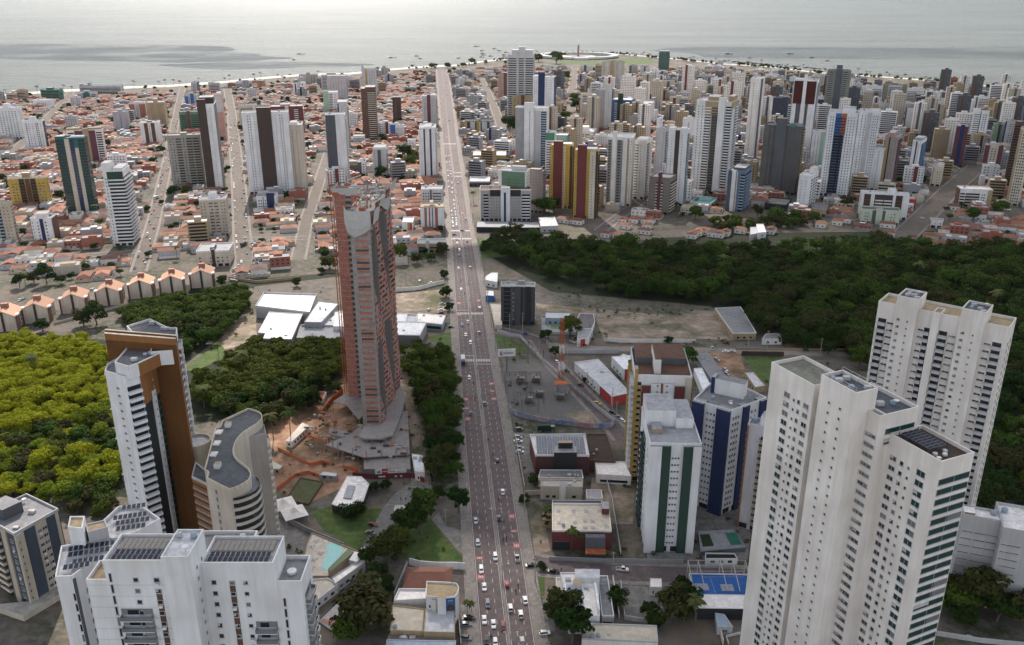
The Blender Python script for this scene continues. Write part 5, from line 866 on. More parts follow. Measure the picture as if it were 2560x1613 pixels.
# the tall unfinished tower
b = Bld('unfinished_tower', 'tall unfinished concrete and red brick tower wrapped in netting at the top', 'tower', (-76, 430), False)
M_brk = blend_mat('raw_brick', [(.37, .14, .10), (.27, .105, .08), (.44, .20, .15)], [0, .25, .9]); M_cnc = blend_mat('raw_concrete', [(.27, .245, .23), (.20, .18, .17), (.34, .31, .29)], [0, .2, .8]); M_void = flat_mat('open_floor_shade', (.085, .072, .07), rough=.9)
def outline(z, k):
 w = [(-76 - k, 401 - k), (-66.6 + k * .6, 401 - k)]
 for i in range(1, 13):
  t = i / 13.0; w.append((-66.6 + 2.8 * t + k * .6 + 1.15 * math.sin(t * 13 + z * .11) + .3, 401 + 55 * t))
 return w + [(-64 + k * .5, 458 + k * .5), (-75, 466 + k), (-91 - k, 460 + k * .5), (-90 - k, 438 - k), (-77 - k, 435)]
loc = lambda pts: [(x - b.o[0], y - b.o[1]) for x, y in pts]
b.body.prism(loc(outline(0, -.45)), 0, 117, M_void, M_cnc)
bp = MB(); sp = MB()
def ring(mb, pts, z0, z1, m, top=True):
 pl = loc(pts); mb.prism(pl, z0, z1, m, M_cnc)
for i in range(1, 39):
 z = i * 3.02
 sp.prism(loc(outline(z, .12)), z - .22, z + .18, M_cnc, M_cnc, True)
 o = outline(z, 0.0)
 for j in range(len(o)):
  a, c = o[j], o[(j + 1) % len(o)]; L = math.hypot(c[0] - a[0], c[1] - a[1]); u = ((c[0] - a[0]) / L, (c[1] - a[1]) / L); n = (u[1], -u[0]); oo = (a[0] - b.o[0], a[1] - b.o[1])
  front = j in (0, 15, 16) or j >= len(o) - 3
  r = random.Random(i * 31 + j)
  if front:
   if j == 0:
    bp.obox(oo, u, n, L * .22, L * .86, -.3, .05, z + .2, z + 1.45, M_brk); sp.obox(oo, u, n, 0, L * .22, -.3, .06, z + .2, z + 2.8, M_cnc); sp.obox(oo, u, n, L * .86, L, -.3, .06, z + .2, z + 2.8, M_cnc); sp.obox(oo, u, n, L * .22, L * .86, -.3, .02, z + 1.45, z + (2.8 if r.random() < .75 else 1.6), M_cnc)
   else:
    bp.obox(oo, u, n, .2, L * .45, -.3, .05, z + .2, z + 2.8, M_brk); bp.obox(oo, u, n, L * .68, L - .1, -.3, .05, z + .2, z + 2.8, M_brk); sp.obox(oo, u, n, L * .45, L * .68, -.3, .03, z + .2, z + 1.1, M_cnc)
  else:
   bp.obox(oo, u, n, 0, L, -.25, .12, z + .2, z + 1.3, M_brk)
   if r.random() < .7: (sp if r.random() < .6 else bp).obox(oo, u, n, L * .3, L * .72, -.3, .02, z + 1.25, z + 2.8, M_cnc if r.random() < .7 else M_brk)
b.part('brick_infill', bp); b.part('floor_slab', sp)
nb = MB(); M_net = flat_mat('safety_netting', (.42, .41, .40), rough=.9, scale=.8, var=.25)
def drape(pts, zt, zb):
 k = len(pts)
 for j in range(k - 1):
  for q in range(3):
   t0, t1 = q / 3.0, (q + 1) / 3.0; bul = lambda t: .5 + 1.1 * math.sin(t * 2.6)
   def P(i, t):
    x, y = pts[i]; n = (.35, -.9); zz = zt[i] + (zb[i] - zt[i]) * t; return (x - b.o[0] + n[0] * bul(t) * (.4 + .3 * math.sin(i * 2.1)), y - b.o[1] + n[1] * bul(t), zz)
   nb.poly([P(j, t1), P(j + 1, t1), P(j + 1, t0), P(j, t0)], M_net)
drape([(-79, 404), (-77.4, 400.8), (-74, 400.4), (-70, 400.4), (-66.2, 400.6)], [120, 118.5, 118, 118, 118.2], [112, 108, 105.5, 107, 110])
for x0, k in ((0, 1),):
 pts = [(-65.2 + 3.4 * t + .9 * math.sin(t * 13), 401 + 57 * t) for t in [i / 12.0 for i in range(13)]]
 for j in range(12):
  zt = [118 + .9 * math.sin(i * 1.7) + (3.5 if i > 9 else 0) for i in (j, j + 1)]; zb = [zt[q] - 5.2 - 2 * math.sin(i * .9 + 1) * (1 if i < 9 else .3) for q, i in enumerate((j, j + 1))]
  a, c = pts[j], pts[j + 1]; nb.poly([(a[0] - b.o[0], a[1] - b.o[1], zb[0]), (c[0] - b.o[0], c[1] - b.o[1], zb[1]), (c[0] - b.o[0] + .9, c[1] - b.o[1], zt[1]), (a[0] - b.o[0] + .9, a[1] - b.o[1], zt[0])], M_net)
b.part('safety_net', nb); nb = MB()
pts = [(-77.5, 436), (-84, 437.5), (-91, 439), (-92.4, 450), (-92, 461)]
for j in range(4):
 a, c = pts[j], pts[j + 1]; nb.poly([(c[0] - b.o[0], c[1] - b.o[1], 110), (a[0] - b.o[0], a[1] - b.o[1], 111.5), (a[0] - b.o[0], a[1] - b.o[1] - .8, 122 - j), (c[0] - b.o[0], c[1] - b.o[1] - .8, 121 - j * .5)], M_net)
b.part('safety_net', nb); r = random.Random(4); rb = MB()
for i in range(70):
 x, y = r.uniform(-78, -67), r.uniform(403, 462)
 if y > 437 and r.random() < .5: x = r.uniform(-90, -68)
 w, d = r.uniform(.2, 1.6), r.uniform(.2, 1.8); hh = r.uniform(.2, 1.6); rb.box(x - b.o[0] - w, x - b.o[0] + w, y - b.o[1] - d, y - b.o[1] + d, 117.0, 117 + hh, r.choice([M_cnc, M_cnc, wall_mat('offwhite'), wall_mat('tan'), M_net, wall_mat('rust')]))
for i in range(34):
 x, y = r.uniform(-77, -67), r.uniform(404, 462); rb.bar((x - b.o[0], y - b.o[1], 117), (x - b.o[0] + r.uniform(-.3, .3), y - b.o[1], 117 + r.uniform(2, 4.5)), .16, r.choice([M_cnc, wall_mat('rust'), wall_mat('gray')]))
b.part('formwork_debris', rb)
mast = MB(); mr_ = wall_mat('rust'); x0, y0 = -92.6 - b.o[0], 440 - b.o[1]
for dx, dy in ((0, 0), (1.3, 0), (1.3, 1.3), (0, 1.3)): mast.bar((x0 + dx, y0 + dy, 0), (x0 + dx, y0 + dy, 128), .12, mr_)
for i in range(64):
 z = i * 2.0; s = i % 2; mast.bar((x0 + 1.3 * s, y0, z), (x0 + 1.3 * (1 - s), y0, z + 2), .07, mr_); mast.bar((x0 + 1.3, y0 + 1.3 * s, z), (x0 + 1.3, y0 + 1.3 * (1 - s), z + 2), .07, mr_)
b.part('hoist_mast', mast)
for px_ in ((-83, 437),): 
 m2 = MB(); m2.bar((px_[0] - b.o[0], px_[1] - b.o[1], 110), (px_[0] - b.o[0], px_[1] - b.o[1], 127), .2, mr_); m2.bar((px_[0] - b.o[0], px_[1] - b.o[1], 125), (px_[0] + 7 - b.o[0], px_[1] + 3 - b.o[1], 127), .15, wall_mat('offwhite')); b.part('roof_crane', m2)
cn = MB()
for i in range(10): 
 x = -62.6 - b.o[0] + r.uniform(-.2, .4); y = 404 + i * 5 - b.o[1]; z = 88 - i * .6; cn.bar((x - 1.5, y, z), (x + 2.2, y, z + .6), .12, wall_mat('dbrown')); cn.bar((x + 2.2, y, z + .6), (x + 2.2, y + 5, z), .08, wall_mat('dbrown')); cn.bar((x - 1.5, y, z + 4), (x + 2.2, y, z + 4.6), .12, wall_mat('dbrown'))
b.part('catch_scaffold', cn)
pod = MB(); 
pod.prism(loc(up('S', [(940, 800), (990, 825), (1150, 825), (1260, 790), (1350, 560), (1390, 400), (1330, 330), (990, 700)], 7)), 6.4, 7.2, M_cnc, None, True)
pod.prism(loc(up('S', [(620, 880), (985, 1000), (1420, 970), (1400, 560), (1130, 560), (860, 780)], 4.5)), 4.0, 4.6, M_cnc, None, True); pod.prism(loc(up('S', [(985, 1010), (1420, 985), (1430, 1110), (985, 1110)], 3)), .0, 3, wall_mat('mgray'), M_cnc)
for x, y in ((640, 870), (690, 890), (740, 915), (880, 960), (1010, 990), (1150, 985), (1290, 980), (1400, 975), (1020, 860), (1190, 860)): q = at('S', x, y, 4.5); pod.bar((q[0] - b.o[0], q[1] - b.o[1], 0), (q[0] - b.o[0], q[1] - b.o[1], 7.5), .3, M_cnc)
b.part('podium', pod); dk = MB(); dk.prism(loc(up('S', [(690, 470), (820, 500), (940, 640), (980, 600), (960, 380), (850, 370)], 5)), 4.4, 5.0, wall_mat('tan'), M_cnc, True); dk.prism(loc(up('S', [(660, 700), (940, 770), (930, 830), (650, 760)], 4)), 0, 3.2, wall_mat('concrete'), M_cnc); b.part('ramp_deck', dk)
sd_ = MB()
for i in range(150):
 x, y = r.uniform(440, 1400), r.uniform(600, 1100); q = at('S', x, y); w = r.uniform(.2, 1.5); z = 4.6 if i % 3 else .1; X, Y_ = q[0] - b.o[0], q[1] - b.o[1]
 if i % 4 == 0: sd_.bar((X, Y_, 0), (X, Y_, r.uniform(4, 8.5)), .12, r.choice([M_cnc, wall_mat('rust')]))
 else: sd_.box(X - w, X + w, Y_ - r.uniform(.2, 1.2), Y_ + .4, z, z + r.uniform(.2, 1.2), r.choice([M_cnc, M_void, wall_mat('tan'), M_brk, wall_mat('gray'), wall_mat('brown')]))
b.part('site_debris', sd_)
occupy([(-95, 398), (-60, 398), (-58, 468), (-95, 468)]); ro_ = b.finish()
for ch in ro_.children:
 if 'debris' in ch.name: ch['kind'] = 'stuff'; MARKS.append(('the tall unfinished tower', -76, 430))
# ---------------------------------------------------------------- low buildings of the near and middle part
def low(label, name, cat, reg, pts, h, wall='white', roof='gray', specs=None, par=.6, ptop=None, bits=0, mark=None, extra=None, fh=3.0):
 pl = up(reg, pts, h); c = (sum(p[0] for p in pl) / len(pl), sum(p[1] for p in pl) / len(pl)); b = Bld(name, label, cat, c)
 b.block(pl, 0, h - par, wall, roof, par, ptop)
 for i, s in (specs or {0: 'w .1 .9 3'}).items(): b.face(pl[i], pl[(i + 1) % len(pl)], 0, h - par, s, wall, fh, False)
 rooftop_bits(b, pl, h - par, bits, int(abs(c[0])))
 if extra: extra(b, pl, h)
 occupy(pl); b.finish()
 if mark: MARKS.append((mark, *c))
 return b
def boxon(b, name, reg, pts, z0, z1, wall, roof=None): b.boxpart(name, up(reg, pts, z1), z0, z1, wall, roof)
def ex_brick(b, pl, h):
 for i in range(9):
  t = i / 9.0; o = (pl[3][0] + (pl[2][0] - pl[3][0]) * (t + .02) + 1, pl[0][1] + 2); w = (pl[2][0] - pl[3][0]) / 9
  solar(b, (pl[0][0] + .8 + (pl[1][0] - pl[0][0] - 2) * t, pl[0][1] + 1.5), (1, 0), 2, 8, h - .6, pw=w * .36, pl=2.0, tilt=.03, m=flat_mat('blue_cells', (.06, .085, .15), rough=.25, var=.4))
 boxon(b, 'sign_block', '8', [(1495, 172), (1655, 172), (1650, 125), (1500, 125)], 0, h + 1.5, 'black', 'gray'); boxon(b, 'sign_block', '8', [(1525, 105), (1625, 105), (1622, 88), (1528, 88)], 0, h + 4.5, 'black', 'tan')
low('dark brick store with striped solar roof and black sign block', 'store', 'store', '8', [(1365, 185), (1742, 188), (1712, 38), (1326, 42)], 11, 'maroon', 'offwhite', {0: 'c .02 .98 (.075,.03,.03) .1'}, 1.0, 'white', 0, 'the solar roofed brick store', ex_brick)
low('low grey roofed annex with air conditioners below the brick store', 'annex', 'building', '8', [(1385, 345), (1700, 350), (1690, 292), (1400, 290)], 5, 'offwhite', 'mgray', {0: 'w .05 .5 3 1.2;w .7 .9 1'}, .4, None, 5)
low('pale two storey house with a tank between the brick stores', 'house', 'house', '8', [(1400, 405), (1695, 410), (1690, 360), (1410, 358)], 7, 'beige', 'concrete', {0: 'w .1 .4 2;c .45 .6 offwhite .4 .8;w .7 .9 1'}, .5, None, 2)
low('dark flat roof block with a tan hatch beside the solar store', 'building', 'building', '8', [(1740, 225), (1925, 228), (1862, 42), (1722, 42)], 6, 'brown', 'dbrown', {0: 'w .2 .8 2'}, .4, None, 2)
low('pale concrete roof shed right of the dark flat roof', 'shed', 'shed', '8', [(1795, 322), (2035, 335), (1990, 235), (1780, 232)], 5, 'offwhite', 'offwhite', {0: 's .1 .9'}, .3)
low('white framed pergola roof by the construction lane', 'pergola', 'pergola', '8', [(1725, 490), (1835, 492), (1828, 432), (1718, 430)], 4.5, 'offwhite', 'gray', {0: 'w .1 .9 2'}, .3)
def ex_store2(b, pl, h):
 for x, y in ((1525, 580), (1632, 580), (1718, 582), (1808, 580), (1530, 662), (1640, 662), (1858, 684), (1712, 648), (1764, 650), (1712, 698), (1768, 698)):
  q = at('8', x, y, h - .5); b.boxpart('skylight', rect(q, (1, 0), -.8, .8, -.8, .8), h - .7, h - .25, 'cream' if y > 640 and 1700 < x < 1800 else 'white')
 boxon(b, 'awning', '8', [(1715, 875), (1858, 878), (1850, 812), (1718, 808)], 4.2, 4.7, 'rust', 'rust'); boxon(b, 'entrance_block', '8', [(1715, 765), (1855, 768), (1850, 742), (1715, 740)], 0, h + .4, 'slate', 'slate'); boxon(b, 'stair_box', '8', [(1830, 565), (1880, 565), (1878, 515), (1828, 512)], 0, h + 2.2, 'maroon', 'gray')
low('brown brick store with a dotted tan roof and orange awning', 'store', 'store', '8', [(1482, 712), (1897, 716), (1876, 528), (1482, 524)], 9.5, 'maroon', 'beige', {0: 'c .02 .3 black .1 -5'}, .6, 'offwhite', 1, 'the dotted tan roof', ex_store2)
low('dark slatted shed roof above the dotted store', 'shed', 'shed', '8', [(1482, 535), (1830, 537), (1828, 505), (1482, 503)], 8, 'lgray', 'dgray', {0: 's .05 .95'}, .3)
low('small orange roofed kiosk beside the palm', 'kiosk', 'kiosk', '8', [(1415, 640), (1475, 642), (1475, 598), (1418, 596)], 4, 'tan', 'peach', {0: 'w .2 .8 1'}, .1)
def ex_white(b, pl, h):
 boxon(b, 'roof_deck', '8', [(1585, 1262), (1705, 1262), (1690, 1095), (1580, 1092)], 0, h + .8, 'white', 'sky'); boxon(b, 'roof_room', '8', [(1640, 1045), (1815, 1047), (1815, 986), (1640, 984)], 0, h + 2, 'white', 'lgray'); boxon(b, 'tank_box', '8', [(1625, 1100), (1678, 1102), (1676, 1062), (1628, 1060)], 0, h + 2.5, 'white', 'tan'); boxon(b, 'roof_beam', '8', [(1800, 1268), (1818, 1268), (1790, 1080), (1775, 1080)], 0, h + 1.2, 'white', 'white')
low('white stepped clinic with a blue tinted roof deck', 'clinic', 'clinic', '8', [(1600, 1310), (1815, 1312), (1800, 1010), (1540, 1008)], 8, 'bwhite', 'offwhite', {0: 'w .2 .8 3'}, .5, 'white', 3, 'the white stepped clinic', ex_white)
low('grey louvred side wing of the white clinic', 'wing', 'building', '8', [(1830, 1310), (1915, 1312), (1870, 1030), (1800, 1030)], 5, 'lgray', 'mgray', {0: 's .1 .9'}, .5, 'white')
low('low tan front hall with a curved ramp beside the clinic', 'hall', 'building', '8', [(1512, 1215), (1590, 1215), (1580, 1045), (1508, 1043)], 4.5, 'white', 'sand', {3: 'w .1 .9 3'}, .4)
low('long shallow grey metal roof at the bottom of the avenue', 'shed', 'shed', '8', [(1690, 1468), (2222, 1492), (2212, 1378), (1692, 1360)], 6, 'offwhite', 'beige', {0: 'w .1 .9 6'}, .4, 'lgray', 5, 'the long grey metal roof')
low('white gatehouse box at the empty car park', 'gatehouse', 'kiosk', '8', [(2165, 1110), (2248, 1112), (2245, 1052), (2168, 1050)], 4, 'offwhite', 'offwhite', {0: 'w .2 .4 1'}, .2)
def ex_poster(b, pl, h):
 pass
low('broad grey corrugated roof at the bottom left of the avenue', 'store', 'store', '8', [(350, 1412), (578, 1420), (590, 1262), (368, 1236)], 6, 'tan', 'beige', {0: 'w .1 .9 3'}, .3, None, 1)
low('streaked grey roof joined beside the rounded billboard tower', 'store', 'store', '8', [(582, 1424), (802, 1428), (802, 1262), (596, 1260)], 6.4, 'tan', 'lgray', {0: 'w .1 .9 3'}, .3)
low('white flat roofed strip with a dark glass front', 'store', 'store', '8', [(372, 1205), (600, 1190), (602, 1122), (412, 1120)], 7, 'white', 'offwhite', {0: 's .05 .95 1.8'}, .7)
low('pale blue roof at the very bottom edge beside the grey roofs', 'shed', 'shed', '8', [(320, 1530), (800, 1545), (810, 1486), (325, 1478)], 5, 'lgray', 'sky', {0: 'w .1 .9 3'}, .2)
low('small grey service yard building with pipes at the bottom', 'shed', 'shed', '8', [(330, 1480), (800, 1490), (795, 1440), (345, 1432)], 4, 'tan', 'mgray', {0: 'w .1 .9 3'}, .3, None, 5)
# rounded white block carrying the poster
pl = up('8', [(600, 1175), (740, 1185), (800, 1180), (825, 1150), (830, 1110), (815, 1085), (780, 1078), (605, 1070)], 12); c = at('8', 700, 1130, 12); b = Bld('store', 'white rounded block with a blue portrait poster on its front', 'store', c)
b.block(pl, 0, 11.4, 'white', 'tan', .7); bx = MB(); u_ = Vector((pl[2][0] - pl[1][0], pl[2][1] - pl[1][1])); L = u_.length; u_ = (u_.x / L, u_.y / L); o_ = (pl[1][0] - b.o[0], pl[1][1] - b.o[1]); n_ = (u_[1], -u_[0])
bx.obox(o_, u_, n_, -.2, L + .2, 0, .25, 3.2, 11.6, wall_mat('blue')); Pp = lambda a, d, z: (o_[0] + u_[0] * a + n_[0] * d, o_[1] + u_[1] * a + n_[1] * d, z)
def disc(mb, cx, cz, rx, rz, d, m, k=18): mb.poly([Pp(cx + rx * math.cos(2 * math.pi * i / k), d, cz + rz * math.sin(2 * math.pi * i / k)) for i in range(k)], m)
disc(bx, L * .5, 7.6, 1.35, 1.45, .28, wall_mat('dbrown')); disc(bx, L * .5, 7.1, .75, 1.05, .31, wall_mat('brown')); disc(bx, L * .5, 4.9, 1.75, 1.5, .30, wall_mat('lgray')); bx.poly([Pp(L * .2, .3, 10.4), Pp(L * .8, .3, 10.4), Pp(L * .8, .3, 10.9), Pp(L * .2, .3, 10.9)], wall_mat('sky'))
b.part('poster', bx); b.face(pl[0], pl[1], 0, 11, 'c .3 .5 offwhite .4;w .1 .25 1', 'white', 3, False); b.boxpart('stair_box', up('8', [(680, 1190), (738, 1192), (735, 1130), (680, 1128)], 13), 0, 13, 'white', 'tan'); occupy(pl); b.finish(); MARKS.append(('the portrait poster', *c))
# pitched roof houses as single things: wall body + roof child
ROOFM = [tile_mat('clay_tiles', PAL['tile']), tile_mat('pale_clay_tiles', PAL['tile2']), tile_mat('dark_clay_tiles', PAL['tile3']), tile_mat('peach_tiles', PAL['peach'])]
def hip_mesh(w, d, h, rh, wall, rm, hip=.5, ov=.5, name='house', win=True):
 bd = MB(); wm = wall_mat(wall); bd.prism([(-w/2, -d/2), (w/2, -d/2), (w/2, d/2), (-w/2, d/2)], 0, h, wm)
 if win:
  k = max(2, int(w / 4))
  for i in range(k):
   x = -w / 2 + w * (i + .5) / k; bd.poly([(x - .7, -d/2 - .04, 1.0), (x + .7, -d/2 - .04, 1.0), (x + .7, -d/2 - .04, 2.2), (x - .7, -d/2 - .04, 2.2)], glass(0))
  for s in (-1, 1): bd.poly([(s * (w/2 + .04), -1, 1), (s * (w/2 + .04), 1, 1), (s * (w/2 + .04), 1, 2.2), (s * (w/2 + .04), -1, 2.2)], glass(0))
 r = MB(); W2, D2 = w / 2 + ov, d / 2 + ov; z = h + .02
 if w >= d: a, c = (-W2 + hip * D2, 0, h + rh), (W2 - hip * D2, 0, h + rh)
 else: a, c = (0, -D2 + hip * W2, h + rh), (0, D2 - hip * W2, h + rh)
 P = [(-W2, -D2, z), (W2, -D2, z), (W2, D2, z), (-W2, D2, z)]
 if w >= d: fs = [[P[0], P[1], c, a], [P[1], P[2], c], [P[2], P[3], a, c], [P[3], P[0], a]]
 else: fs = [[P[0], P[1], a], [P[1], P[2], c, a], [P[2], P[3], c], [P[3], P[0], a, c]]
 for f in fs: r.poly(f, rm)
 r.poly(P[::-1], wm)
 rg = wall_mat('tan'); r.bar(a, c, .16, rg)
 return bd.mesh(name), r.mesh('roof')
# condominium row with peach gable roofs
M_pe = tile_mat('peach_tiles', PAL['peach']); proto = None
cond = [(35, 838, 1), (262, 778, 1), (522, 708, 1), (765, 655, 1), (992, 606, 1), (1210, 574, 1), (1418, 532, 1)]
ords = ['first', 'second', 'third', 'fourth', 'fifth', 'sixth', 'seventh', 'eighth', 'ninth', 'tenth', 'eleventh', 'twelfth', 'thirteenth', 'fourteenth', 'fifteenth', 'sixteenth', 'seventeenth', 'eighteenth', 'nineteenth', 'twentieth']
def ordn(i):
 if i < 20: return ords[i]
 tens = ['twenty', 'thirty', 'forty', 'fifty', 'sixty', 'seventy', 'eighty', 'ninety']
 if i < 99:
  t, u = divmod(i + 1, 10); return tens[t - 2] + ('-' + ords[u - 1] if u else 'th')
 return 'hundred-and-' + ordn(i - 100)
for i, (x, y, k) in enumerate(cond):
 p = at('4', x, y); w, d, h = 15.2, 17.0, 10.5
 if proto is None:
  t = thing('apartment_house', 'x', 'apartment house'); bd = MB(); wm = wall_mat((.66,.56,.48)); bd.prism([(-w/2, 0), (w/2, 0), (w/2, d), (-w/2, d)], 0, h, wm)
  for q in range(4):
   for s in (-1, 1):
    for yy in (3, 7.5, 12, 16): bd.poly([(s * (w/2 + .04), yy - .8, q * 2.6 + 1), (s * (w/2 + .04), yy + .8, q * 2.6 + 1), (s * (w/2 + .04), yy + .8, q * 2.6 + 2.1), (s * (w/2 + .04), yy - .8, q * 2.6 + 2.1)][::s], glass(0))
  bd.build('wall', t); sl = MB(); sl.box(-.8, .8, -.12, .4, 0, h + 3.0, wall_mat('dbrown')); sl.build('stair_slot', t); rf = MB(); ov = .9; rh = 4.2
  rf.poly([(-w/2-ov, -.7, h), (0, -.7, h+rh), (0, d+.7, h+rh), (-w/2-ov, d+.7, h)][::-1], M_pe); rf.poly([(w/2+ov, -.7, h), (w/2+ov, d+.7, h), (0, d+.7, h+rh), (0, -.7, h+rh)], M_pe)
  for yy in (-.0, d): rf.poly([(-w/2, yy, h), (w/2, yy, h), (0, yy, h + rh - .1)] if yy <= 0 else [(w/2, yy, h), (-w/2, yy, h), (0, yy, h + rh - .1)], wm)
  rf.bar((0, -.7, h + rh), (0, d + .7, h + rh), .2, wall_mat('peach')); rr = rf.build('roof', t); tw = MB(); tw.box(-2.2, 2.2, 7.5, 10.5, h + 1.5, h + 6.6, wall_mat((.34,.17,.14)), roof_mat((.40,.22,.17))); tw.build('tank_housing', t)
  for s in (-1, 1):
   sd_ = MB(); sd_.box(s * (w/2 + .1) if s > 0 else -w/2 - 1.6, w/2 + 1.6 if s > 0 else -w/2 - .1, 1.5, 5, 0, h - .2, wall_mat((.24,.13,.10))); sd_.box(w/2 - .2 if s > 0 else -w/2 - 1.9, w/2 + 1.9 if s > 0 else -w/2 + .2, 1.2, 5.3, h - .2, h + .6, wall_mat('white')); sd_.build('stair_shaft', t)
  proto = t; o = t; o.location = (p[0], p[1], 0); o.rotation_euler = (0, 0, R_(12))
 else: o = copy_tree(proto, (p[0], p[1], 0), R_(12 + (i % 3 - 1) * 1.5))
 tag(o, 'peach gabled apartment house with a brown centre slot, %s from the left of its row' % ords[i], 'apartment house', 'gabled apartment houses in a row')
 occupy([(p[0] - 10, p[1] - 2), (p[0] + 10, p[1] - 2), (p[0] + 6, p[1] + 21), (p[0] - 14, p[1] + 21)])
MARKS.append(('the peach gabled row', *at('4', 765, 640)))
# the white roofed school sheds left of the unfinished tower
low('white vaulted gymnasium with a high grey parapet', 'gymnasium', 'gymnasium', '4', [(1788, 655), (2168, 700), (2216, 572), (1846, 560)], 9, 'lgray', 'white', {0: 'c .0 .98 (.4,.4,.42) .1'}, 1.2, 'lgray', 0, 'the vaulted gymnasium')
low('low hall with a notched bright white roof near the dirt track', 'hall', 'hall', '4', [(1842, 884), (2040, 888), (2118, 712), (1884, 698), (1806, 842), (1858, 846)], 8, (.2,.2,.21), 'bwhite', {0: 'w .1 .9 2'}, .5, 'offwhite', 2, 'the notched white roof')
low('grey stepped block with rooftop fans between the white halls', 'hall', 'hall', '4', [(2128, 770), (2250, 772), (2370, 640), (2230, 625)], 9, 'gray', 'white', {0: 'w .1 .9 2', 1: 'w .1 .9 3'}, .4, None, 4)
low('flat white plant roof lined with fans', 'hall', 'hall', '4', [(2110, 790), (2330, 792), (2400, 690), (2370, 690)], 6, 'lgray', 'white', {0: 'w .1 .9 2'}, .3, None, 5)
low('grey ribbed shed roof half behind the grove', 'shed', 'shed', '4', [(2075, 880), (2380, 884), (2385, 790), (2100, 788)], 5, 'gray', 'gray', {0: 'w .1 .9 2'}, .2)
low('white end wall block behind the unfinished tower', 'hall', 'hall', '4', [(2330, 800), (2460, 802), (2470, 700), (2345, 698)], 8, 'white', 'offwhite', {0: 'w .1 .9 2'}, .3)
low('white roofed hall just right of the unfinished tower', 'hall', 'hall', '5', [(372, 858), (558, 862), (606, 770), (372, 765)], 7.5, 'gray', 'white', {0: 'c .0 .98 (.16,.16,.17) .1'}, .5, 'white', 1, 'the hall right of the unfinished tower')
low('white flat pavilion with an open court behind that hall', 'pavilion', 'hall', '5', [(375, 765), (470, 766), (475, 712), (375, 705)], 7, 'white', 'white', {0: 'w .1 .9 2'}, .4)
low('low bluish entrance pavilion by the avenue kerb', 'pavilion', 'pavilion', '5', [(535, 768), (715, 785), (740, 722), (545, 706)], 5, 'sky', 'offwhite', {0: 's .05 .95 2'}, .3, 'white', 3)
low('small white box wall inside the school pavilion court', 'pavilion', 'pavilion', '5', [(460, 764), (535, 766), (540, 715), (470, 712)], 7.6, 'white', 'lgray', {0: 'w .1 .9 2'}, 1.0)
# pool court beside the dark slate block
low('walled green sports court beside the dark slate block', 'sports_court', 'court', '5', [(1412, 838), (1655, 842), (1600, 735), (1412, 722)], 1.6, 'offwhite', 'gray', {0: 'c 0 1 offwhite .1'}, 1.2, 'lgray', 0, 'the green sports court', lambda b, pl, h: boxon(b, 'green_surface', '5', [(1480, 820), (1625, 822), (1595, 750), (1462, 745)], .4, .46, (.20,.27,.16), (.20,.27,.16)))
low('pale blue wall block above the sports court', 'pavilion', 'pavilion', '5', [(1435, 742), (1620, 745), (1612, 705), (1440, 702)], 5, 'sky', 'lgray', {0: 'w .1 .9 4'}, .3)
low('dark curved pool deck with a wavy parapet', 'pool_deck', 'deck', '5', [(1665, 818), (1760, 818), (1785, 770), (1775, 712), (1680, 708), (1650, 760)], 4, 'lgray', (.16,.14,.15), {0: 'w .1 .9 2'}, .5, 'white')
low('small white corner shop with red signs by the sports court', 'shop', 'shop', '5', [(1660, 895), (1740, 880), (1770, 815), (1670, 815)], 5, 'offwhite', 'gray', {0: 'c .3 .7 red .1;w .1 .25 1', 1: 'c .1 .9 lgray .1'}, .3)
low('large white shade canopy behind the dark slate block', 'canopy', 'canopy', '5', [(1015, 475), (1100, 490), (1105, 425), (1060, 425), (1020, 450)], 5, 'white', 'white', {0: 'w .1 .9 2'}, .1)
low('blue walled cube with two white roof panels beside the avenue', 'kiosk', 'kiosk', '5', [(1020, 585), (1080, 588), (1078, 548), (1022, 546)], 5, 'navy', 'white', {0: 'c 0 1 blue .1'}, .3)
low('cream parking terrace along the dark slate block', 'terrace', 'terrace', '5', [(1085, 790), (1135, 790), (1125, 640), (1050, 635)], 3, 'cream', 'sand', {3: 'w .1 .9 4'}, .6)
# market and warehouses
low('long white market hall roof along the diagonal side road', 'market_hall', 'market', '5', [(1905, 1290), (2030, 1262), (1808, 1028), (1642, 1052)], 6, 'white', 'lgray', {3: 'c .7 .98 red .15;w .1 .6 6', 0: 'c .0 .98 red .2'}, .4, 'white', 1, 'the long market roof')
low('white arched market roof behind the long one', 'market_hall', 'market', '5', [(1985, 1100), (2080, 1096), (2062, 1000), (1902, 1012)], 7, 'bwhite', 'bwhite', {0: 'c .1 .6 red .2', 3: 'w .1 .9 3'}, .3, 'white')
low('white market block with a red letter water tower', 'market_hall', 'market', '5', [(2080, 1020), (2290, 1025), (2270, 965), (2055, 962)], 6, 'white', 'lgray', {0: 'w .1 .9 4'}, .3, 'white', 2, None, lambda b, pl, h: (boxon(b, 'water_tower', '5', [(2165, 975), (2207, 978), (2200, 935), (2148, 930)], 0, 14, 'white', 'blue')))
low('white warehouse roof sloping behind the yellow finned tower', 'warehouse', 'warehouse', 'V', [(1100, 640), (1235, 640), (1085, 352), (985, 358)], 5, 'white', 'white', {0: 'w .1 .9 3'}, .3)
low('long ribbed grey warehouse roof toward the earth road', 'warehouse', 'warehouse', 'V', [(1230, 530), (1400, 470), (1160, 150), (985, 160)], 5, 'gray', 'mgray', {0: 'w .1 .9 3', 1: 'w .1 .9 6'}, .2, None, 0, 'the ribbed warehouse roof')
low('low grey concrete slab store beside the warehouses', 'warehouse', 'warehouse', 'V', [(1760, 600), (1888, 575), (1740, 405), (1625, 408)], 4, 'tan', 'lgray', {3: 'w .1 .9 4'}, .2)
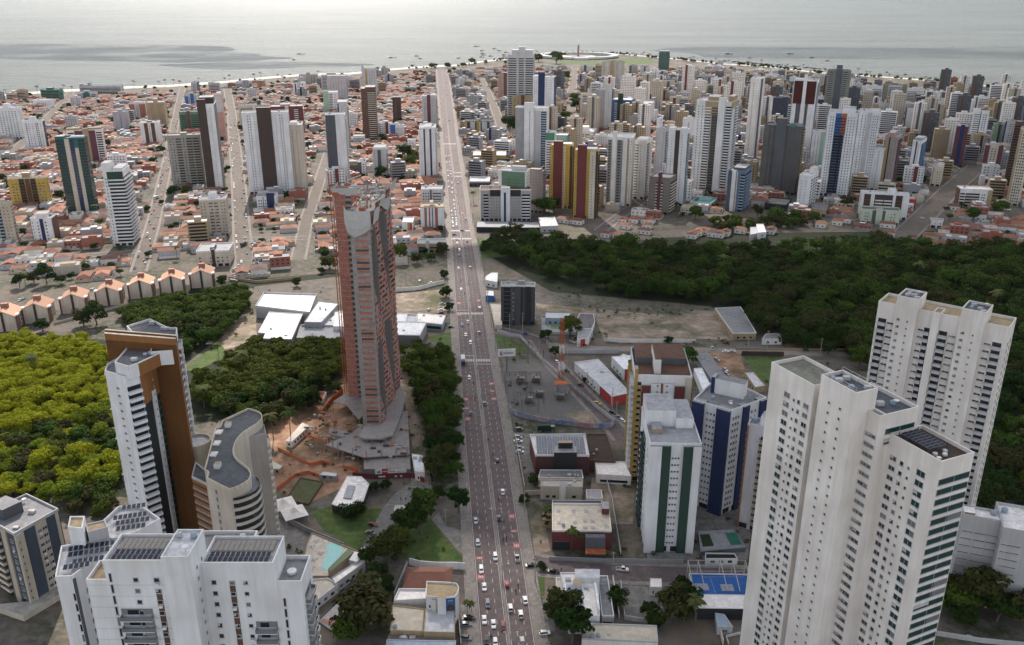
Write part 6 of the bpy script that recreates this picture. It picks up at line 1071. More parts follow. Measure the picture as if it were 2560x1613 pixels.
low('small white shed with a red panel near the market', 'shed', 'shed', 'V', [(0, 250), (140, 300), (210, 215), (90, 175)], 6, 'bwhite', 'bwhite', {0: 'c 0 1 white .1'}, .2)
low('ruined long warehouse with a cracked dark roof', 'warehouse', 'warehouse', '6', [(372, 848), (535, 845), (425, 662), (246, 672)], 5, 'tan', 'mgray', {0: 'w .1 .9 3', 3: 'w .1 .9 8'}, .3, 'offwhite', 0, 'the ruined warehouse')
low('small pale roofed hut by the ruined warehouse', 'hut', 'hut', '6', [(575, 890), (715, 888), (690, 850), (600, 852)], 4, 'offwhite', 'mgray', {0: 'w .1 .9 2'}, .3)
low('substation control hut with an orange flat roof', 'control_hut', 'hut', '5', [(1502, 1212), (1598, 1208), (1592, 1176), (1505, 1178)], 6, 'lgray', 'rust', {0: 'c .1 .9 (.36,.37,.4) .1'}, .15, 'rust', 0, 'the orange roofed control hut')
# lower right sports court and outbuildings
low('raised court with a bright blue floor at the foot of the huge tower', 'sports_court', 'court', '9', [(100, 1165), (470, 1168), (480, 1020), (62, 1012)], 3.2, 'cream', (.035,.12,.36), {0: 'c 0 1 lgray .1', 3: 'c 0 1 cream .1'}, .5, 'offwhite', 0, 'the blue sports court', lambda b, pl, h: [b.boxpart('court_marking', rect(at('9', x, y, 2.75), (1, 0), -w, w, -d, d), 2.7, 2.74, c) for x, y, w, d, c in ((150, 1110, 2.6, 2.0, (.10,.20,.22)), (330, 1115, 2.4, 2.0, (.10,.22,.22)), (300, 1040, 8, .08, 'white'), (230, 1100, .08, 4.5, 'white'))])
low('white corrugated roof along the blue sports court', 'shed', 'shed', '9', [(118, 1258), (445, 1262), (452, 1165), (98, 1160)], 5, 'dgray', 'offwhite', {0: 'c .02 .98 black .1'}, .15, 'white')
low('small teal roofed pump house below the court shed', 'pump_house', 'hut', '9', [(262, 1390), (370, 1388), (310, 1300), (245, 1290)], 3.5, 'lgray', 'sky', {0: 'w .1 .9 1'}, .2)
fr = MB(); gm = wall_mat('lgray')
tf = thing('court_frame', 'white steel goal frame arching over the blue court', 'frame', (*at('9', 260, 1100), 0)); o = at('9', 260, 1100)
for x in (60, 130, 285, 370, 460):
 a, c = at('9', x + 40 if x < 100 else x + 50, 1140, 3), at('9', x - 5, 940, 8); fr = MB(); fr.bar((a[0] - o[0], a[1] - o[1], 3), (c[0] - o[0], c[1] - o[1], 9), .16, gm); fr.bar((c[0] - o[0], c[1] - o[1], 0), (c[0] - o[0], c[1] - o[1], 9), .16, gm); fr.build('rib', tf)
a, c = at('9', 55, 940, 8), at('9', 455, 940, 8); fr = MB()
for z in (4, 6.5, 9): fr.bar((a[0] - o[0], a[1] - o[1], z), (c[0] - o[0], c[1] - o[1], z), .12, gm)
fr.build('crossbar', tf)
low('low pool terrace with two dark green pools behind the striped tower', 'pool_terrace', 'terrace', 'U', [(1070, 1400), (1640, 1345), (1500, 1130), (1040, 1150)], 2.5, 'mgray', 'gray', {0: 'c 0 1 dgray .1'}, .5, 'gray', 0, None, lambda b, pl, h: (boxon(b, 'pool', 'U', [(1100, 1350), (1240, 1340), (1180, 1190), (1060, 1195)], 2.0, 2.06, (.03,.05,.02), (.03,.05,.02)), boxon(b, 'pool', 'U', [(1450, 1330), (1590, 1325), (1510, 1170), (1380, 1175)], 2.0, 2.06, (.04,.16,.12), (.04,.17,.12))))
low('dark glazed entrance court with white rims below the pool terrace', 'entrance_court', 'pavilion', 'U', [(1130, 1500), (1540, 1500), (1500, 1430), (1130, 1425)], 3, 'white', 'black', {0: 'w .1 .9 3'}, .5, 'white')
# pool club at lower left
pl = up('O', [(100, 520), (240, 520), (420, 405), (330, 370), (160, 300), (135, 350)], 3); c = at('O', 250, 430, 3); b = Bld('pool_deck', 'tan pool deck with a curved turquoise pool and white loungers', 'pool deck', c); b.block(pl, 0, 2.4, 'offwhite', 'sand', .5, 'tan')
poolm = flat_mat('pool_water', (.12, .42, .42), rough=.08, scale=.5, var=.2); pp = up('O', [(205, 480), (235, 495), (268, 470), (300, 430), (320, 385), (290, 362), (250, 352), (228, 370), (240, 400), (215, 440)], 2.5); pm = MB(); pm.poly([(x - c[0], y - c[1], 2.46) for x, y in pp], poolm); b.part('pool', pm)
for x, y in ((180, 345), (205, 408), (172, 440), (160, 375), (160, 480)):
 q = at('O', x, y, 2.4); mb = MB(); X, Y_ = q[0] - c[0], q[1] - c[1]
 for k in range(4):
  t = k * math.pi / 2 + .4; mb.bar((X, Y_, 2.8), (X + 1.4 * math.cos(t), Y_ + 1.4 * math.sin(t), 2.8), .22, wall_mat('white'))
 b.part('sun_lounger', mb)
pg = MB(); pgp = up('O', [(250, 500), (370, 400), (340, 385), (240, 485)], 5); pg.prism([(x - c[0], y - c[1]) for x, y in pgp], 2.4, 5, wall_mat('tan'), flat_mat('green_roof', (.05, .09, .02), scale=.8, var=.5)); b.part('planted_roof', pg)
rr = MB(); rrp = up('O', [(345, 440), (385, 450), (420, 410), (375, 398)], 5.5); rr.prism([(x - c[0], y - c[1]) for x, y in rrp], 2.4, 5.5, wall_mat('lgray'), roof_mat('white')); b.part('bar_roof', rr); occupy(pl); b.finish(); MARKS.append(('the turquoise pool deck', *c))
low('worn grey and pink tennis court below the pool deck', 'sports_court', 'court', 'O', [(185, 745), (255, 795), (505, 605), (375, 565)], .5, 'slate', (.42,.40,.39), {0: 'c 0 1 slate .1'}, .3, 'slate', 0, None, lambda b, pl, h: (boxon(b, 'worn_paint', 'O', [(395, 640), (470, 600), (420, 590), (375, 605)], .22, .26, (.40,.2,.16), (.40,.2,.16)), boxon(b, 'worn_paint', 'O', [(200, 745), (260, 780), (300, 745), (215, 735)], .22, .26, (.40,.22,.17), (.40,.22,.17))))
low('white terrace wing under the pool deck', 'terrace', 'terrace', 'O', [(160, 660), (290, 560), (240, 530), (100, 545)], 4, 'white', 'sand', {0: 'w .1 .9 3'}, .5)
low('white boundary building along the tennis court', 'terrace', 'terrace', 'O', [(275, 560), (425, 450), (425, 420), (260, 530)], 4.5, 'lgray', 'offwhite', {0: 'w .1 .9 4'}, .3)
# white panel roof pavilion and tents
low('white ribbed pavilion roof in four panels by the building site', 'pavilion', 'pavilion', 'S', [(680, 1440), (845, 1500), (975, 1422), (1035, 1252), (962, 1180), (828, 1176)], 4.5, 'dbrown', 'offwhite', {0: 'w .1 .9 2'}, .2, 'white', 0, 'the ribbed white pavilion', lambda b, pl, h: boxon(b, 'centre_panel', 'S', [(790, 1380), (865, 1390), (905, 1270), (830, 1260)], 4.4, 4.9, 'gray', 'gray'))
for i, (x, y) in enumerate([(1170, 1010), (1270, 1090)]):
 q = at('Q', x, y, 4); t = thing('marquee_tent', 'white pyramid marquee tent, %s' % ('the farther of two', 'the nearer of two')[i], 'tent', (q[0], q[1], 0), .5, 'marquee tents'); mb = MB(); w = 5.2
 for k in range(4):
  a, c = [(w * math.cos(math.pi / 4 + (k + j) * math.pi / 2) * 1.35, w * math.sin(math.pi / 4 + (k + j) * math.pi / 2) * 1.35, 3.2) for j in (0, 1)]
  m1 = [(p[0] * .35, p[1] * .35, 4.2) for p in (a, c)]; mb.poly([a, c, m1[1], m1[0]], wall_mat('offwhite')); mb.poly([m1[0], m1[1], (0, 0, 6)], wall_mat('offwhite'))
 mb.build('canopy', t)
 for k in range(4): lg = MB(); a = (w * math.cos(math.pi / 4 + k * math.pi / 2) * 1.3, w * math.sin(math.pi / 4 + k * math.pi / 2) * 1.3); lg.bar((*a, 0), (*a, 3.2), .12, wall_mat('lgray')); lg.build('pole', t)
# building site things: fence, hoarding, cabins
def ribbon(name, label, cat, pts, h, m, th=.12, group=None, z0=0):
 P = [at(*p) for p in pts]; t = MB(); o = P[0]
 for i in range(len(P) - 1):
  a, c = P[i], P[i + 1]; L = math.hypot(c[0] - a[0], c[1] - a[1]); u = ((c[0] - a[0]) / L, (c[1] - a[1]) / L); t.obox((a[0] - o[0], a[1] - o[1]), u, (u[1], -u[0]), 0, L, -th / 2, th / 2, z0, h, m)
 ob = t.build(name); ob.location = (o[0], o[1], 0); return tag(ob, label, cat, group)
M_onet = flat_mat('orange_netting', (.55, .13, .05), rough=.8, scale=.9, var=.3)
ribbon('safety_fence', 'long orange safety netting fence across the dug earth', 'fence', [('S', 170, 925), ('S', 330, 1010), ('S', 480, 1080), ('S', 590, 1050), ('S', 660, 1070)], 1.6, M_onet)
ribbon('safety_fence', 'orange netting along the concrete slab edge', 'fence', [('S', 420, 840), ('S', 700, 930), ('S', 990, 1035)], 4.0, M_onet, z0=2.6)
ribbon('safety_fence', 'orange netting ring around the planted pit', 'fence', [('S', 160, 1310), ('S', 330, 1180), ('S', 460, 1150), ('S', 580, 1190)], 1.5, M_onet)
ribbon('safety_fence', 'orange netting beside the ramp', 'fence', [('S', 780, 1100), ('S', 930, 1130), ('S', 880, 1170)], 1.6, M_onet)
ribbon('safety_fence', 'orange netting at the far ramp edge', 'fence', [('S', 560, 640), ('S', 680, 480), ('S', 790, 390)], 3, M_onet)
hd = ribbon('site_hoarding', 'dark red site hoarding with white and red sign boards', 'hoarding', [('S', 880, 1190), ('S', 1100, 1205), ('S', 1440, 1190), ('S', 1560, 1240)], 2.6, wall_mat((.16, .03, .04)))
def sign(parent, a, c, z0, z1, d, m, parts=None):
 """a sign board between ground points a and c, standing d metres in front of the line"""
 L = math.hypot(c[0] - a[0], c[1] - a[1]); u = ((c[0] - a[0]) / L, (c[1] - a[1]) / L); n = (u[1], -u[0]); o = parent.location; s = MB()
 s.obox((a[0] - o[0], a[1] - o[1]), u, n, 0, L, d - .1, d, z0, z1, m)
 for x0, x1, y0, y1, mm in parts or []:
  P = lambda t, z: (a[0] - o[0] + u[0] * L * t + n[0] * (d + .03), a[1] - o[1] + u[1] * L * t + n[1] * (d + .03), z0 + (z1 - z0) * z)
  s.poly([P(x0, y0), P(x1, y0), P(x1, y1), P(x0, y1)], mm)
 return s.build('sign_board', parent)
wh, rd_, gn = wall_mat('white'), wall_mat('red'), wall_mat('green')
sign(hd, at('S', 1095, 1205), at('S', 1160, 1200), 2.6, 5.2, .2, wh, [(.3, .8, .2, .6, gn)]); sign(hd, at('S', 1162, 1200), at('S', 1215, 1198), 2.6, 5.2, .2, rd_, [(.1, .9, .4, .55, wh)])
sign(hd, at('S', 1217, 1197), at('S', 1390, 1190), 2.8, 4.6, .2, wh, [(.06 + i * .07, .10 + i * .07, .25, .7, rd_) for i in range(5)] + [(.5, .95, .3, .6, wall_mat('lgray'))])
sign(hd, at('S', 1125, 1206), at('S', 1190, 1203), .9, 1.7, .15, wh); sign(hd, at('S', 1330, 1200), at('S', 1350, 1199), .9, 1.7, .15, wh); sign(hd, at('S', 1280, 1202), at('S', 1300, 1201), .9, 1.7, .15, wh)
low('long white roofed site cabin beside the dug earth', 'site_cabin', 'cabin', 'S', [(245, 845), (300, 850), (465, 700), (400, 672)], 3.4, 'offwhite', 'sand', {0: 'w .2 .8 1', 1: 'w .1 .9 5'}, .1)
low('white stacked site offices at the hoarding corner', 'site_cabin', 'cabin', 'S', [(1470, 1130), (1560, 1140), (1540, 980), (1440, 965)], 5, 'offwhite', 'white', {0: 'w .2 .8 2'}, .2, None, 4)
low('little brick hut with a tiled red roof by the grove', 'hut', 'hut', 'S', [(545, 430), (600, 445), (630, 380), (560, 372)], 3, 'offwhite', (.36,.13,.07), {0: 'w .2 .8 1'}, .05)
low('small white site hut with a sheet roof', 'site_cabin', 'cabin', 'S', [(560, 1165), (720, 1180), (740, 1150), (600, 1130)], 2.6, 'gray', 'lgray', {0: 'w .1 .9 2'}, .1)
low('brownish timber shed near the site gate', 'shed', 'shed', 'S', [(85, 1110), (190, 1110), (220, 1080), (100, 1020)], 3, 'tan', 'sand', {0: 'w .1 .9 2'}, .1)
low('planted pit with timber rails in the building yard', 'plant_bed', 'bed', 'S', [(240, 1400), (460, 1440), (600, 1230), (380, 1190)], .9, 'dbrown', (.07,.075,.03), {0: 'c 0 1 brown .1'}, .3)
# walls and hoardings
ribbon('boundary_wall', 'curved grey wall of the substation painted with a pink and blue mural', 'wall', [('5', 1185, 1375), ('5', 1200, 1410), ('5', 1270, 1440), ('5', 1420, 1470), ('5', 1600, 1495), ('5', 1740, 1512), ('5', 1890, 1512), ('5', 1925, 1480)], 2.8, blend_mat('mural', [(.45, .40, .40), (.55, .20, .19), (.12, .24, .42), (.55, .50, .48)], [0, .035, .05, .3]), .25)
ribbon('boundary_wall', 'white boundary wall beside the substation road', 'wall', [('5', 1100, 840), ('5', 1190, 868), ('5', 1260, 880), ('5', 1400, 1030), ('5', 1560, 1170), ('5', 1790, 1370), ('5', 1925, 1480)], 2.2, wall_mat('lgray'), .25)
ribbon('boundary_wall', 'white wall along the pale earth lot', 'wall', [('5', 1870, 905), ('5', 1960, 915), ('5', 2400, 915), ('6', 110, 915)], 2.6, wall_mat('offwhite'), .3)
ribbon('boundary_wall', 'long white wall above the market forecourt', 'wall', [('5', 1560, 990), ('5', 1810, 992), ('5', 1950, 990)], 3, wall_mat('lgray'), .3)
ribbon('boundary_wall', 'white ribbed retaining wall above the red tiled house', 'wall', [('8', 485, 955), ('8', 560, 975), ('8', 680, 985), ('8', 790, 985), ('8', 875, 990)], 3.2, wall_mat('white'), .3)
ribbon('boundary_wall', 'wall between the pool deck and the lawn', 'wall', [('Q', 1095, 1125), ('Q', 1390, 1290), ('Q', 1745, 1440)], 2.4, wall_mat('gray'), .3)
ribbon('boundary_wall', 'wall along the stream by the street end', 'wall', [('4', 1600, 470), ('4', 1800, 500), ('4', 2100, 470)], 2.2, wall_mat('tan'), .3)
ribbon('boundary_wall', 'white wall at the rear of the dusty parking lot', 'wall', [('5', 378, 560), ('5', 545, 548), ('5', 730, 500)], 3, wall_mat('offwhite'), .3)
ribbon('boundary_wall', 'dark wall by the green lot near the ribbed warehouse', 'wall', [('6', 430, 1005), ('6', 725, 1010)], 3, wall_mat('dbrown'), .3)
# tiled house by the avenue
def house(label, reg, x, y, w, d, h, rh, rz, wall='offwhite', rm=0, cat='house', name='tile_roofed_house', hip=.5):
 p = at(reg, x, y); a, c = hip_mesh(w, d, h, rh, wall, ROOFM[rm], hip); o = link(name, a, None, (p[0], p[1], 0), R_(rz)); tag(o, label, cat); link('roof', c, o)
 cs, sn = math.cos(R_(rz)), math.sin(R_(rz)); occupy([(p[0] + q[0] * cs - q[1] * sn, p[1] + q[0] * sn + q[1] * cs) for q in ((-w/2, -d/2), (w/2, -d/2), (w/2, d/2), (-w/2, d/2))]); return o
house('red tiled house behind the white rounded poster block', '8', 620, 1120, 17, 12, 5, 2.6, 0, 'sand', 2)
for i, (x, y, w, d, rm) in enumerate([(1455, 1180, 8, 9, 0), (1600, 1180, 9, 10, 0), (1780, 1190, 12, 9, 0), (1480, 1260, 11, 8, 0), (1770, 1260, 8, 7, 0), (1230, 1370, 8, 7, 0), (1390, 1380, 8, 8, 1), (680, 1180, 14, 9, 2), (850, 1200, 12, 8, 2), (1730, 1330, 12, 6, 2)]):
 house('terracotta house at the wood edge below the yellow towers, %s along' % ords[i], 'J', x, y, w, d, 4, 1.8, -28, 'offwhite', rm)['group'] = 'terracotta houses at the wood edge'
for i, (x, y, w, d, rm) in enumerate([(160, 1330, 9, 10, 0), (250, 1290, 7, 10, 1), (315, 1280, 6, 9, 0), (430, 1310, 9, 9, 2), (520, 1320, 8, 9, 0), (600, 1300, 7, 9, 2), (790, 1270, 10, 6, 1), (880, 1170, 12, 8, 2), (1190, 1270, 7, 12, 2), (1840, 1190, 9, 8, 1), (2060, 1160, 9, 8, 0), (2170, 1130, 9, 9, 1)]):
 house('terracotta row house under the faceted tower, %s from the left' % ords[i], 'K', x, y, w, d, 4.5, 1.8, -28, 'offwhite', rm)['group'] = 'row houses by the wood'
low('white two storey house with an outdoor stair among the row houses', 'house', 'house', 'K', [(1020, 1265), (1130, 1255), (1090, 1150), (1000, 1150)], 8, 'white', 'offwhite', {0: 'w .3 .8 1', 1: 'w .1 .9 2'}, .5)
low('grey fronted cube beside the outdoor stair house', 'house', 'house', 'K', [(920, 1290), (1030, 1270), (1000, 1190), (920, 1190)], 6, 'lgray', 'lgray', {0: 'w .3 .8 1'}, .3)
for i, (x, y, w, d, rm) in enumerate([(640, 1310, 10, 7, 2), (930, 1370, 8, 8, 2), (1480, 960, 12, 8, 2), (1560, 1190, 16, 9, 0), (1700, 1250, 14, 9, 2), (1990, 1230, 10, 8, 1), (2050, 1130, 9, 8, 2), (2270, 1150, 10, 9, 2), (2350, 1260, 9, 8, 0), (620, 1195, 14, 6, 2)]):
 house('low tiled house at the wood edge near the wide street, %s along' % ords[i], 'L', x, y, w, d, 4, 1.8, -25, 'offwhite', rm)['group'] = 'low tiled houses by the wide street'
# grey sheds in front of the avenue hotel
low('grey gabled shed roof at the wood edge by the yellow towers', 'shed', 'shed', 'J', [(375, 1235), (605, 1225), (560, 1110), (345, 1120)], 6, 'lgray', 'lgray', {0: 'w .1 .9 3'}, .2, None, 0, 'the grey gabled shed')
low('long grey canopy in front of the avenue hotel', 'canopy', 'canopy', '5', [(955, 105), (1190, 108), (1180, 68), (960, 66)], 5, 'dgray', 'gray', {0: 'c 0 1 black .1'}, .2)
low('second grey canopy roof beside the hotel parking', 'canopy', 'canopy', '5', [(1200, 110), (1400, 108), (1385, 72), (1200, 68)], 5, 'dgray', 'gray', {0: 'c 0 1 black .1'}, .2)
for i, (lb, pts, h, c) in enumerate([('low wall round the empty car park', [('8', 1960, 1090), ('8', 1990, 1340), ('8', 2120, 1360)], 2, 'lgray'), ('wall between the car park hedge and the clinic', [('8', 1905, 1060), ('8', 1950, 1330)], 2.2, 'offwhite'), ('front wall of the dotted roof store along the side road', [('8', 1460, 925), ('8', 1900, 938), ('8', 2400, 945)], 1.8, 'gray'), ('wall along the right pavement beside the solar store', [('8', 1225, 60), ('8', 1262, 270), ('8', 1290, 420)], 1.6, 'sand'), ('tan wall behind the grey annex', [('8', 1290, 470), ('8', 1400, 465), ('8', 1700, 470)], 2.4, 'beige'), ('wall from the lane to the striped tower yard', [('8', 1850, 340), ('8', 1900, 520), ('8', 1960, 900)], 2.4, 'lgray'), ('retaining wall below the blue court', [('9', 240, 1290), ('9', 300, 1517)], 2.4, 'offwhite'), ('curved white driveway kerb at the foot of the huge tower', [('9', 420, 1440), ('9', 320, 1465), ('9', 340, 1517)], 1, 'white'), ('wall along the lower right street', [('9', 1790, 1450), ('9', 2100, 1500), ('9', 2403, 1530)], 2, 'lgray'), ('white wall of the poster store car park', [('8', 830, 1340), ('8', 845, 1510)], 1.4, 'offwhite'), ('wall behind the red tiled house', [('8', 380, 1180), ('8', 470, 960)], 2, 'lgray'), ('garden wall between the dirt track and the tree strip', [('S', 1470, 480), ('S', 1560, 900), ('S', 1620, 1270)], 1.8, 'gray'), ('low wall along the earth road', [('6', 390, 962), ('6', 800, 968), ('6', 1160, 968)], 1.2, 'tan'), ('wall beside the ribbed warehouse lane', [('6', 170, 985), ('6', 330, 1190)], 1.8, 'gray'), ('white wall at the foot of the peach gabled row', [('4', 380, 790), ('4', 640, 720), ('4', 900, 650)], 1.8, 'sand')]): ribbon('boundary_wall', lb, 'wall', pts, h, wall_mat(c), .25)
# ---------------------------------------------------------------- trees
L_dark = leaf_mat('dark_leaves', (.006, .019, .006), (.030, .068, .013), (.030, .050, .008), .18)
L_yel = leaf_mat('yellow_green_leaves', (.07, .11, .007), (.50, .50, .02), (.22, .24, .014), .34); L_ygr = leaf_mat('spring_leaves', (.045, .085, .008), (.25, .32, .022), (.14, .17, .012), .3)
L_mid = leaf_mat('mid_green_leaves', (.013, .040, .008), (.070, .135, .018), (.075, .085, .012), .22)
L_oli = leaf_mat('olive_leaves', (.020, .030, .008), (.070, .080, .020), (.06, .05, .02), .2)
L_palm = leaf_mat('palm_fronds', (.030, .050, .012), (.085, .115, .030), (.10, .10, .04), .2)
M_bark = flat_mat('bark', (.13, .10, .075), rough=.95, scale=1.2, var=.3)
def crown_pts(r, R, Hc, z0, n, size, flat=.62, lobes=14):
 """leaf clumps spread through a crown of several lobes; returns (k,4,3)"""
 L = [(0, 0, z0 + Hc * .55, R * .62)]
 for i in range(lobes):
  t = 2 * math.pi * i / lobes + r.uniform(-.4, .4); d = R * r.uniform(.38, .74); L.append((d * math.cos(t), d * math.sin(t), z0 + Hc * r.uniform(.15, .95) * (1 - .35 * d / R), R * r.uniform(.16, .44)))
 out = np.zeros((n, 4, 3)); k = 0
 wts = [l[3] ** 2 for l in L]; tot = sum(wts)
 while k < n:
  l = r.choices(L, wts)[0]; z = r.uniform(-.55, 1); t = r.uniform(0, 2 * math.pi); s = math.sqrt(1 - z * z); q = r.uniform(.62, 1.2) if r.random() < .85 else r.uniform(.3, 1.4)
  c = Vector((l[0] + l[3] * s * math.cos(t) * q, l[1] + l[3] * s * math.sin(t) * q, l[2] + l[3] * z * flat * q))
  nrm = Vector((s * math.cos(t) + r.uniform(-.7, .7), s * math.sin(t) + r.uniform(-.7, .7), z + r.uniform(-.3, .9))).normalized(); a = nrm.orthogonal().normalized(); b_ = nrm.cross(a); th = r.uniform(0, 6.28)
  a, b_ = a * math.cos(th) + b_ * math.sin(th), b_ * math.cos(th) - a * math.sin(th); w = size * r.uniform(.55, 1.25); h = w * r.uniform(.6, 1)
  out[k] = [c - a * w - b_ * h * .3, c - b_ * h, c + a * w + b_ * h * .2, c + b_ * h]; k += 1
 return out
def quad_mesh(name, Q, m):
 n = len(Q); me = bpy.data.meshes.new(name); me.vertices.add(n * 4); me.vertices.foreach_set('co', Q.reshape(-1).astype(np.float32)); me.loops.add(n * 4); me.loops.foreach_set('vertex_index', np.arange(n * 4, dtype=np.int32)); me.polygons.add(n); me.polygons.foreach_set('loop_start', np.arange(0, n * 4, 4, dtype=np.int32)); me.update(calc_edges=True); me.materials.append(m); return me
def trunk_mesh(r, h, R, z0):
 b = MB()
 def seg(a, c, ra, rc):
  i = len(b.v); k = 6; d = (Vector(c) - Vector(a)).normalized(); x = d.orthogonal().normalized(); y = d.cross(x)
  for p, rr in ((a, ra), (c, rc)):
   for j in range(k): t = 2 * math.pi * j / k; b.v.append(tuple(Vector(p) + x * rr * math.cos(t) + y * rr * math.sin(t)))
  mi = b.mi(M_bark)
  for j in range(k): q = (j + 1) % k; b.f.append((i + j, i + q, i + k + q, i + k + j)); b.m.append(mi)
 f = (r.uniform(-.3, .3), r.uniform(-.3, .3), z0 * 1.0); seg((0, 0, -.1), f, R * .075, R * .055)
 for i in range(5):
  t = 2 * math.pi * i / 5 + r.uniform(-.4, .4); e = (f[0] + R * .55 * math.cos(t), f[1] + R * .55 * math.sin(t), z0 + h * r.uniform(.3, .6)); seg(f, e, R * .045, R * .018)
 return b.mesh('trunk')
PROT = {}
def tree_set(key, mats, cnt, Rr, Hr, n, size, seed, flat=.62):
 L = []
 for i in range(cnt):
  r = random.Random(seed + i); R = r.uniform(*Rr); H = r.uniform(*Hr); z0 = H * r.uniform(.12, .28); Q = crown_pts(r, R, H - z0, z0, n, size, flat)
  m = mats[i % len(mats)]; L.append((quad_mesh('crown', Q, m), trunk_mesh(r, H - z0, R, z0), R, Q))
 PROT[key] = L
tree_set('wood', [L_dark, L_mid, L_dark, L_oli], 8, (5.6, 7.6), (9, 13), 1500, .62, 100)
tree_set('sunny', [L_yel, L_ygr, L_yel, L_ygr, L_oli], 10, (4.6, 6.4), (7, 12.5), 2100, .40, 200)
tree_set('grove', [L_mid, L_dark, L_mid, L_oli], 8, (4.2, 6.0), (8, 11), 1400, .50, 300)
tree_set('street', [L_dark, L_mid], 5, (3.0, 4.6), (6, 9), 800, .50, 400)
tree_set('dense', [L_dark], 4, (3.0, 4.4), (5.5, 8), 1100, .42, 500)
tree_set('far', [L_dark], 5, (3.6, 5.2), (7, 10), 120, 1.25, 600)
def plant(key, name, x, y, label, group, r, sc=1.0, cat='tree'):
 c, t, R, Q = r.choice(PROT[key]); o = thing(name, label, cat, (x, y, 0), r.uniform(0, 6.28), group); s = sc * r.uniform(.7, 1.3); o.scale = (s, s, s * r.uniform(.9, 1.15)); link('trunk', t, o); link('crown', c, o); return o
def scatter(poly, step, r, jit=.42):
 xs = [p[0] for p in poly]; ys = [p[1] for p in poly]; out = []; y = min(ys); row = 0
 while y < max(ys):
  x = min(xs) + (row % 2) * step / 2
  while x < max(xs):
   p = (x + r.uniform(-jit, jit) * step, y + r.uniform(-jit, jit) * step)
   if inside(p, poly) and not taken(p, 2.5): out.append(p)
   x += step
  y += step * .87; row += 1
 return out
def merged(name, items, m):
 A = []
 for Q, x, y, a, s, hz in items:
  c, sn = math.cos(a) * s, math.sin(a) * s; B = np.empty_like(Q); B[..., 0] = Q[..., 0] * c - Q[..., 1] * sn + x; B[..., 1] = Q[..., 0] * sn + Q[..., 1] * c + y; B[..., 2] = Q[..., 2] * s * hz; A.append(B)
 o = link(name, quad_mesh(name, np.concatenate(A), m)); return tag(o, kind='stuff')
r = random.Random(5)
W_poly = [unp(*p) for p in [(1205, 618), (1270, 600), (1330, 600), (1500, 626), (1700, 632), (1850, 630), (2000, 620), (2180, 616), (2330, 630), (2560, 628), (2790, 650), (2790, 1330), (2420, 1310), (2390, 1120), (2405, 960), (2170, 905), (2110, 900), (2050, 882), (1960, 866), (1890, 826), (1866, 772), (1750, 762), (1600, 748), (1480, 722), (1370, 704), (1340, 672), (1262, 652), (1240, 660)]]
wp = scatter(W_poly, 9.6, r); wp = [p for p in wp if r.random() > .06]; wp.sort(key=lambda p: p[0] ** 2 + p[1] ** 2 + (0 if 480 < prj(p[0], p[1], 5)[0] < 2600 else 1e9))
for p in wp[:85]: plant('wood', 'broadleaf_tree', *p, 'dark green broadleaf tree at the near edge of the wood right of the avenue', 'dark wood right of the avenue', r)
rest = wp[85:]
for mm, lo, hi in ((L_dark, 0, 46), (L_mid, 46, 78), (L_oli, 78, 100)):
 it = []
 for i, p in enumerate(rest):
  if lo <= (i * 37) % 100 < hi: c = r.choice(PROT['wood']); it.append((c[3][::2] if p[1] > 640 else c[3], *p, r.uniform(0, 6.28), r.uniform(.62, 1.4), r.uniform(.9, 1.2)))
 if it: merged('woodland', it, mm)
S_poly = [unp(*p) for p in [(-90, 876), (60, 862), (120, 858), (200, 858), (262, 892), (285, 1000), (300, 1150), (322, 1300), (250, 1300), (190, 1285), (150, 1260), (0, 1262), (-90, 1262)]]
sp_ = scatter(S_poly, 7.4, r)
sp_.sort(key=lambda p: p[0] ** 2 + p[1] ** 2)
merged('woodland', [(r.choice(PROT['sunny'])[3], *p, r.uniform(0, 6.28), r.uniform(.8, 1.2), 1) for p in sp_[110:]], L_yel)
for p in sp_[:110]:
 plant('sunny' if math.sin(p[0] * .11) + math.sin(p[1] * .09 + 1) + r.uniform(-1.3, 1.3) > -.35 else 'grove', 'broadleaf_tree', *p, 'yellow green broadleaf tree in the wood left of the orange finned tower', 'sunlit wood at the left edge', r)
G_polys = [[(300, 795), (390, 768), (500, 752), (612, 735), (628, 765), (565, 845), (480, 880), (452, 905), (440, 862), (335, 835)], [(486, 975), (528, 945), (640, 868), (760, 858), (862, 858), (872, 940), (806, 1020), (756, 1040), (690, 1062), (650, 1085), (560, 1035), (490, 1015)], [(1008, 868), (1082, 885), (1128, 900), (1136, 1000), (1144, 1090), (1146, 1195), (1088, 1225), (1076, 1100), (1046, 1000), (1012, 935)]]
GL = [('broadleaf tree in the grove below the peach gabled row', 'grove below the gabled row'), ('broadleaf tree in the grove between the orange finned and unfinished towers', 'grove left of the unfinished tower'), ('broadleaf tree in the strip between the unfinished tower and the avenue', 'tree strip along the avenue')]
for pg_, (lb, gr) in zip(G_polys, GL):
 gp = scatter([unp(*q) for q in pg_], 7.2, r); gp.sort(key=lambda p: p[0] ** 2 + p[1] ** 2); print('GROVE', len(gp)); gp[36:] and merged('woodland', [(r.choice(PROT['grove'])[3], *p, r.uniform(0, 6.28), r.uniform(.8, 1.2), 1) for p in gp[36:]], L_mid)
 for p in gp[:36]: plant('grove', 'broadleaf_tree', *p, lb, gr, r)
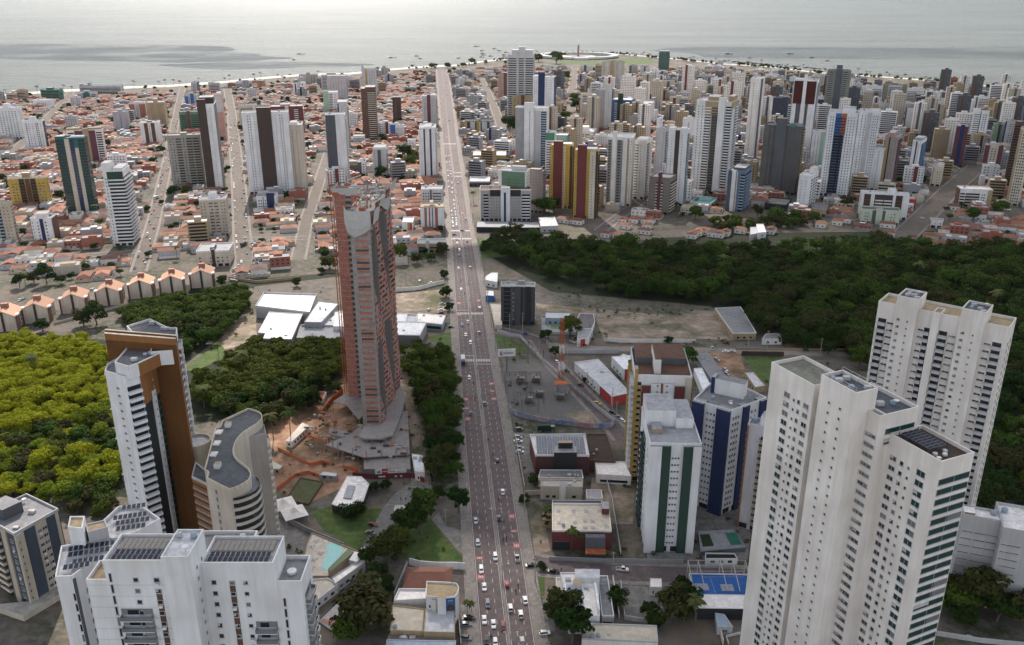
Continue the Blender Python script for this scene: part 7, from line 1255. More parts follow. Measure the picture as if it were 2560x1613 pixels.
SPOT = [('8', 830, 590, 1.3, 'round bright tree beside the avenue pavement'), ('8', 590, 640, 1.35, 'large dark tree above the lawn wedge'), ('8', 690, 500, 1.1, 'tree between the driveway and the round bright tree'), ('8', 400, 860, 1.4, 'large dark tree beside the staff car park'), ('8', 330, 930, 1.3, 'dark tree below the staff car park'), ('8', 480, 760, 1.3, 'tree on the lawn edge by the car park'), ('8', 160, 1400, 1.9, 'big dark tree beside the tennis court'), ('8', 60, 1480, 1.5, 'big dark tree at the bottom frame edge by the court'), ('8', 280, 1340, 1.2, 'tree between the court and the grey roofs'), ('8', 270, 1040, 1.2, 'tree between the pool deck and the red tiled house'), ('8', 180, 960, .9, 'small tree under the pool bar'), ('8', 330, 1130, .9, 'small tree left of the red tiled house'), ('8', 240, 440, 1.1, 'tree beside the ribbed white pavilion'), ('8', 320, 430, 1.0, 'second tree beside the ribbed white pavilion'),
 ('8', 1290, 525, 1.1, 'round tree on the right pavement of the avenue'), ('8', 1355, 400, .6, 'slim tree below the brick store'), ('8', 1560, 1400, 1.3, 'large tree in front of the white stepped clinic'), ('8', 1620, 1500, 1.3, 'large tree at the bottom edge left of the long metal roof'), ('8', 1500, 1320, 1.0, 'tree at the clinic forecourt'), ('8', 2310, 1340, 1.5, 'large tree right of the empty car park'), ('8', 2200, 1390, 1.1, 'tree above the long metal roof'), ('8', 2390, 1290, 1.2, 'tree beside the blue sports court'), ('8', 1410, 990, .7, 'slim tree at the side road corner'), ('8', 1450, 680, .6, 'shrub tree beside the dotted tan roof'),
 ('9', 2050, 1290, 1.7, 'round tree below the pale ribbed block'), ('9', 2210, 1350, 1.5, 'second round tree below the pale ribbed block'), ('9', 1900, 1300, 1.4, 'tree tucked between the huge tower and the ribbed block'), ('9', 2330, 1330, 1.1, 'tree at the right edge below the ribbed block'), ('9', 60, 1260, 1.2, 'tree left of the court shed'), ('9', 20, 1160, 1.1, 'tree left of the blue court'),
 ('9', 2120, 1250, 1.3, 'tree behind the round tree below the ribbed block'), ('9', 1850, 1240, 1.3, 'tree against the foot of the huge tower'), ('9', 2290, 1260, 1.2, 'tree at the right edge foot of the second ribbed block'), ('9', 1960, 1370, 1.2, 'tree above the parked car at lower right'), ('9', 2400, 1380, 1.4, 'tree cut by the right frame edge'), ('8', 2150, 1310, 1.1, 'leafy tree at the edge of the empty car park'), ('8', 1920, 1180, .8, 'shrubby tree on the left hedge of the car park'), ('8', 1930, 1250, .8, 'second shrubby tree on the hedge of the car park'), ('8', 560, 740, 1.3, 'tree at the middle of the lawn wedge'), ('8', 130, 620, 1.1, 'tree on the pool lawn'), ('8', 60, 640, 1.0, 'second tree on the pool lawn'), ('4', 330, 505, 1.4, 'dark tree behind the peach gabled row at the left'), ('4', 240, 500, 1.3, 'dark tree behind the first gabled houses'), ('4', 140, 530, 1.3, 'dark tree near the yellow end block'), ('4', 430, 505, 1.1, 'round tree behind the third gabled house'), ('4', 500, 470, .7, 'small tree behind the gabled row by the parked cars'), ('4', 680, 790, 1.7, 'large tree in front of the fourth gabled house'), ('4', 590, 800, 1.5, 'large tree in front of the third gabled house'), ('4', 300, 830, 1.0, 'low round tree in front of the second gabled house'), ('4', 1040, 320, .9, 'tree at the foot of the worn street'), ('4', 600, 400, 1.0, 'palm like tree behind the gabled row'), ('4', 660, 265, .8, 'tree below the white stepped tower'), ('4', 470, 300, .8, 'tree left of the white stepped tower foot'), ('4', 2310, 400, 1.5, 'large dark tree left of the unfinished tower'), ('4', 2250, 430, 1.0, 'dark tree by the grass lot near the unfinished tower'), ('4', 1560, 520, 1.0, 'tree on the stream bank'), ('4', 2080, 520, .9, 'tree on the stream bank by the gymnasium'),
 ('1', 1220, 1390, 1.7, 'dark spreading tree below the bare concrete block'), ('1', 1310, 1370, 1.6, 'dark spreading tree beside the bare concrete block'), ('1', 1130, 1430, 1.2, 'tree at the street below the concrete block'), ('1', 1030, 1480, 1.1, 'round street tree by the white stepped tower'), ('1', 420, 1400, 1.1, 'tree between the yellow block and the teal tower'),
 ('5', 420, 350, 1.9, 'large dark tree right of the unfinished tower'), ('5', 540, 360, 1.3, 'tree behind the dusty parking lot'), ('5', 640, 340, 1.3, 'tree near the avenue by the dusty parking lot'), ('5', 720, 300, 1.4, 'tree at the avenue kerb by the tan office'), ('5', 730, 460, 1.2, 'tree at the avenue by the dusty lot'), ('5', 740, 600, 1.1, 'shrubby tree at the dusty lot corner'), ('5', 765, 690, 1.0, 'tree along the kerb above the pavilion'), ('5', 1440, 900, 1.2, 'round tree at the side road junction'), ('5', 1610, 870, 1.5, 'round tree beside the corner shop'), ('5', 1510, 1010, .8, 'round tree at the market forecourt'), ('5', 1715, 1190, .8, 'upright tree on the market pavement'), ('5', 1180, 780, .7, 'bush at the dark slate block'), ('5', 1240, 150, 1.3, 'tree at the corner of the wood near the hotel canopy'), ('5', 1010, 280, 1.2, 'tree at the grass verge'), ('6', 620, 860, 1.7, 'tree beside the ruined warehouse'), ('6', 1000, 950, 1.1, 'pale bushy tree by the earth road'), ('6', 1200, 1010, 1.2, 'tree at the end of the earth road'), ('6', 1260, 1080, 1.3, 'tree behind the huge off white tower'), ('6', 50, 1070, 1.6, 'leafy tree behind the yellow finned tower'), ('5', 2300, 920, 1.1, 'leafy tree at the white wall of the earth lot'),
 ('I', 915, 320, 1.7, 'round dark tree in the low houses left of the avenue tower'), ('I', 1015, 310, 1.6, 'second round dark tree left of the avenue tower'), ('I', 975, 390, 1.7, 'third round dark tree left of the avenue tower'), ('I', 590, 590, 1.6, 'dark tree below the small white tower'), ('I', 740, 960, 1.2, 'round tree among the tile roofs by the unfinished tower'), ('I', 985, 830, 1.1, 'tree left of the striped office block'), ('J', 430, 1060, 1.9, 'dark tree at the foot of the yellow tower'), ('J', 540, 1050, 1.6, 'dark tree between the yellow towers'), ('K', 450, 1180, 1.6, 'dark tree behind the row houses'), ('K', 200, 1100, 1.5, 'dark tree below the brown split tower'), ('K', 1010, 1080, 1.5, 'leafy tree below the black garage'), ('K', 1250, 1110, 1.6, 'leafy tree under the white slab block'), ('K', 1500, 1130, 1.6, 'leafy tree left of the arched hall'), ('K', 1740, 1150, 1.3, 'tree below the arched hall'), ('L', 1740, 1100, 1.9, 'round green tree right of the cube house'), ('L', 2080, 1050, 1.6, 'round dark tree below the wide balcony block'), ('L', 90, 960, 1.5, 'tree left of the white framed wide block'), ('D', 1040, 900, 2.4, 'large tree over the plaza road'), ('D', 1070, 1000, 1.9, 'second tree over the plaza road'), ('D', 920, 1120, 1.9, 'tree beside the plaza road'), ('D', 890, 1270, 1.7, 'tree at the near end of the plaza road'), ('D', 130, 1330, 2.3, 'large tree at the foot of the round tower'), ('D', 920, 560, 2.0, 'tree near the plaza houses'), ('D', 790, 330, 3.4, 'tall tree in front of the round plaza'), ('D', 540, 310, 3.0, 'bright tree left of the round plaza')]
for rg, x, y, s, lb in SPOT:
 p = at(rg, x, y); plant('dense' if s < 1.3 else 'grove', 'street_tree', *p, lb, None, r, s)
# palms
def palm_mesh(r, h, fl, n):
 tb = MB(); x0 = 0
 pts = [(r.uniform(-.05, .05) * k + .02 * k * k, .0, h * k / 5) for k in range(6)]
 for k in range(5): tb.bar(pts[k], pts[k + 1], .2 - .015 * k, M_bark, 5)
 fb_ = MB(); c = Vector(pts[-1])
 for i in range(n):
  t = 2 * math.pi * i / n + r.uniform(-.2, .2); el = r.uniform(-.1, .75); d = Vector((math.cos(t), math.sin(t), 0)); prev = c; sidev = Vector((-d.y, d.x, 0)); pw = .18
  for k in range(1, 5):
   u = k / 4; q = c + d * fl * u * math.cos(el * .6) + Vector((0, 0, fl * (math.sin(el) * u - .62 * u * u))); w = (.75, .95, .7, .08)[k - 1] * fl * .24
   fb_.poly([tuple(prev - sidev * pw + Vector((0, 0, -pw * .35))), tuple(q - sidev * w + Vector((0, 0, -w * .35))), tuple(q), tuple(prev)], L_palm); fb_.poly([tuple(prev), tuple(q), tuple(q + sidev * w + Vector((0, 0, -w * .35))), tuple(prev + sidev * pw + Vector((0, 0, -pw * .35)))], L_palm); prev, pw = q, w
 return tb.mesh('trunk'), fb_.mesh('fronds')
PALMS = [palm_mesh(random.Random(50 + i), 8 + i * 1.2, 3.6, 13) for i in range(4)]
def palm(x, y, label, group, s=1.0):
 t, f = r.choice(PALMS); o = thing('palm_tree', label, 'palm', (x, y, 0), r.uniform(0, 6), group); s *= r.uniform(.85, 1.15); o.scale = (s, s, s); link('trunk', t, o); link('fronds', f, o)
for rg, x, y, s, lb in [('S', 295, 850, 1.55, 'tall palm standing on the dug earth beside the site cabin'), ('S', 130, 830, 1.25, 'palm standing on the dug earth left of the tall palm'), ('N', 245, 850, 1.0, 'palm beside the dotted tan roof'), ('8', 1615, 860, .9, 'palm in front of the brick store wall'), ('8', 1680, 850, .8, 'second palm in front of the brick store wall'), ('8', 890, 1290, .6, 'small palm at the parked cars below the poster'), ('8', 920, 1285, .6, 'small palm beside the other one below the poster'), ('4', 1240, 330, 1.0, 'palm behind the sixth gabled house'), ('4', 180, 520, 1.1, 'palm above the first gabled house'), ('4', 610, 430, 1.1, 'palm behind the gabled row'), ('G', 1340, 800, 1.3, 'palm at the foot of the teal glass tower'), ('4', 1580, 1260, 1.2, 'palm poking out of the grove'), ('4', 1430, 1370, 1.2, 'lower palm poking out of the grove'), ('6', 2200, 690, 1.6, 'tall palm at the right end of the wood'), ('5', 490, 1080, 1.3, 'palm in the tree strip beside the avenue'), ('4', 1700, 1160, 1.3, 'palm at the upper side of the grove'), ('4', 1530, 1010, 1.1, 'palm at the grass lot edge'), ('4', 250, 1150, 1.3, 'palm in the sunlit wood'), ('4', 480, 1270, 1.3, 'second palm in the sunlit wood'), ('6', 900, 380, 1.7, 'palm standing out of the dark wood'), ('6', 300, 420, 1.6, 'second palm standing out of the dark wood'), ('6', 1650, 500, 1.6, 'third palm standing out of the dark wood'), ('8', 245, 1220, 1.0, 'palm beside the tennis court'), ('9', 100, 1400, 1.0, 'palm beside the court shed'), ('I', 1800, 880, 1.0, 'palm beside the showroom parking')]:
 palm(*at(rg, x, y), lb, None, s)
K_poly = [unp(*q) for q in [(1782, 566), (1880, 534), (2040, 532), (2070, 555), (1990, 578), (1880, 574), (1800, 585)]]
for p in scatter(K_poly, 10, r)[:26]: plant('grove', 'broadleaf_tree', *p, 'green tree between the garage podium and the terracotta row houses', 'trees above the row houses', r)
ce = []
for i in range(len(coast) - 1):
 a, c = coast[i], coast[i + 1]; L = math.hypot(c[0] - a[0], c[1] - a[1])
 for k in range(int(L / 9)):
  t = r.random(); x, y = a[0] + (c[0] - a[0]) * t, a[1] + (c[1] - a[1]) * t; d = math.hypot(x, y); q = 1 - (r.uniform(22, 60) if x > 0 else r.uniform(45, 110)) / d
  if (x > -60 and r.random() < .75) or r.random() < .16: ce.append((r.choice(PROT['far'])[3], x * q, y * q, r.uniform(0, 6), r.uniform(.7, 1.4), 1))
merged('shore_vegetation', ce, L_dark)
sh = [('E', [(280, 250), (330, 240), (620, 250), (720, 275), (800, 255), (910, 285), (945, 290), (1035, 310), (1100, 315), (1215, 285), (1430, 330), (1530, 330), (1560, 325), (1770, 340), (1900, 370), (1995, 395), (2040, 395), (2060, 395)]), ('F', [(230, 30), (340, 45), (390, 55), (520, 80), (600, 60), (640, 80), (730, 120), (775, 130), (845, 125), (905, 130), (965, 130), (1040, 140), (1070, 150), (1105, 140), (1150, 150), (1165, 145), (1245, 150), (1305, 130), (1375, 150), (1440, 160), (1745, 190), (1860, 180), (1915, 215), (2150, 210), (2210, 230), (2300, 230), (2380, 245)]), ('A', [(80, 270), (525, 255), (895, 215), (1010, 240), (1880, 165), (2225, 150), (2320, 145)]), ('B', [(85, 240), (165, 255), (435, 215), (800, 210), (860, 185), (1210, 165), (1300, 145), (1540, 165), (1605, 170), (1720, 150), (2100, 110)]), ('D', [(1855, 235), (1880, 245), (1915, 250), (1980, 255), (2010, 240), (2080, 250), (2100, 250), (490, 230), (520, 230)])]
for rg, L in sh:
 for x, y in L: palm(*at(rg, x, y), 'small dark palm on the beach front beyond the town', 'palms along the beach front', 1.35)
for i, (x, y, s) in enumerate([(1340, 405, 3.2), (1395, 400, 2.6), (1560, 400, 3.2), (1590, 475, 3.4), (1650, 440, 3.2), (1715, 390, 3.0), (1780, 385, 3.0), (1905, 345, 3.6), (2095, 340, 2.8), (2370, 340, 3.2), (1070, 395, 2.2), (580, 420, 2.2), (1620, 500, 2.6)]):
 plant('street', 'shore_tree', *at('C', x, y), 'dark spreading tree on the beach end of the avenue, %s from the left' % ords[i], 'spreading trees on the beach', r, s * .62)

# weeds and low bushes on open ground
bush = []
for i in range(5): q = random.Random(800 + i); bush.append(crown_pts(q, 1.5, 1.5, .1, 46, .34, .7, 4))
wd = {0: [], 1: [], 2: []}
for i in range(5200):
 x, y = r.uniform(-260, 330), r.uniform(175, 640); k = math.sin(x * .13 + 1.3) + math.sin(y * .11) + math.sin(x * .05 - y * .07) + r.uniform(-1.1, 1.1)
 if k < .75 or taken((x, y), 1.2): continue
 if Y0 - 30 < y and road(y, -1)[0] - 6 < x < road(y, 1)[0] + 7: continue
 if any(segd((x, y), P[j], P[j + 1]) < w_ / 2 + 3 for P, w_ in STREETS for j in range(len(P) - 1)): continue
 wd[r.choice((0, 1, 1, 2))].append((r.choice(bush), x, y, r.uniform(0, 6), r.uniform(.35, 1.2), r.uniform(.7, 1.2)))
for k, mm in ((0, L_dark), (1, L_mid), (2, L_oli)): merged('undergrowth', wd[k], mm)
# ---------------------------------------------------------------- vehicles
PAINT = dict(white=(.78,.78,.78), silver=(.42,.43,.45), grey=(.16,.165,.175), black=(.018,.018,.02), red=(.40,.022,.022), darkred=(.16,.015,.02), blue=(.03,.07,.22), darkblue=(.02,.03,.08), beige=(.45,.40,.30), yellow=(.6,.38,.03), green=(.05,.12,.09))
def paint(c): return flat_mat('car_paint_' + c, PAINT[c], rough=.22, spec=.6, scale=.3, var=.05)
M_tyre = flat_mat('tyre_rubber', (.015, .015, .016), rough=.9); M_cglass = flat_mat('car_glass', (.012, .015, .02), rough=.06, spec=.7); M_lamp = flat_mat('headlamp_glass', (.6, .6, .58), rough=.15); M_tail = flat_mat('tail_lamp', (.3, .01, .01), rough=.2)
SH = dict(hatchback=(3.9, 1.7, .62, 1.48, [(-.95, .62), (-.80, .96), (-.55, 1.0), (.32, .78), (.50, .62)]), sedan=(4.5, 1.74, .66, 1.44, [(-.72, .62), (-.52, .96), (-.10, 1.0), (.28, .80), (.48, .62)]), suv=(4.3, 1.8, .74, 1.68, [(-.97, .62), (-.86, .96), (-.4, 1.0), (.36, .82), (.52, .62)]), pickup=(5.0, 1.85, .74, 1.75, [(-.2, .62), (-.10, .96), (.05, 1.0), (.36, .82), (.52, .62)]))
CARM = {}
def car_mesh(kind, col):
 key = (kind, col)
 if key in CARM: return CARM[key]
 L, Wd, hb, ht, prof = SH[kind]; pm = paint(col); b = MB(); g = MB(); z0 = .22; hl = L / 2
 belt = hb + .18
 sec = [(-hl, z0, .92), (-hl * .99, belt - .08, .94), (-hl * .62, belt, 1), (hl * .5, belt - .02, 1), (hl * .86, belt - .14, .95), (hl, hb - .08, .86), (hl, z0, .84)]
 top = sec[1:6]
 for s in (-1, 1):
  for i in range(len(top) - 1):
   a, c = top[i], top[i + 1]; q = [(a[0], s * Wd / 2 * a[2], z0), (c[0], s * Wd / 2 * c[2], z0), (c[0], s * Wd / 2 * c[2], c[1]), (a[0], s * Wd / 2 * a[2], a[1])]; b.poly(q if s < 0 else q[::-1], pm)
 for i in range(len(sec) - 1):
  a, c = sec[i], sec[i + 1]; b.poly([(a[0], -Wd / 2 * a[2], a[1]), (a[0], Wd / 2 * a[2], a[1]), (c[0], Wd / 2 * c[2], c[1]), (c[0], -Wd / 2 * c[2], c[1])][::-1], pm)
 P = [(x * hl, belt - .03 if i in (0, 4) else ht - (1 - z) * 1.6 * .5, .94 if i in (0, 4) else .76) for i, (x, z) in enumerate(prof)]
 for i in range(len(P) - 1):
  a, c = P[i], P[i + 1]; q = [(a[0], -Wd / 2 * a[2], a[1]), (a[0], Wd / 2 * a[2], a[1]), (c[0], Wd / 2 * c[2], c[1]), (c[0], -Wd / 2 * c[2], c[1])][::-1]; (b if i in (1, 2) and i != (3) and not (i == 0) and (i == 1 or i == 2 and kind != 'x') and (P[i][1] > belt + .2 and P[i + 1][1] > belt + .2 and i < 3) else g).poly(q, pm if (P[i][1] > belt + .2 and P[i + 1][1] > belt + .2 and i < 3) else M_cglass)
 for s in (-1, 1):
  q = [(p[0], s * Wd / 2 * p[2], p[1]) for p in P]; g.poly(q[::-1] if s > 0 else q, M_cglass)
 if kind == 'pickup': b.box(-hl * .95, -hl * .25, -Wd * .4, Wd * .4, belt - .3, belt + .01, flat_mat('bed_liner', (.05, .05, .05)))
 w = MB()
 for k in range(1):
  n_ = 12; i0 = 0
  for y in (-.1, .1): w.v.extend([(.31 * math.cos(2 * math.pi * j / n_), y, .31 * math.sin(2 * math.pi * j / n_)) for j in range(n_)])
  for j in range(n_): q = (j + 1) % n_; w.f.append((j, q, n_ + q, n_ + j)); w.m.append(w.mi(M_tyre))
  w.f.append(tuple(range(n_ - 1, -1, -1))); w.m.append(w.mi(flat_mat('wheel_rim', (.4, .4, .42), metal=.6, rough=.35))); w.f.append(tuple(range(n_, 2 * n_))); w.m.append(1)
 lm = MB(); lm.box(hl - .06, hl + .02, .45, .72, .52, .66, M_lamp); tl = MB(); tl.box(-hl - .02, -hl + .06, .45, .75, .6, .78, M_tail)
 CARM[key] = (b.mesh('body'), g.mesh('windows'), w.mesh('wheel'), lm.mesh('headlight'), tl.mesh('tail_light'), L, Wd); return CARM[key]
CARS = []
rc = random.Random(21)
def car(x, y, yaw, col=None, kind=None, detail=True, z=.05, desc=None):
 col = col or rc.choices(['white', 'silver', 'grey', 'black', 'red', 'blue', 'beige', 'darkred'], [40, 22, 10, 13, 6, 4, 3, 2])[0]; kind = kind or rc.choices(['hatchback', 'sedan', 'suv'], [5, 4, 3])[0]
 bm_, gm_, wm_, hm_, tm_, L, Wd = car_mesh(kind, col); o = thing({'suv': 'parked_suv'}.get(kind, kind) if False else ('pickup_truck' if kind == 'pickup' else 'car'), 'x', 'car', (x, y, z), yaw)
 link('body', bm_, o); link('windows', gm_, o)
 if detail:
  for sx in (-1, 1):
   for sy in (-1, 1): link('wheel', wm_, o, (sx * L * .31, sy * (Wd / 2 - .1), .31))
  for sy in (0, 1): link('headlight', hm_, o, (0, -1.17 * sy, 0)); link('tail_light', tm_, o, (0, -1.2 * sy, 0))
 word = {'white': 'white', 'silver': 'silver', 'grey': 'dark grey', 'black': 'black', 'red': 'red', 'blue': 'blue', 'beige': 'beige', 'darkred': 'wine red', 'darkblue': 'navy', 'yellow': 'yellow', 'green': 'green'}[col]
 CARS.append((o, word + ' ' + {'hatchback': 'hatchback', 'sedan': 'sedan', 'suv': 'sport utility car', 'pickup': 'pickup truck'}[kind], x, y)); return o
AV = [('8', [(1100, 232, 'black'), (1137, 452, 'white'), (948, 655, 'silver'), (1110, 636, 'black'), (963, 810, 'silver'), (1085, 908, 'white'), (1238, 918, 'silver', 'pickup'), (987, 998, 'white', 'suv'), (1165, 1098, 'red', 'hatchback'), (1008, 1118, 'white', 'sedan'), (1032, 1238, 'grey', 'suv'), (1190, 1264, 'white', 'suv'), (1293, 1210, 'white', 'sedan'), (1262, 1308, 'white'), (1008, 1348, 'white'), (1072, 1378, 'white'), (1138, 1396, 'darkred', 'suv'), (1022, 1492, 'black'), (1085, 1506, 'white'), (1272, 1492, 'silver')]),
 ('5', [(913, 922, 'white', 'suv'), (880, 865, 'white'), (973, 848, 'beige'), (895, 778, 'silver'), (857, 800, 'blue', 'hatchback'), (977, 680, 'white', 'suv'), (848, 548, 'white'), (830, 400, 'white'), (912, 392, 'white'), (837, 275, 'white'), (835, 308, 'black'), (820, 226, 'white'), (890, 209, 'grey'), (905, 1166, 'white'), (1012, 1346, 'green', 'sedan'), (916, 1418, 'darkblue')]),
 ('I', [(1445, 268), (1480, 270), (1447, 298), (1450, 354), (1487, 352), (1493, 394), (1500, 444), (1465, 464), (1500, 474), (1503, 509), (1470, 529), (1515, 547), (1597, 624, 'white'), (1472, 609), (1517, 626), (1477, 676), (1523, 694), (1520, 749), (1543, 854), (1547, 909), (1552, 962), (1513, 992), (1560, 1004), (1565, 1044), (1520, 1054), (1525, 1094), (1572, 1089), (1525, 1128), (1575, 1124), (1530, 1156), (1577, 1154), (1535, 1190), (1578, 1184), (1695, 1094, 'white'), (1583, 1359, 'silver'), (1615, 1498, 'white')]),
 ('C', [(1550, 1374, 'white'), (1487, 1129, 'white'), (1585, 1134, 'black'), (1520, 715), (1540, 770), (1565, 775), (1540, 800), (1465, 860, 'white'), (1470, 890, 'yellow'), (1495, 905), (1465, 940), (1450, 640, 'white'), (1545, 600, 'black'), (1440, 560), (1430, 520, 'white'), (1480, 800)])]
for rg, L in AV:
 for t in L:
  x, y = at(rg, t[0], t[1]); rx = road(y, 0)[0]; car(x, y, road_dir(y) + (math.pi if x < rx else 0), t[2] if len(t) > 2 else (None if rc.random() < .4 else 'white'), t[3] if len(t) > 3 else None, y < 900)
for rg, x, y, a, c, k in [('8', 1335, 968, 5, 'black', 'sedan'), ('8', 1490, 1008, -6, 'black', 'sedan'), ('8', 1972, 994, -8, 'white', 'pickup'), ('8', 1432, 1440, 10, 'white', 'hatchback'), ('8', 900, 1338, 5, 'black', 'suv'), ('8', 880, 1380, 3, 'grey', 'sedan'), ('8', 880, 1476, -8, 'grey', 'suv'), ('8', 390, 638, 4, 'red', 'hatchback'), ('8', 230, 682, -15, 'darkred', 'sedan'), ('8', 215, 738, -15, 'grey', 'sedan'), ('8', 178, 860, -10, 'silver', 'sedan'), ('8', 1245, 72, -5, 'silver', 'suv'), ('8', 1245, 98, -5, 'white', 'sedan'), ('8', 1255, 145, -5, 'silver', 'hatchback'), ('8', 1255, 172, -5, 'white', 'sedan'), ('8', 1250, 15, 20, 'grey', 'suv'), ('5', 800, 162, 3, 'darkblue', 'sedan'), ('5', 857, 134, -20, 'grey', 'sedan'), ('5', 622, 690, 75, 'white', 'hatchback'), ('5', 718, 648, 10, 'silver', 'sedan'), ('5', 712, 692, 0, 'white', 'sedan'), ('5', 712, 710, 0, 'darkred', 'sedan'), ('5', 778, 810, -25, 'black', 'sedan'), ('5', 520, 1245, 95, 'silver', 'suv'), ('5', 558, 490, 90, 'white', 'suv'), ('5', 640, 500, 0, 'white', 'sedan'), ('5', 1520, 1056, -45, 'white', 'hatchback'), ('5', 1585, 1115, -45, 'black', 'sedan'), ('5', 1685, 1215, -40, 'darkred', 'sedan'), ('5', 1800, 1345, -35, 'yellow', 'sedan'), ('5', 1912, 1412, -40, 'black', 'suv'), ('5', 1950, 1442, -40, 'grey', 'sedan'), ('5', 1978, 1468, -40, 'white', 'hatchback'), ('5', 1660, 920, 3, 'white', 'sedan'), ('5', 1620, 918, 3, 'silver', 'hatchback'), ('5', 1705, 935, 0, 'darkred', 'sedan'), ('5', 1300, 860, -10, 'blue', 'hatchback'), ('4', 1465, 925, 6, 'white', 'suv'), ('4', 145, 620, 80, 'white', 'sedan'), ('4', 165, 615, 80, 'silver', 'sedan'), ('4', 655, 545, 70, 'white', 'sedan'), ('4', 640, 548, 70, 'silver', 'sedan'), ('4', 680, 445, 5, 'silver', 'sedan'), ('6', 225, 960, 85, 'white', 'pickup'), ('6', 320, 982, 5, 'white', 'sedan'), ('6', 365, 982, 0, 'silver', 'sedan'), ('6', 885, 975, 5, 'green', 'suv'), ('6', 820, 828, 40, 'white', 'suv'), ('6', 255, 1038, -50, 'silver', 'sedan'), ('6', 310, 1110, -55, 'white', 'pickup'), ('6', 325, 1140, -50, 'silver', 'hatchback'), ('6', 15, 940, 5, 'darkred', 'sedan'), ('5', 2340, 940, 0, 'red', 'sedan'), ('9', 2025, 1478, -15, 'silver', 'sedan'), ('9', 2300, 540, -35, 'silver', 'suv'), ('L', 1075, 1078, -12, 'white', 'sedan'), ('L', 1435, 800, 45, 'white', 'hatchback'), ('J', 1365, 1160, 30, 'white', 'sedan'), ('J', 1325, 1185, 30, 'white', 'hatchback'), ('J', 1250, 1220, 30, 'silver', 'sedan')]:
 car(*at(rg, x, y), R_(a), c, k)
for i in range(24):
 x, y = at('4', 1650 + (i % 3) * 18 - (i // 3) * 4, 400 + (i // 3) * 14); 
 if i < 20: car(x, y, R_(rc.uniform(-4, 14)), None, None, False)
for P, w in (STREETS[0], STREETS[1], STREETS[2], STREETS[3], STREETS[6], STREETS[7]):
 for i in range(len(P) - 1):
  a, c = P[i], P[i + 1]; L = math.hypot(c[0] - a[0], c[1] - a[1]); s = rc.uniform(4, 14); yw = math.atan2(c[1] - a[1], c[0] - a[0]); n_ = (-math.sin(yw), math.cos(yw))
  while s < L:
   q = rc.choice((-1, 1)); of = (w / 2 - 1.3 if rc.random() < .65 else w * .2) * q
   x, y = a[0] + (c[0] - a[0]) * s / L + n_[0] * of, a[1] + (c[1] - a[1]) * s / L + n_[1] * of
   if not taken((x, y), 1.0) and len(CARS) < 285 and a[1] < 1500: car(x, y, yw + (0 if q < 0 else math.pi), None, None, False)
   s += rc.uniform(9, 24)
# lorry, motorcycles with riders
def truck(label, x, y, yaw, box, cab):
 t = thing('box_truck', label, 'truck', (x, y, .05), yaw); b = MB(); b.box(-4.6, 2.2, -1.2, 1.2, 1.0, 3.6, wall_mat(box)); b.build('cargo_box', t); b = MB(); b.prism([(2.4, -1.15), (4.5, -1.05), (4.5, 1.05), (2.4, 1.15)], .5, 2.7, paint(cab)); b.build('cab', t); b = MB(); b.box(4.42, 4.56, -.95, .95, 1.6, 2.4, M_cglass); b.build('windscreen', t); b = MB(); b.box(-4.4, 4.2, -.8, .8, .5, 1.0, M_tyre); b.build('chassis', t)
 for sx in (-3.2, 3.2):
  for sy in (-1, 1): link('wheel', car_mesh('suv', 'white')[2], t, (sx, sy * 1.05, .45)).scale = (1.5, 1.4, 1.5)
p = at('5', 862, 1056); truck('white topped box truck with a blue cab beside the zebra crossing', *p, road_dir(p[1]) + math.pi, 'white', 'blue')
p = at('H', 1065, 1200); truck('dark box truck in the middle of the worn street', *p, 1.3, 'dgray', 'grey'); p = at('G', 2190, 545); truck('white box truck parked along the left street', *p, 1.4, 'white', 'white'); p = at('8', 1440, 20); truck('dark green truck by the white roofed strip', *p, .1, 'dgreen', 'green')
def skin_layer(me):
 o = bpy.data.objects.new('tmp', me); o.modifiers.new('skin', 'SKIN'); bpy.data.objects.remove(o)
def rider_mesh(shirt):
 me = bpy.data.meshes.new('rider_body'); V = [(0, 0, .85), (.12, 0, 1.15), (.2, 0, 1.38), (.26, 0, 1.52), (.28, 0, 1.68), (.2, .2, 1.34), (.4, .27, 1.1), (.58, .28, 1.05), (.2, -.2, 1.34), (.4, -.27, 1.1), (.58, -.28, 1.05), (.3, .16, .78), (.12, .2, .4), (.3, -.16, .78), (.12, -.2, .4), (.2, .2, .32), (.2, -.2, .32)]
 E = [(0, 1), (1, 2), (2, 3), (3, 4), (2, 5), (5, 6), (6, 7), (2, 8), (8, 9), (9, 10), (0, 11), (11, 12), (12, 15), (0, 13), (13, 14), (14, 16)]; me.from_pydata(V, E, []); skin_layer(me)
 rad = [.16, .17, .18, .07, .12, .07, .055, .045, .07, .055, .045, .1, .065, .1, .065, .05, .05]
 for i, rr in enumerate(rad): me.skin_vertices[0].data[i].radius = (rr, rr)
 me.skin_vertices[0].data[0].use_root = True; me.materials.append(flat_mat('rider_clothes_' + shirt, PAL[shirt], rough=.9)); return me
RID = [rider_mesh(s) for s in ('black', 'navy', 'red', 'dgreen')]
mb_ = MB(); mb_.bar((-.55, 0, .55), (.45, 0, .62), .16, paint('black')); mb_.bar((.45, 0, .6), (.62, 0, 1.0), .06, paint('black')); mb_.bar((.55, -.33, 1.02), (.55, .33, 1.02), .03, paint('black')); mb_.box(-.6, .05, -.13, .13, .68, .8, M_tyre); MOTO = mb_.mesh('frame')
mot = [('8', 1035, 92), ('8', 1068, 198), ('8', 1107, 506), ('8', 1145, 660), ('8', 1139, 792), ('8', 1163, 782), ('8', 1244, 1116), ('8', 1228, 1152), ('8', 1055, 1466), ('5', 935, 1206), ('5', 945, 1311), ('5', 872, 576), ('5', 846, 484), ('I', 1692, 1146), ('I', 1572, 362)]
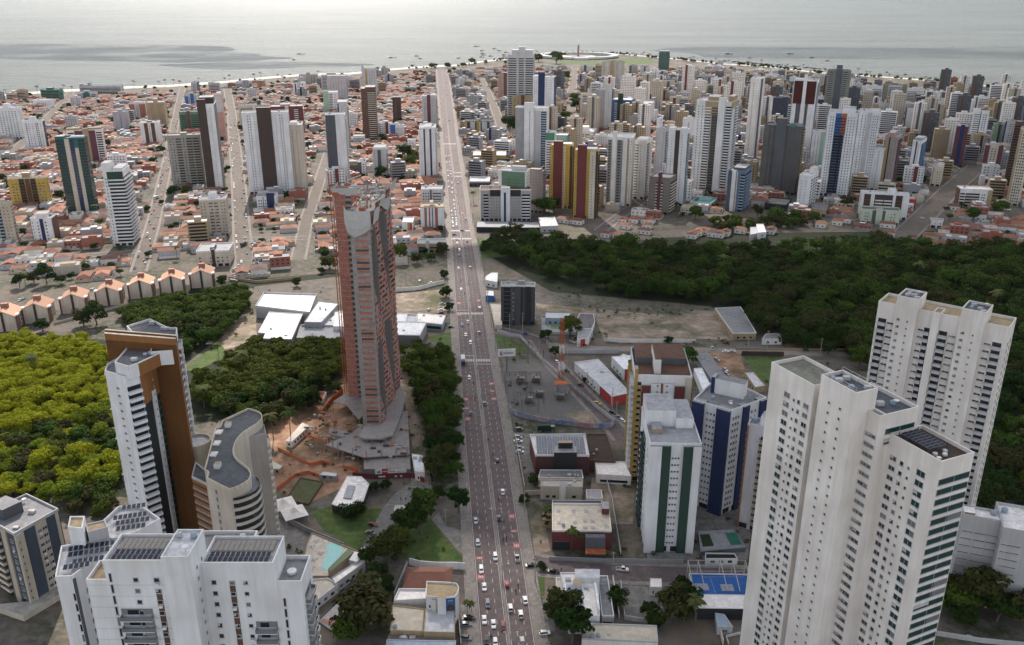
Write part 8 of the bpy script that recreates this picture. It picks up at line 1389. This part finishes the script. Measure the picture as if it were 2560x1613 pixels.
for i, (rg, x, y) in enumerate(mot):
 p = at(rg, x, y); rx = road(p[1], 0)[0]; yw = road_dir(p[1]) + (math.pi if p[0] < rx else 0); t = thing('motorcycle', 'black motorcycle ridden along the avenue, %s counted from the nearest' % ords[[8, 7, 6, 4, 5, 3, 2, 1, 0, 10, 9, 11, 12, 13, 14].index(i)], 'motorcycle', (p[0], p[1], .05), yw, 'motorcycles on the avenue'); link('frame', MOTO, t)
 for sx in (-.62, .68): w_ = link('wheel', car_mesh('hatchback', 'white')[2], t, (sx, 0, .31)); w_.scale = (1, .6, 1)
 o = link('person', RID[i % 4], None, (p[0], p[1], .05), yw); sk_ = o.modifiers.new('skin', 'SKIN'); o.modifiers.new('subdiv', 'SUBSURF').levels = 1; o.modifiers['subdiv'].render_levels = 1
 tag(o, 'rider in %s clothes seated on the %s nearest motorcycle of the avenue' % (['black', 'navy', 'red', 'dark green'][i % 4], ords[[8, 7, 6, 4, 5, 3, 2, 1, 0, 10, 9, 11, 12, 13, 14].index(i)]), 'person', 'motorcycle riders')
def walker(label, x, y, yaw, shirt):
 me = bpy.data.meshes.new('person'); V = [(0, 0, .95), (0, 0, 1.2), (0, 0, 1.42), (0, 0, 1.55), (0, 0, 1.68), (0, .2, 1.4), (-.08, .25, 1.1), (.02, .25, .85), (0, -.2, 1.4), (.1, -.25, 1.1), (.2, -.24, .88), (.12, .1, .5), (.16, .1, .06), (.28, .1, .04), (-.08, -.1, .5), (-.22, -.1, .1), (-.1, -.1, .05)]
 E = [(0, 1), (1, 2), (2, 3), (3, 4), (2, 5), (5, 6), (6, 7), (2, 8), (8, 9), (9, 10), (0, 11), (11, 12), (12, 13), (0, 14), (14, 15), (15, 16)]; me.from_pydata(V, E, []); skin_layer(me)
 for i, rr in enumerate([.15, .15, .17, .06, .11, .06, .05, .04, .06, .05, .04, .085, .055, .04, .085, .055, .04]): me.skin_vertices[0].data[i].radius = (rr, rr)
 me.skin_vertices[0].data[0].use_root = True; me.materials.append(flat_mat('walker_clothes_' + shirt, PAL[shirt], rough=.9)); o = link('person', me, None, (x, y, .1), yaw); o.modifiers.new('skin', 'SKIN'); o.modifiers.new('subdiv', 'SUBSURF').levels = 1; o.modifiers['subdiv'].render_levels = 1; tag(o, label, 'person')
walker('person in dark clothes walking above the car park zebra stripes', *at('8', 425, 510), 1.2, 'black'); walker('person in navy walking beside another above the zebra stripes', *at('8', 460, 508), 1.4, 'navy'); walker('person in dark clothes at the left kerb of the avenue', *at('8', 968, 1104), 1.5, 'slate'); walker('person standing on the lane of the right pavement', *at('8', 1545, 1168 - 168), .3, 'dgreen')
zb = MB()
for i in range(6):
 a, c = at('8', 375 + i * 14, 578), at('8', 385 + i * 14, 540); zb.poly([(a[0], a[1], .06), (a[0] + .7, a[1], .06), (c[0] + .7, c[1], .06), (c[0], c[1], .06)], M_paint)
tag(zb.build('zebra_crossing'), kind='structure')
# ---------------------------------------------------------------- lamps, poles, cables, signs
gm = wall_mat('gray')
def lamp_post():
 t = thing('street_lamp', 'x', 'street lamp'); b = MB(); b.lathe(0, 0, [(.16, 0), (.09, 9.5)], gm, 8); b.build('pole', t)
 for s in (-1, 1): b = MB(); b.bar((0, 0, 9.3), (s * 1.9, 0, 9.9), .06, gm); b.build('arm', t); b = MB(); b.box(s * 2.2 - .45, s * 2.2 + .45, -.16, .16, 9.84, 10.0, wall_mat('lgray')); b.build('lamp_head', t)
 return t
lp = None
for i in range(22):
 Y = 242 + 38 * i
 if Y > 1050: break
 p = road(Y, 0)
 if lp is None: lp = lamp_post(); o = lp; o.location = (*p, .2)
 else: o = copy_tree(lp, (*p, .2), 0)
 tag(o, 'grey double armed street lamp on the avenue median, %s from the near end' % ordn(i), 'street lamp', 'median street lamps')
pp0 = None; prev = None; M_cab = flat_mat('cable', (.03, .03, .03))
for i in range(15):
 Y = 236 + 46 * i; q = road(Y, 1); p = (q[0] + 3.4, Y)
 if pp0 is None:
  t = thing('utility_pole', 'x', 'utility pole'); b = MB(); b.lathe(0, 0, [(.2, 0), (.13, 11)], wall_mat('concrete'), 8); b.build('pole', t); b = MB(); b.box(-1.1, 1.1, -.06, .06, 10.3, 10.45, wall_mat('dbrown')); b.build('crossarm', t); b = MB(); b.lathe(.45, 0, [(.3, 8), (.3, 9)], gm, 10); b.build('transformer', t); pp0 = t; o = t; o.location = (*p, .15)
 else: o = copy_tree(pp0, (*p, .15), 0)
 tag(o, 'concrete utility pole on the right pavement, %s from the near end' % ordn(i), 'utility pole', 'utility poles on the right pavement')
 if prev:
  b = MB(); ox, oy = prev
  for dx, z in ((-1, 10.5), (0, 10.5), (1, 10.5), (.2, 8.2)):
   last = None
   for k in range(9): u = k / 8; pt = (dx + (p[0] - ox) * u, (p[1] - oy) * u, z + .15 - 1.2 * 4 * u * (1 - u)); last and b.bar(last, pt, .03, M_cab, 3); last = pt
  c = b.build('power_cable'); c.location = (ox, oy, 0); tag(c, 'sagging power cables along the right pavement, %s span from the near end' % ordn(i - 1), 'power cable', 'power cables of the right pavement')
 prev = p
for i, (rg, x, y, h) in enumerate([('5', 1188, 885, 17), ('5', 1278, 875, 17), ('5', 1220, 1310, 11), ('5', 1395, 1060, 15), ('5', 1590, 1100, 11), ('5', 1730, 1240, 11), ('5', 1765, 1300, 11), ('5', 1905, 1380, 13), ('5', 1750, 1500, 10), ('5', 1932, 1480, 13), ('8', 738, 680, 8), ('6', 605, 975, 14), ('6', 980, 1010, 12), ('6', 1115, 960, 9), ('6', 1290, 920, 9), ('6', 470, 990, 11), ('5', 1445, 960, 9), ('5', 460, 500, 9), ('8', 1905, 1000, 9), ('V', 1655, 175, 11)]):
 p = at(rg, x, y); b = MB(); b.lathe(0, 0, [(.22, 0), (.14, h)], wall_mat('concrete'), 8); t = thing('utility_pole', 'concrete pole beside the substation, side road or earth road, %s listed nearest first' % ordn(i), 'utility pole', (*p, 0), 0, 'poles of the side roads'); b.build('pole', t); b = MB(); b.box(-.9, .9, -.06, .06, h - .6, h - .45, gm); b.build('crossarm', t)
# billboard
p = at('5', 1168, 1118); t = thing('billboard', 'white billboard with a red mark on a dark post by the substation', 'billboard', (*p, 0), .1); b = MB(); b.bar((0, 0, 0), (0, 0, 10), .3, wall_mat('dgray')); b.build('post', t); b = MB(); b.box(-5.2, 5.2, -.35, .35, 10, 14.6, wall_mat('white')); b.poly([(-4.0, -.37, 11.8), (-3.0, -.37, 12.6), (-3.0, -.37, 13.6), (-4.0, -.37, 12.8)], wall_mat('red')); b.poly([(-4.0, -.37, 11.0), (-2.6, -.37, 11.0), (-3.0, -.37, 12.2), (-4.0, -.37, 11.7)], wall_mat('maroon')); b.box(-2.2, 3.8, -.37, -.35, 11.7, 12.7, wall_mat((.28, .34, .42))); b.build('board', t)
# lattice tower
p = at('5', 1548, 1172); t = thing('lattice_tower', 'tall orange and white lattice radio tower beside the control hut', 'tower', (*p, 0), .2); H = 38.5
for sec in range(7):
 b = MB(); z0, z1 = H * sec / 7, H * (sec + 1) / 7; mt = wall_mat('rust') if sec % 2 == 0 or sec > 4 else wall_mat('offwhite'); w = lambda z: 1.5 - .75 * z / H
 for sx, sy in ((-1, -1), (1, -1), (1, 1), (-1, 1)): b.bar((sx * w(z0), sy * w(z0), z0), (sx * w(z1), sy * w(z1), z1), .13, mt)
 k = 3
 for j in range(k):
  a, c = z0 + (z1 - z0) * j / k, z0 + (z1 - z0) * (j + 1) / k
  for (ax, ay), (bx_, by_) in (((-1, -1), (1, -1)), ((1, -1), (1, 1)), ((1, 1), (-1, 1)), ((-1, 1), (-1, -1))): b.bar((ax * w(a), ay * w(a), a), (bx_ * w(c), by_ * w(c), c), .08, mt); b.bar((bx_ * w(a), by_ * w(a), a), (ax * w(c), ay * w(c), c), .08, mt); b.bar((ax * w(c), ay * w(c), c), (bx_ * w(c), by_ * w(c), c), .07, mt)
 b.build('lattice_section', t)
# substation
gmat = flat_mat('galvanised_steel', (.20, .19, .185), rough=.6, metal=.3, scale=1.0); pr = None
for i, (x, y, w, a) in enumerate([(1230, 1200, 12, 0), (1330, 1200, 12, 0), (1300, 1345, 9, 0), (1370, 1345, 9, 0), (1250, 1265, 14, 0), (1190, 1000, 12, 0), (1280, 1000, 12, 0), (1370, 1050, 10, .3), (1590, 1290, 11, -.1), (1650, 1330, 11, -.1), (1210, 950, 10, 0), (1330, 1400, 9, 0)]):
 p = at('5', x, y)
 if pr is None:
  t = thing('gantry', 'x', 'gantry')
  for s in (-1, 1): b = MB(); [b.bar((s * 5 + dx, dy, 0), (s * 5 + dx * .4, dy * .4, 7.5), .09, gmat) for dx in (-.35, .35) for dy in (-.35, .35)]; b.build('post', t)
  b = MB(); b.bar((-5, 0, 7.4), (5, 0, 7.4), .14, gmat); b.bar((-5, 0, 6.8), (5, 0, 6.8), .1, gmat); [b.bar((-5 + k, 0, 6.8), (-4.5 + k, 0, 7.4), .06, gmat) for k in range(10)]; b.build('beam', t)
  for k in range(3): b = MB(); b.lathe(-3 + k * 3, 0, [(.12, 4.9), (.22, 5.2), (.12, 5.5), (.22, 5.8), (.1, 6.8)], flat_mat('insulator', (.23, .12, .08), rough=.3), 8); b.build('insulator', t)
  pr = t; o = t; o.location = (*p, 0)
 else: o = copy_tree(pr, (*p, 0), a)
 o.scale = (w / 10.0, 1, 1); tag(o, 'grey steel gantry of the substation, %s one in its yard' % ordn(i), 'gantry', 'substation gantries')
for i, (x, y) in enumerate([(1262, 1190), (1370, 1190), (1320, 1330), (1540, 1310), (1395, 1290)]):
 p = at('5', x, y); t = thing('transformer', 'grey finned power transformer in the substation, %s one' % ordn(i), 'transformer', (*p, 0), 0, 'substation transformers'); b = MB(); b.box(-2.2, 2.2, -1.3, 1.3, .3, 3, gmat); b.build('tank', t)
 for k in range(7): b = MB(); b.box(-2 + k * .6, -1.85 + k * .6, -1.9, -1.3, .6, 2.7, gmat); b.build('cooling_fin', t)
 b = MB(); b.lathe(-1.2, 0, [(.55, 3), (.55, 3.9)], gmat, 10); b.lathe(.8, 0, [(.12, 3), (.2, 3.6), (.1, 4.6)], flat_mat('insulator', (.23, .12, .08)), 8); b.build('conservator', t)
# ---------------------------------------------------------------- plaza with its column, boats
p = at('D', 1095, 238); t = thing('monument_plaza', 'round plaza with concentric white rings and a slim column by the sea', 'plaza', (*p, 0)); wr = roof_mat('lgray')
def annulus(b, r0, r1, z, h, m, k=48):
 for j in range(k):
  a, c = 2 * math.pi * j / k, 2 * math.pi * (j + 1) / k; A = lambda r, t, zz: (r * math.cos(t), r * math.sin(t), zz)
  b.poly([A(r0, a, z + h), A(r1, a, z + h), A(r1, c, z + h), A(r0, c, z + h)], m); b.poly([A(r1, a, z), A(r1, c, z), A(r1, c, z + h), A(r1, a, z + h)], m); b.poly([A(r0, c, z), A(r0, a, z), A(r0, a, z + h), A(r0, c, z + h)], m)
for nm, r0, r1, z, h, mm in (('outer_ring', 112, 134, 3, 5, wr), ('garden_ring', 60, 110, .1, .4, M_grass), ('middle_ring', 44, 56, .2, 2.5, roof_mat('sand')), ('inner_disc', 2, 26, .1, 1.5, roof_mat('mgray')), ('paved_ring', 26, 44, .1, .3, roof_mat('offwhite'))): b = MB(); annulus(b, r0, r1, z, h, mm); b.build(nm, t)
b = MB(); b.lathe(0, 0, [(3.6, 0), (3.2, 38)], wall_mat((.30, .17, .15)), 6); b.build('column', t); b = MB(); b.lathe(0, 0, [(.7, 38), (.2, 54)], wall_mat('white'), 6); b.build('mast', t); b = MB(); b.box(-22, 22, -150, -128, 0, 7, wall_mat('lgray'), wr); b.build('gate_building', t)
def boat(x, y, L, yaw, label, mast=True):
 t = thing('boat', label, 'boat', (x, y, -1.15), yaw, 'boats moored off the beach'); b = MB(); h = L / 2; w = L * .15; dk = flat_mat('boat_hull', (.05, .045, .05), rough=.6); st = [(-h, w * .8), (-h * .3, w), (h * .45, w * .85), (h, .05)]; i0 = 0
 up_ = [(x_, s * w_, 1.3 + (.7 if x_ > h * .6 else 0)) for s in (-1, 1) for x_, w_ in st]; dn = [(x_ * .92, s * w_ * .6, -.5) for s in (-1, 1) for x_, w_ in st]
 for s in (0, 4):
  for j in range(3): b.poly([dn[s + j], dn[s + j + 1], up_[s + j + 1], up_[s + j]], dk)
 b.poly([dn[0], dn[4], up_[4], up_[0]], dk); b.poly([up_[0], up_[1], up_[2], up_[3], up_[7], up_[6], up_[5], up_[4]], flat_mat('boat_deck', (.30, .27, .24))); b.build('hull', t)
 b = MB(); b.box(-h * .6, h * .05, -w * .55, w * .55, 1.3, 3.2, wall_mat('gray')); b.box(-h * .68, h * .12, -w * .7, w * .7, 3.2, 3.45, wall_mat('lgray')); b.build('cabin', t)
 if mast: b = MB(); b.bar((h * .2, 0, 1.3), (h * .2, 0, 1.3 + L * .38), .12, wall_mat('dgray')); b.build('mast', t)
BO = [('1', 2103, 380, 34, 0), ('1', 2058, 421, 14, 0), ('C', 1968, 92, 30, 0), ('C', 785, 252, 32, .2), ('C', 1130, 229, 18, .2), ('C', 1180, 266, 14, 0), ('C', 2045, 154, 20, .1), ('C', 2055, 192, 20, .1), ('C', 2065, 215, 20, .1), ('C', 2040, 242, 18, .2), ('C', 2220, 127, 20, .1), ('C', 2285, 155, 18, .1), ('C', 2167, 230, 19, .1), ('C', 2380, 175, 19, .1), ('C', 2350, 210, 18, .1), ('C', 2357, 229, 18, .1), ('C', 1720, 259, 17, .1), ('E', 795, 132, 32, 0), ('E', 1600, 132, 28, 0), ('E', 1075, 186, 17, 0), ('E', 1883, 182, 15, 0), ('E', 2085, 224, 16, 0), ('E', 750, 225, 28, .1), ('E', 880, 236, 30, .1), ('E', 965, 246, 32, .1), ('E', 1065, 246, 32, 0), ('E', 1155, 256, 34, .1), ('E', 1310, 268, 32, 0), ('E', 1455, 276, 27, .2), ('E', 1665, 294, 34, .1), ('E', 1830, 309, 33, .1), ('E', 1930, 322, 32, .1)]
for i, (rg, x, y, L, a) in enumerate(BO):
 q = at(rg, x, y, -1.2); boat(*q, L * .92, a, 'dark boat on the bright water off the avenue, %s of those' % ordn(i) if rg in '1C' else 'dark fishing boat near the shore at the right, %s of those' % ordn(i - 17))
# ---------------------------------------------------------------- the low houses that fill the blocks
rh_ = random.Random(77); ST_ALL = [(P, w) for P, w in STREETS]
def on_street(p, d):
 if Y0 - 20 < p[1] < Y1 + 50:
  a, c = road(p[1], -1)[0], road(p[1], 1)[0]
  if a - 6 - d < p[0] < c + 6 + d: return True
 return any(segd(p, P[i], P[i + 1]) < w / 2 + 2.5 + d for P, w in ST_ALL for i in range(len(P) - 1))
FILL_T = []
for i in range(14):
 q = random.Random(900 + i); w, d = q.uniform(9, 17), q.uniform(8, 14); h = q.choice([3.4, 3.6, 4, 6.2]); FILL_T.append((*hip_mesh(w, d, h, q.uniform(1.4, 2.3), q.choice(['offwhite', 'white', 'sand', 'cream', 'lgray', 'peach']), ROOFM[i % 3], q.choice([.02, .5, .9])), w, d, ['terracotta', 'pale clay', 'dark clay'][i % 3]))
def flat_house(i):
 q = random.Random(950 + i); w, d = q.uniform(9, 20), q.uniform(9, 16); h = q.choice([3.6, 4, 6.5, 7, 9.5]); wl = q.choice(['white', 'offwhite', 'bwhite', 'sand', 'lgray', 'beige', 'brick', 'sky', 'gray']); rf = q.choice(['white', 'lgray', 'gray', 'concrete', 'mgray', 'mgray', 'beige', 'gray', 'dgray']); b = MB(); b.prism([(-w/2, -d/2), (w/2, -d/2), (w/2, d/2), (-w/2, d/2)], 0, h, wall_mat(wl), roof_mat(rf))
 for x0, x1, y0, y1 in ((-w/2, w/2, -d/2, -d/2+.25), (-w/2, w/2, d/2-.25, d/2), (-w/2, -w/2+.25, -d/2+.25, d/2-.25), (w/2-.25, w/2, -d/2+.25, d/2-.25)): b.box(x0, x1, y0, y1, h - .01, h + .7, wall_mat(wl))
 for fl in range(int(h // 3)):
  k = max(2, int(w / 3.5))
  for j in range(k):
   x = -w/2 + w * (j + .5) / k; b.poly([(x - .7, -d/2 - .04, fl * 3 + 1), (x + .7, -d/2 - .04, fl * 3 + 1), (x + .7, -d/2 - .04, fl * 3 + 2.2), (x - .7, -d/2 - .04, fl * 3 + 2.2)], glass(0))
 r2 = MB(); a, c = w * q.uniform(.1, .3), d * q.uniform(.1, .25); ox, oy = q.uniform(-w * .2, w * .2), q.uniform(-d * .1, d * .2); r2.box(ox - a, ox + a, oy - c, oy + c, h, h + q.uniform(.8, 2.6), wall_mat(wl), roof_mat(q.choice(['tile', 'lgray', 'tan', 'white']))); return b.mesh('house'), r2.mesh('roof_room'), w, d, {'white': 'white', 'bwhite': 'white', 'offwhite': 'off white', 'sand': 'sand coloured', 'lgray': 'grey', 'beige': 'beige', 'brick': 'brick red', 'sky': 'pale blue', 'gray': 'dark grey'}[wl]
FILL_F = [flat_house(i) for i in range(16)]
def yard(i):
 q = random.Random(60 + i); b = MB(); w, d = q.uniform(13, 17), q.uniform(14, 18); m = q.choice([M_conc, M_conc, M_walk, M_dirt, M_grass, M_street]); wm = wall_mat(q.choice(['offwhite', 'sand', 'lgray', 'beige', 'gray', 'tan'])); z = .012 + .002 * i
 b.poly([(-w/2, -d/2, z), (w/2, -d/2, z), (w/2, d/2, z), (-w/2, d/2, z)], m)
 for x0, x1, y0, y1 in ((-w/2, w/2, -d/2, -d/2+.2), (-w/2, w/2, d/2-.2, d/2), (-w/2, -w/2+.2, -d/2+.2, d/2-.2), (w/2-.2, w/2, -d/2+.2, d/2-.2)): b.box(x0, x1, y0, y1, 0, q.uniform(1.7, 2.5), wm)
 for k in range(q.randrange(1, 4)): x, y = q.uniform(-w/2+2, w/2-2), q.choice([-d/2+2, d/2-2.5]); b.box(x-1.6, x+1.6, y-1.2, y+1.2, 0, q.uniform(2.2, 3), wm, roof_mat(q.choice(['lgray', 'tile', 'mgray', 'white'])))
 return b.mesh('yard')
YARDS = [yard(i) for i in range(12)]
def block_tpl(i):
 q = random.Random(700 + i); w, d, fl = q.uniform(15, 26), q.uniform(12, 16), q.randrange(4, 12) if i % 5 < 3 else q.randrange(12, 22); h = fl * 3.0; wl = q.choice(['white', 'bwhite', 'lgray', 'lgray', 'offwhite', 'sand', 'beige', 'gray', 'tan', 'brick', 'slate']); b = MB(); wm = wall_mat(wl); b.prism([(-w/2, -d/2), (w/2, -d/2), (w/2, d/2), (-w/2, d/2)], 0, h, wm, roof_mat(q.choice(['gray', 'lgray', 'offwhite', 'tan'])))
 st = q.randrange(3); ac = wall_mat(q.choice(['navy', 'brown', 'maroon', 'teal', 'white', 'tan', 'dgray', wl]))
 for k in range(1, fl):
  for s in (-1, 1):
   if st == 0: b.box(-w*.44, w*.44, s*(d/2+.5)-.5, s*(d/2+.5)+.5, k*3-.1, k*3+.95, wm); b.poly([(-w*.44*-s, s*(d/2+.04), k*3+1), (w*.44*-s, s*(d/2+.04), k*3+1), (w*.44*-s, s*(d/2+.04), k*3+2.7), (-w*.44*-s, s*(d/2+.04), k*3+2.7)], glass(0))
   else:
    n = int(w / 3)
    for j in range(n):
     x = -w/2 + w*(j+.5)/n; b.poly([(x-.75*-s, s*(d/2+.04), k*3+1), (x+.75*-s, s*(d/2+.04), k*3+1), (x+.75*-s, s*(d/2+.04), k*3+2.2), (x-.75*-s, s*(d/2+.04), k*3+2.2)], glass(0 if q.random() < .8 else 1))
   for j in (-.25, .25): b.poly([(s*(w/2+.04), d*j-.7*s, k*3+1), (s*(w/2+.04), d*j+.7*s, k*3+1), (s*(w/2+.04), d*j+.7*s, k*3+2.2), (s*(w/2+.04), d*j-.7*s, k*3+2.2)], glass(0))
 if st: c = q.uniform(-.3, .1) * w; b.box(c, c + w*.2, -d/2-.5, -d/2+.3, 0, h + q.uniform(-.5, 4), ac)
 for x0, x1, y0, y1 in ((-w/2, w/2, -d/2, -d/2+.25), (-w/2, w/2, d/2-.25, d/2), (-w/2, -w/2+.25, -d/2+.25, d/2-.25), (w/2-.25, w/2, -d/2+.25, d/2-.25)): b.box(x0, x1, y0, y1, h-.01, h+.9, wm)
 r2 = MB(); r2.box(-w*.15, w*.2, -d*.2, d*.3, h, h + q.uniform(2.5, 5), wm, roof_mat('lgray')); return b.mesh('wall'), r2.mesh('penthouse'), w, d, {'white': 'white', 'bwhite': 'white', 'offwhite': 'off white', 'sand': 'sand coloured', 'lgray': 'pale grey', 'beige': 'beige', 'brick': 'brick red', 'gray': 'grey', 'tan': 'tan', 'slate': 'slate'}[wl] + ' ' + ('low rise' if fl < 7 else 'eight storey' if fl < 10 else 'ten storey' if fl < 12 else 'tall' if fl < 17 else 'very tall') + ' block', fl
FILL_B = [block_tpl(i) for i in range(25)]; BLOCKS = []
HOUSES = []; GRID = {}
def free(p, d):
 k = (int(p[0] // 20), int(p[1] // 20))
 for i in (-1, 0, 1):
  for j in (-1, 0, 1):
   for q in GRID.get((k[0] + i, k[1] + j), ()):
    if math.hypot(p[0] - q[0], p[1] - q[1]) < d + q[2]: return False
 return True
def fill(polypx, yaw, su, sv, ptile, pskip, ptree, pblock=0):
 poly = [unp(*q) for q in polypx]; u = (math.cos(R_(yaw)), math.sin(R_(yaw))); v = (-u[1], u[0]); ss = [p[0] * u[0] + p[1] * u[1] for p in poly]; tt = [p[0] * v[0] + p[1] * v[1] for p in poly]; t = min(tt)
 while t < max(tt):
  s = min(ss); row = rh_.uniform(0, 6)
  while s < max(ss):
   a, c = s + row + rh_.uniform(-1.5, 1.5), t + rh_.uniform(-2, 2); p = (u[0] * a + v[0] * c, u[1] * a + v[1] * c); s += su
   if not inside(p, poly): continue
   z = rh_.random()
   if z < pskip: continue
   if rh_.random() < pblock:
    tl_ = 1150 < p[1] < 1900 and p[0] > 60; f = rh_.choice([k for k in FILL_B if tl_ or k[5] < 8]); rr = max(f[2], f[3]) * .5
    if p[1] < 1000 and rh_.random() < .6 or p[1] > 2300 and p[0] < 520: continue
    if not (taken(p, rr) or on_street(p, rr * .9) or not free(p, rr)): GRID.setdefault((int(p[0] // 20), int(p[1] // 20)), []).append((*p, rr)); BLOCKS.append((p, f, R_(yaw + rh_.choice([0, 0, 180]))))
    continue
   til = rh_.random() < ptile; f = rh_.choice(FILL_T) if til else rh_.choice(FILL_F); w, d = f[2], f[3]; rr = max(w, d) * .5
   if z < pskip + ptree:
    if not taken(p, 3) and not on_street(p, 2) and free(p, 3): GRID.setdefault((int(p[0] // 20), int(p[1] // 20)), []).append((*p, 3)); FART.append(p)
    continue
   if taken(p, rr * .9) or on_street(p, rr * .85) or not free(p, rr * .72): continue
   GRID.setdefault((int(p[0] // 20), int(p[1] // 20)), []).append((*p, rr * .72)); HOUSES.append((p, f, til, R_(yaw + rh_.choice([0, 0, 0, 90, 180]) + rh_.uniform(-2, 2))))
  t += sv
FART = []
fill([(0, 672), (-60, 262), (170, 246), (428, 232), (640, 212), (870, 202), (1080, 182), (1092, 200), (1108, 380), (1128, 600), (1128, 640), (990, 660), (880, 655), (760, 650), (640, 700), (600, 690), (560, 640), (470, 610), (300, 650), (140, 690)], 15, 13.5, 15, .60, .03, .17, .03)
fill([(1124, 185), (1200, 176), (1340, 168), (1500, 178), (1700, 176), (1900, 190), (2070, 206), (2300, 222), (2620, 256), (2700, 620), (2560, 612), (2420, 600), (2300, 560), (2240, 580), (1960, 545), (1900, 520), (1660, 548), (1600, 560), (1480, 520), (1330, 505), (1180, 450), (1140, 350)], -20, 14, 15, .24, .03, .14, .30)
fill([(200, 700), (300, 640), (480, 600), (575, 590), (585, 690), (540, 640), (470, 625), (330, 690)], 15, 12, 12, .8, 0, .12)
fill([(600, 600), (745, 598), (760, 640), (745, 672), (612, 700)], 15, 12, 12, .7, 0, .1)
fill([(770, 560), (880, 540), (880, 655), (770, 650)], 15, 12, 12, .8, 0, .1)
fill([(2290, 570), (2420, 560), (2600, 570), (2600, 640), (2420, 622), (2330, 622), (2270, 606)], -25, 13, 13, .9, .1, .05)
fill([(985, 480), (1128, 480), (1140, 600), (1030, 640), (980, 640)], 4, 13, 13, .75, .05, .1)
HOUSES.sort(key=lambda h: h[0][0] ** 2 + h[0][1] ** 2)
def visible(p): 
 q = prj(p[0], p[1], 3); return -30 < q[0] < 2590 and q[1] > 0
HOUSES = [h for h in HOUSES if visible(h[0])]
NEAR = []; nt_ = nf_ = 0; FARH = []
for h in HOUSES:
 if h[2] and nt_ < 230: nt_ += 1; NEAR.append(h)
 elif not h[2] and nf_ < 170: nf_ += 1; NEAR.append(h)
 else: FARH.append(h)
def tell_apart(items):
 """items: (object, description, x, y): a label for each from its nearest landmark, the side it stands on and its rank there"""
 by = {}
 for o, d, x, y in items:
  m = min(MARKS, key=lambda k: (k[1] - x) ** 2 + (k[2] - y) ** 2); dx, dy = x - m[1], y - m[2]
  side = ('behind' if dy > 0 else 'in front of') if abs(dy) > abs(dx) else ('right of' if dx > 0 else 'left of'); by.setdefault((d, m[0], side), []).append((math.hypot(dx, dy), o))
 for (d, m, side), L in by.items():
  L.sort(key=lambda t: t[0])
  for i, (_, o) in enumerate(L): o['label'] = '%s, %s%s %s' % (d, '' if len(L) == 1 else ('nearest ' if i == 0 else ordn(i) + ' nearest '), side, m)
IT = []
for p, f, til, yw in NEAR:
 o = link('tile_roofed_house' if til else 'flat_roofed_house', f[0], None, (*p, 0), yw); tag(o, 'x', 'house', 'tile roofed houses of the town' if til else 'flat roofed houses of the town'); link('roof' if til else 'roof_room', f[1], o); link('yard', rh_.choice(YARDS), o); IT.append((o, (f[4] + ' roof house') if til else (f[4] + ' flat house'), *p))
BLOCKS = [k for k in BLOCKS if visible(k[0])]
BLOCKS.sort(key=lambda k: k[0][0] ** 2 + k[0][1] ** 2); FARH += [(p, f, 0, yw) for p, f, yw in BLOCKS[230:]]
for p, f, yw in BLOCKS[:230]: o = thing('apartment_block', 'x', 'block', (*p, 0), yw, 'mid rise blocks of the town'); link('wall', f[0], o); link('penthouse', f[1], o); IT.append((o, f[4], *p))
tell_apart(IT); tell_apart(CARS)
for o, d, x, y in CARS: o['group'] = 'cars on the avenue and streets'
# farther houses: too many to tell apart
V_, F_, M_, mats_ = [], [], [], []
for p, f, til, yw in FARH:
 c, s = math.cos(yw), math.sin(yw)
 for me in f[:2] + (rh_.choice(YARDS),):
  i0 = len(V_); V_.extend([(v.co.x * c - v.co.y * s + p[0], v.co.x * s + v.co.y * c + p[1], v.co.z) for v in me.vertices])
  for m in me.materials:
   if m not in mats_: mats_.append(m)
  for q in me.polygons: F_.append(tuple(i0 + k for k in q.vertices)); M_.append(mats_.index(me.materials[q.material_index]))
me = bpy.data.meshes.new('distant_rooftops'); me.from_pydata(V_, [], F_); [me.materials.append(m) for m in mats_]; me.polygons.foreach_set('material_index', M_); me.update(); tag(link('distant_rooftops', me), kind='stuff')
FART.sort(key=lambda p: p[0] ** 2 + p[1] ** 2); FART = [p for p in FART if visible(p)]
IT = []
for p in FART[:110]: IT.append((plant('street', 'street_tree', *p, 'x', 'street trees of the town', rh_, .9), 'dark green street tree', *p))
tell_apart(IT)
far_ = [(rh_.choice(PROT['far'])[3], *p, rh_.uniform(0, 6), rh_.uniform(.7, 1.25), 1) for p in FART[110:]]
if far_: merged('distant_tree_cover', far_, L_dark)
print('COUNTS', len(BLOCKS), len(NEAR), len(FARH), 'trees', len(FART), 'cars', len(CARS), 'wood', len(wp), 'sunny', len(sp_))

hz = bpy.data.materials.new('haze_air'); hz.use_nodes = True; n = hz.node_tree; n.nodes.clear(); ou = N(n, 'ShaderNodeOutputMaterial'); pv = N(n, 'ShaderNodeVolumePrincipled'); pv.inputs['Color'].default_value = (.80, .86, .92, 1); pv.inputs['Density'].default_value = .000008; pv.inputs['Anisotropy'].default_value = .2; n.links.new(pv.outputs[0], ou.inputs['Volume'])
b = MB(); b.box(-4200, 4200, -400, 6500, -2.5, 232, hz); tag(b.build('haze'), kind='stuff')
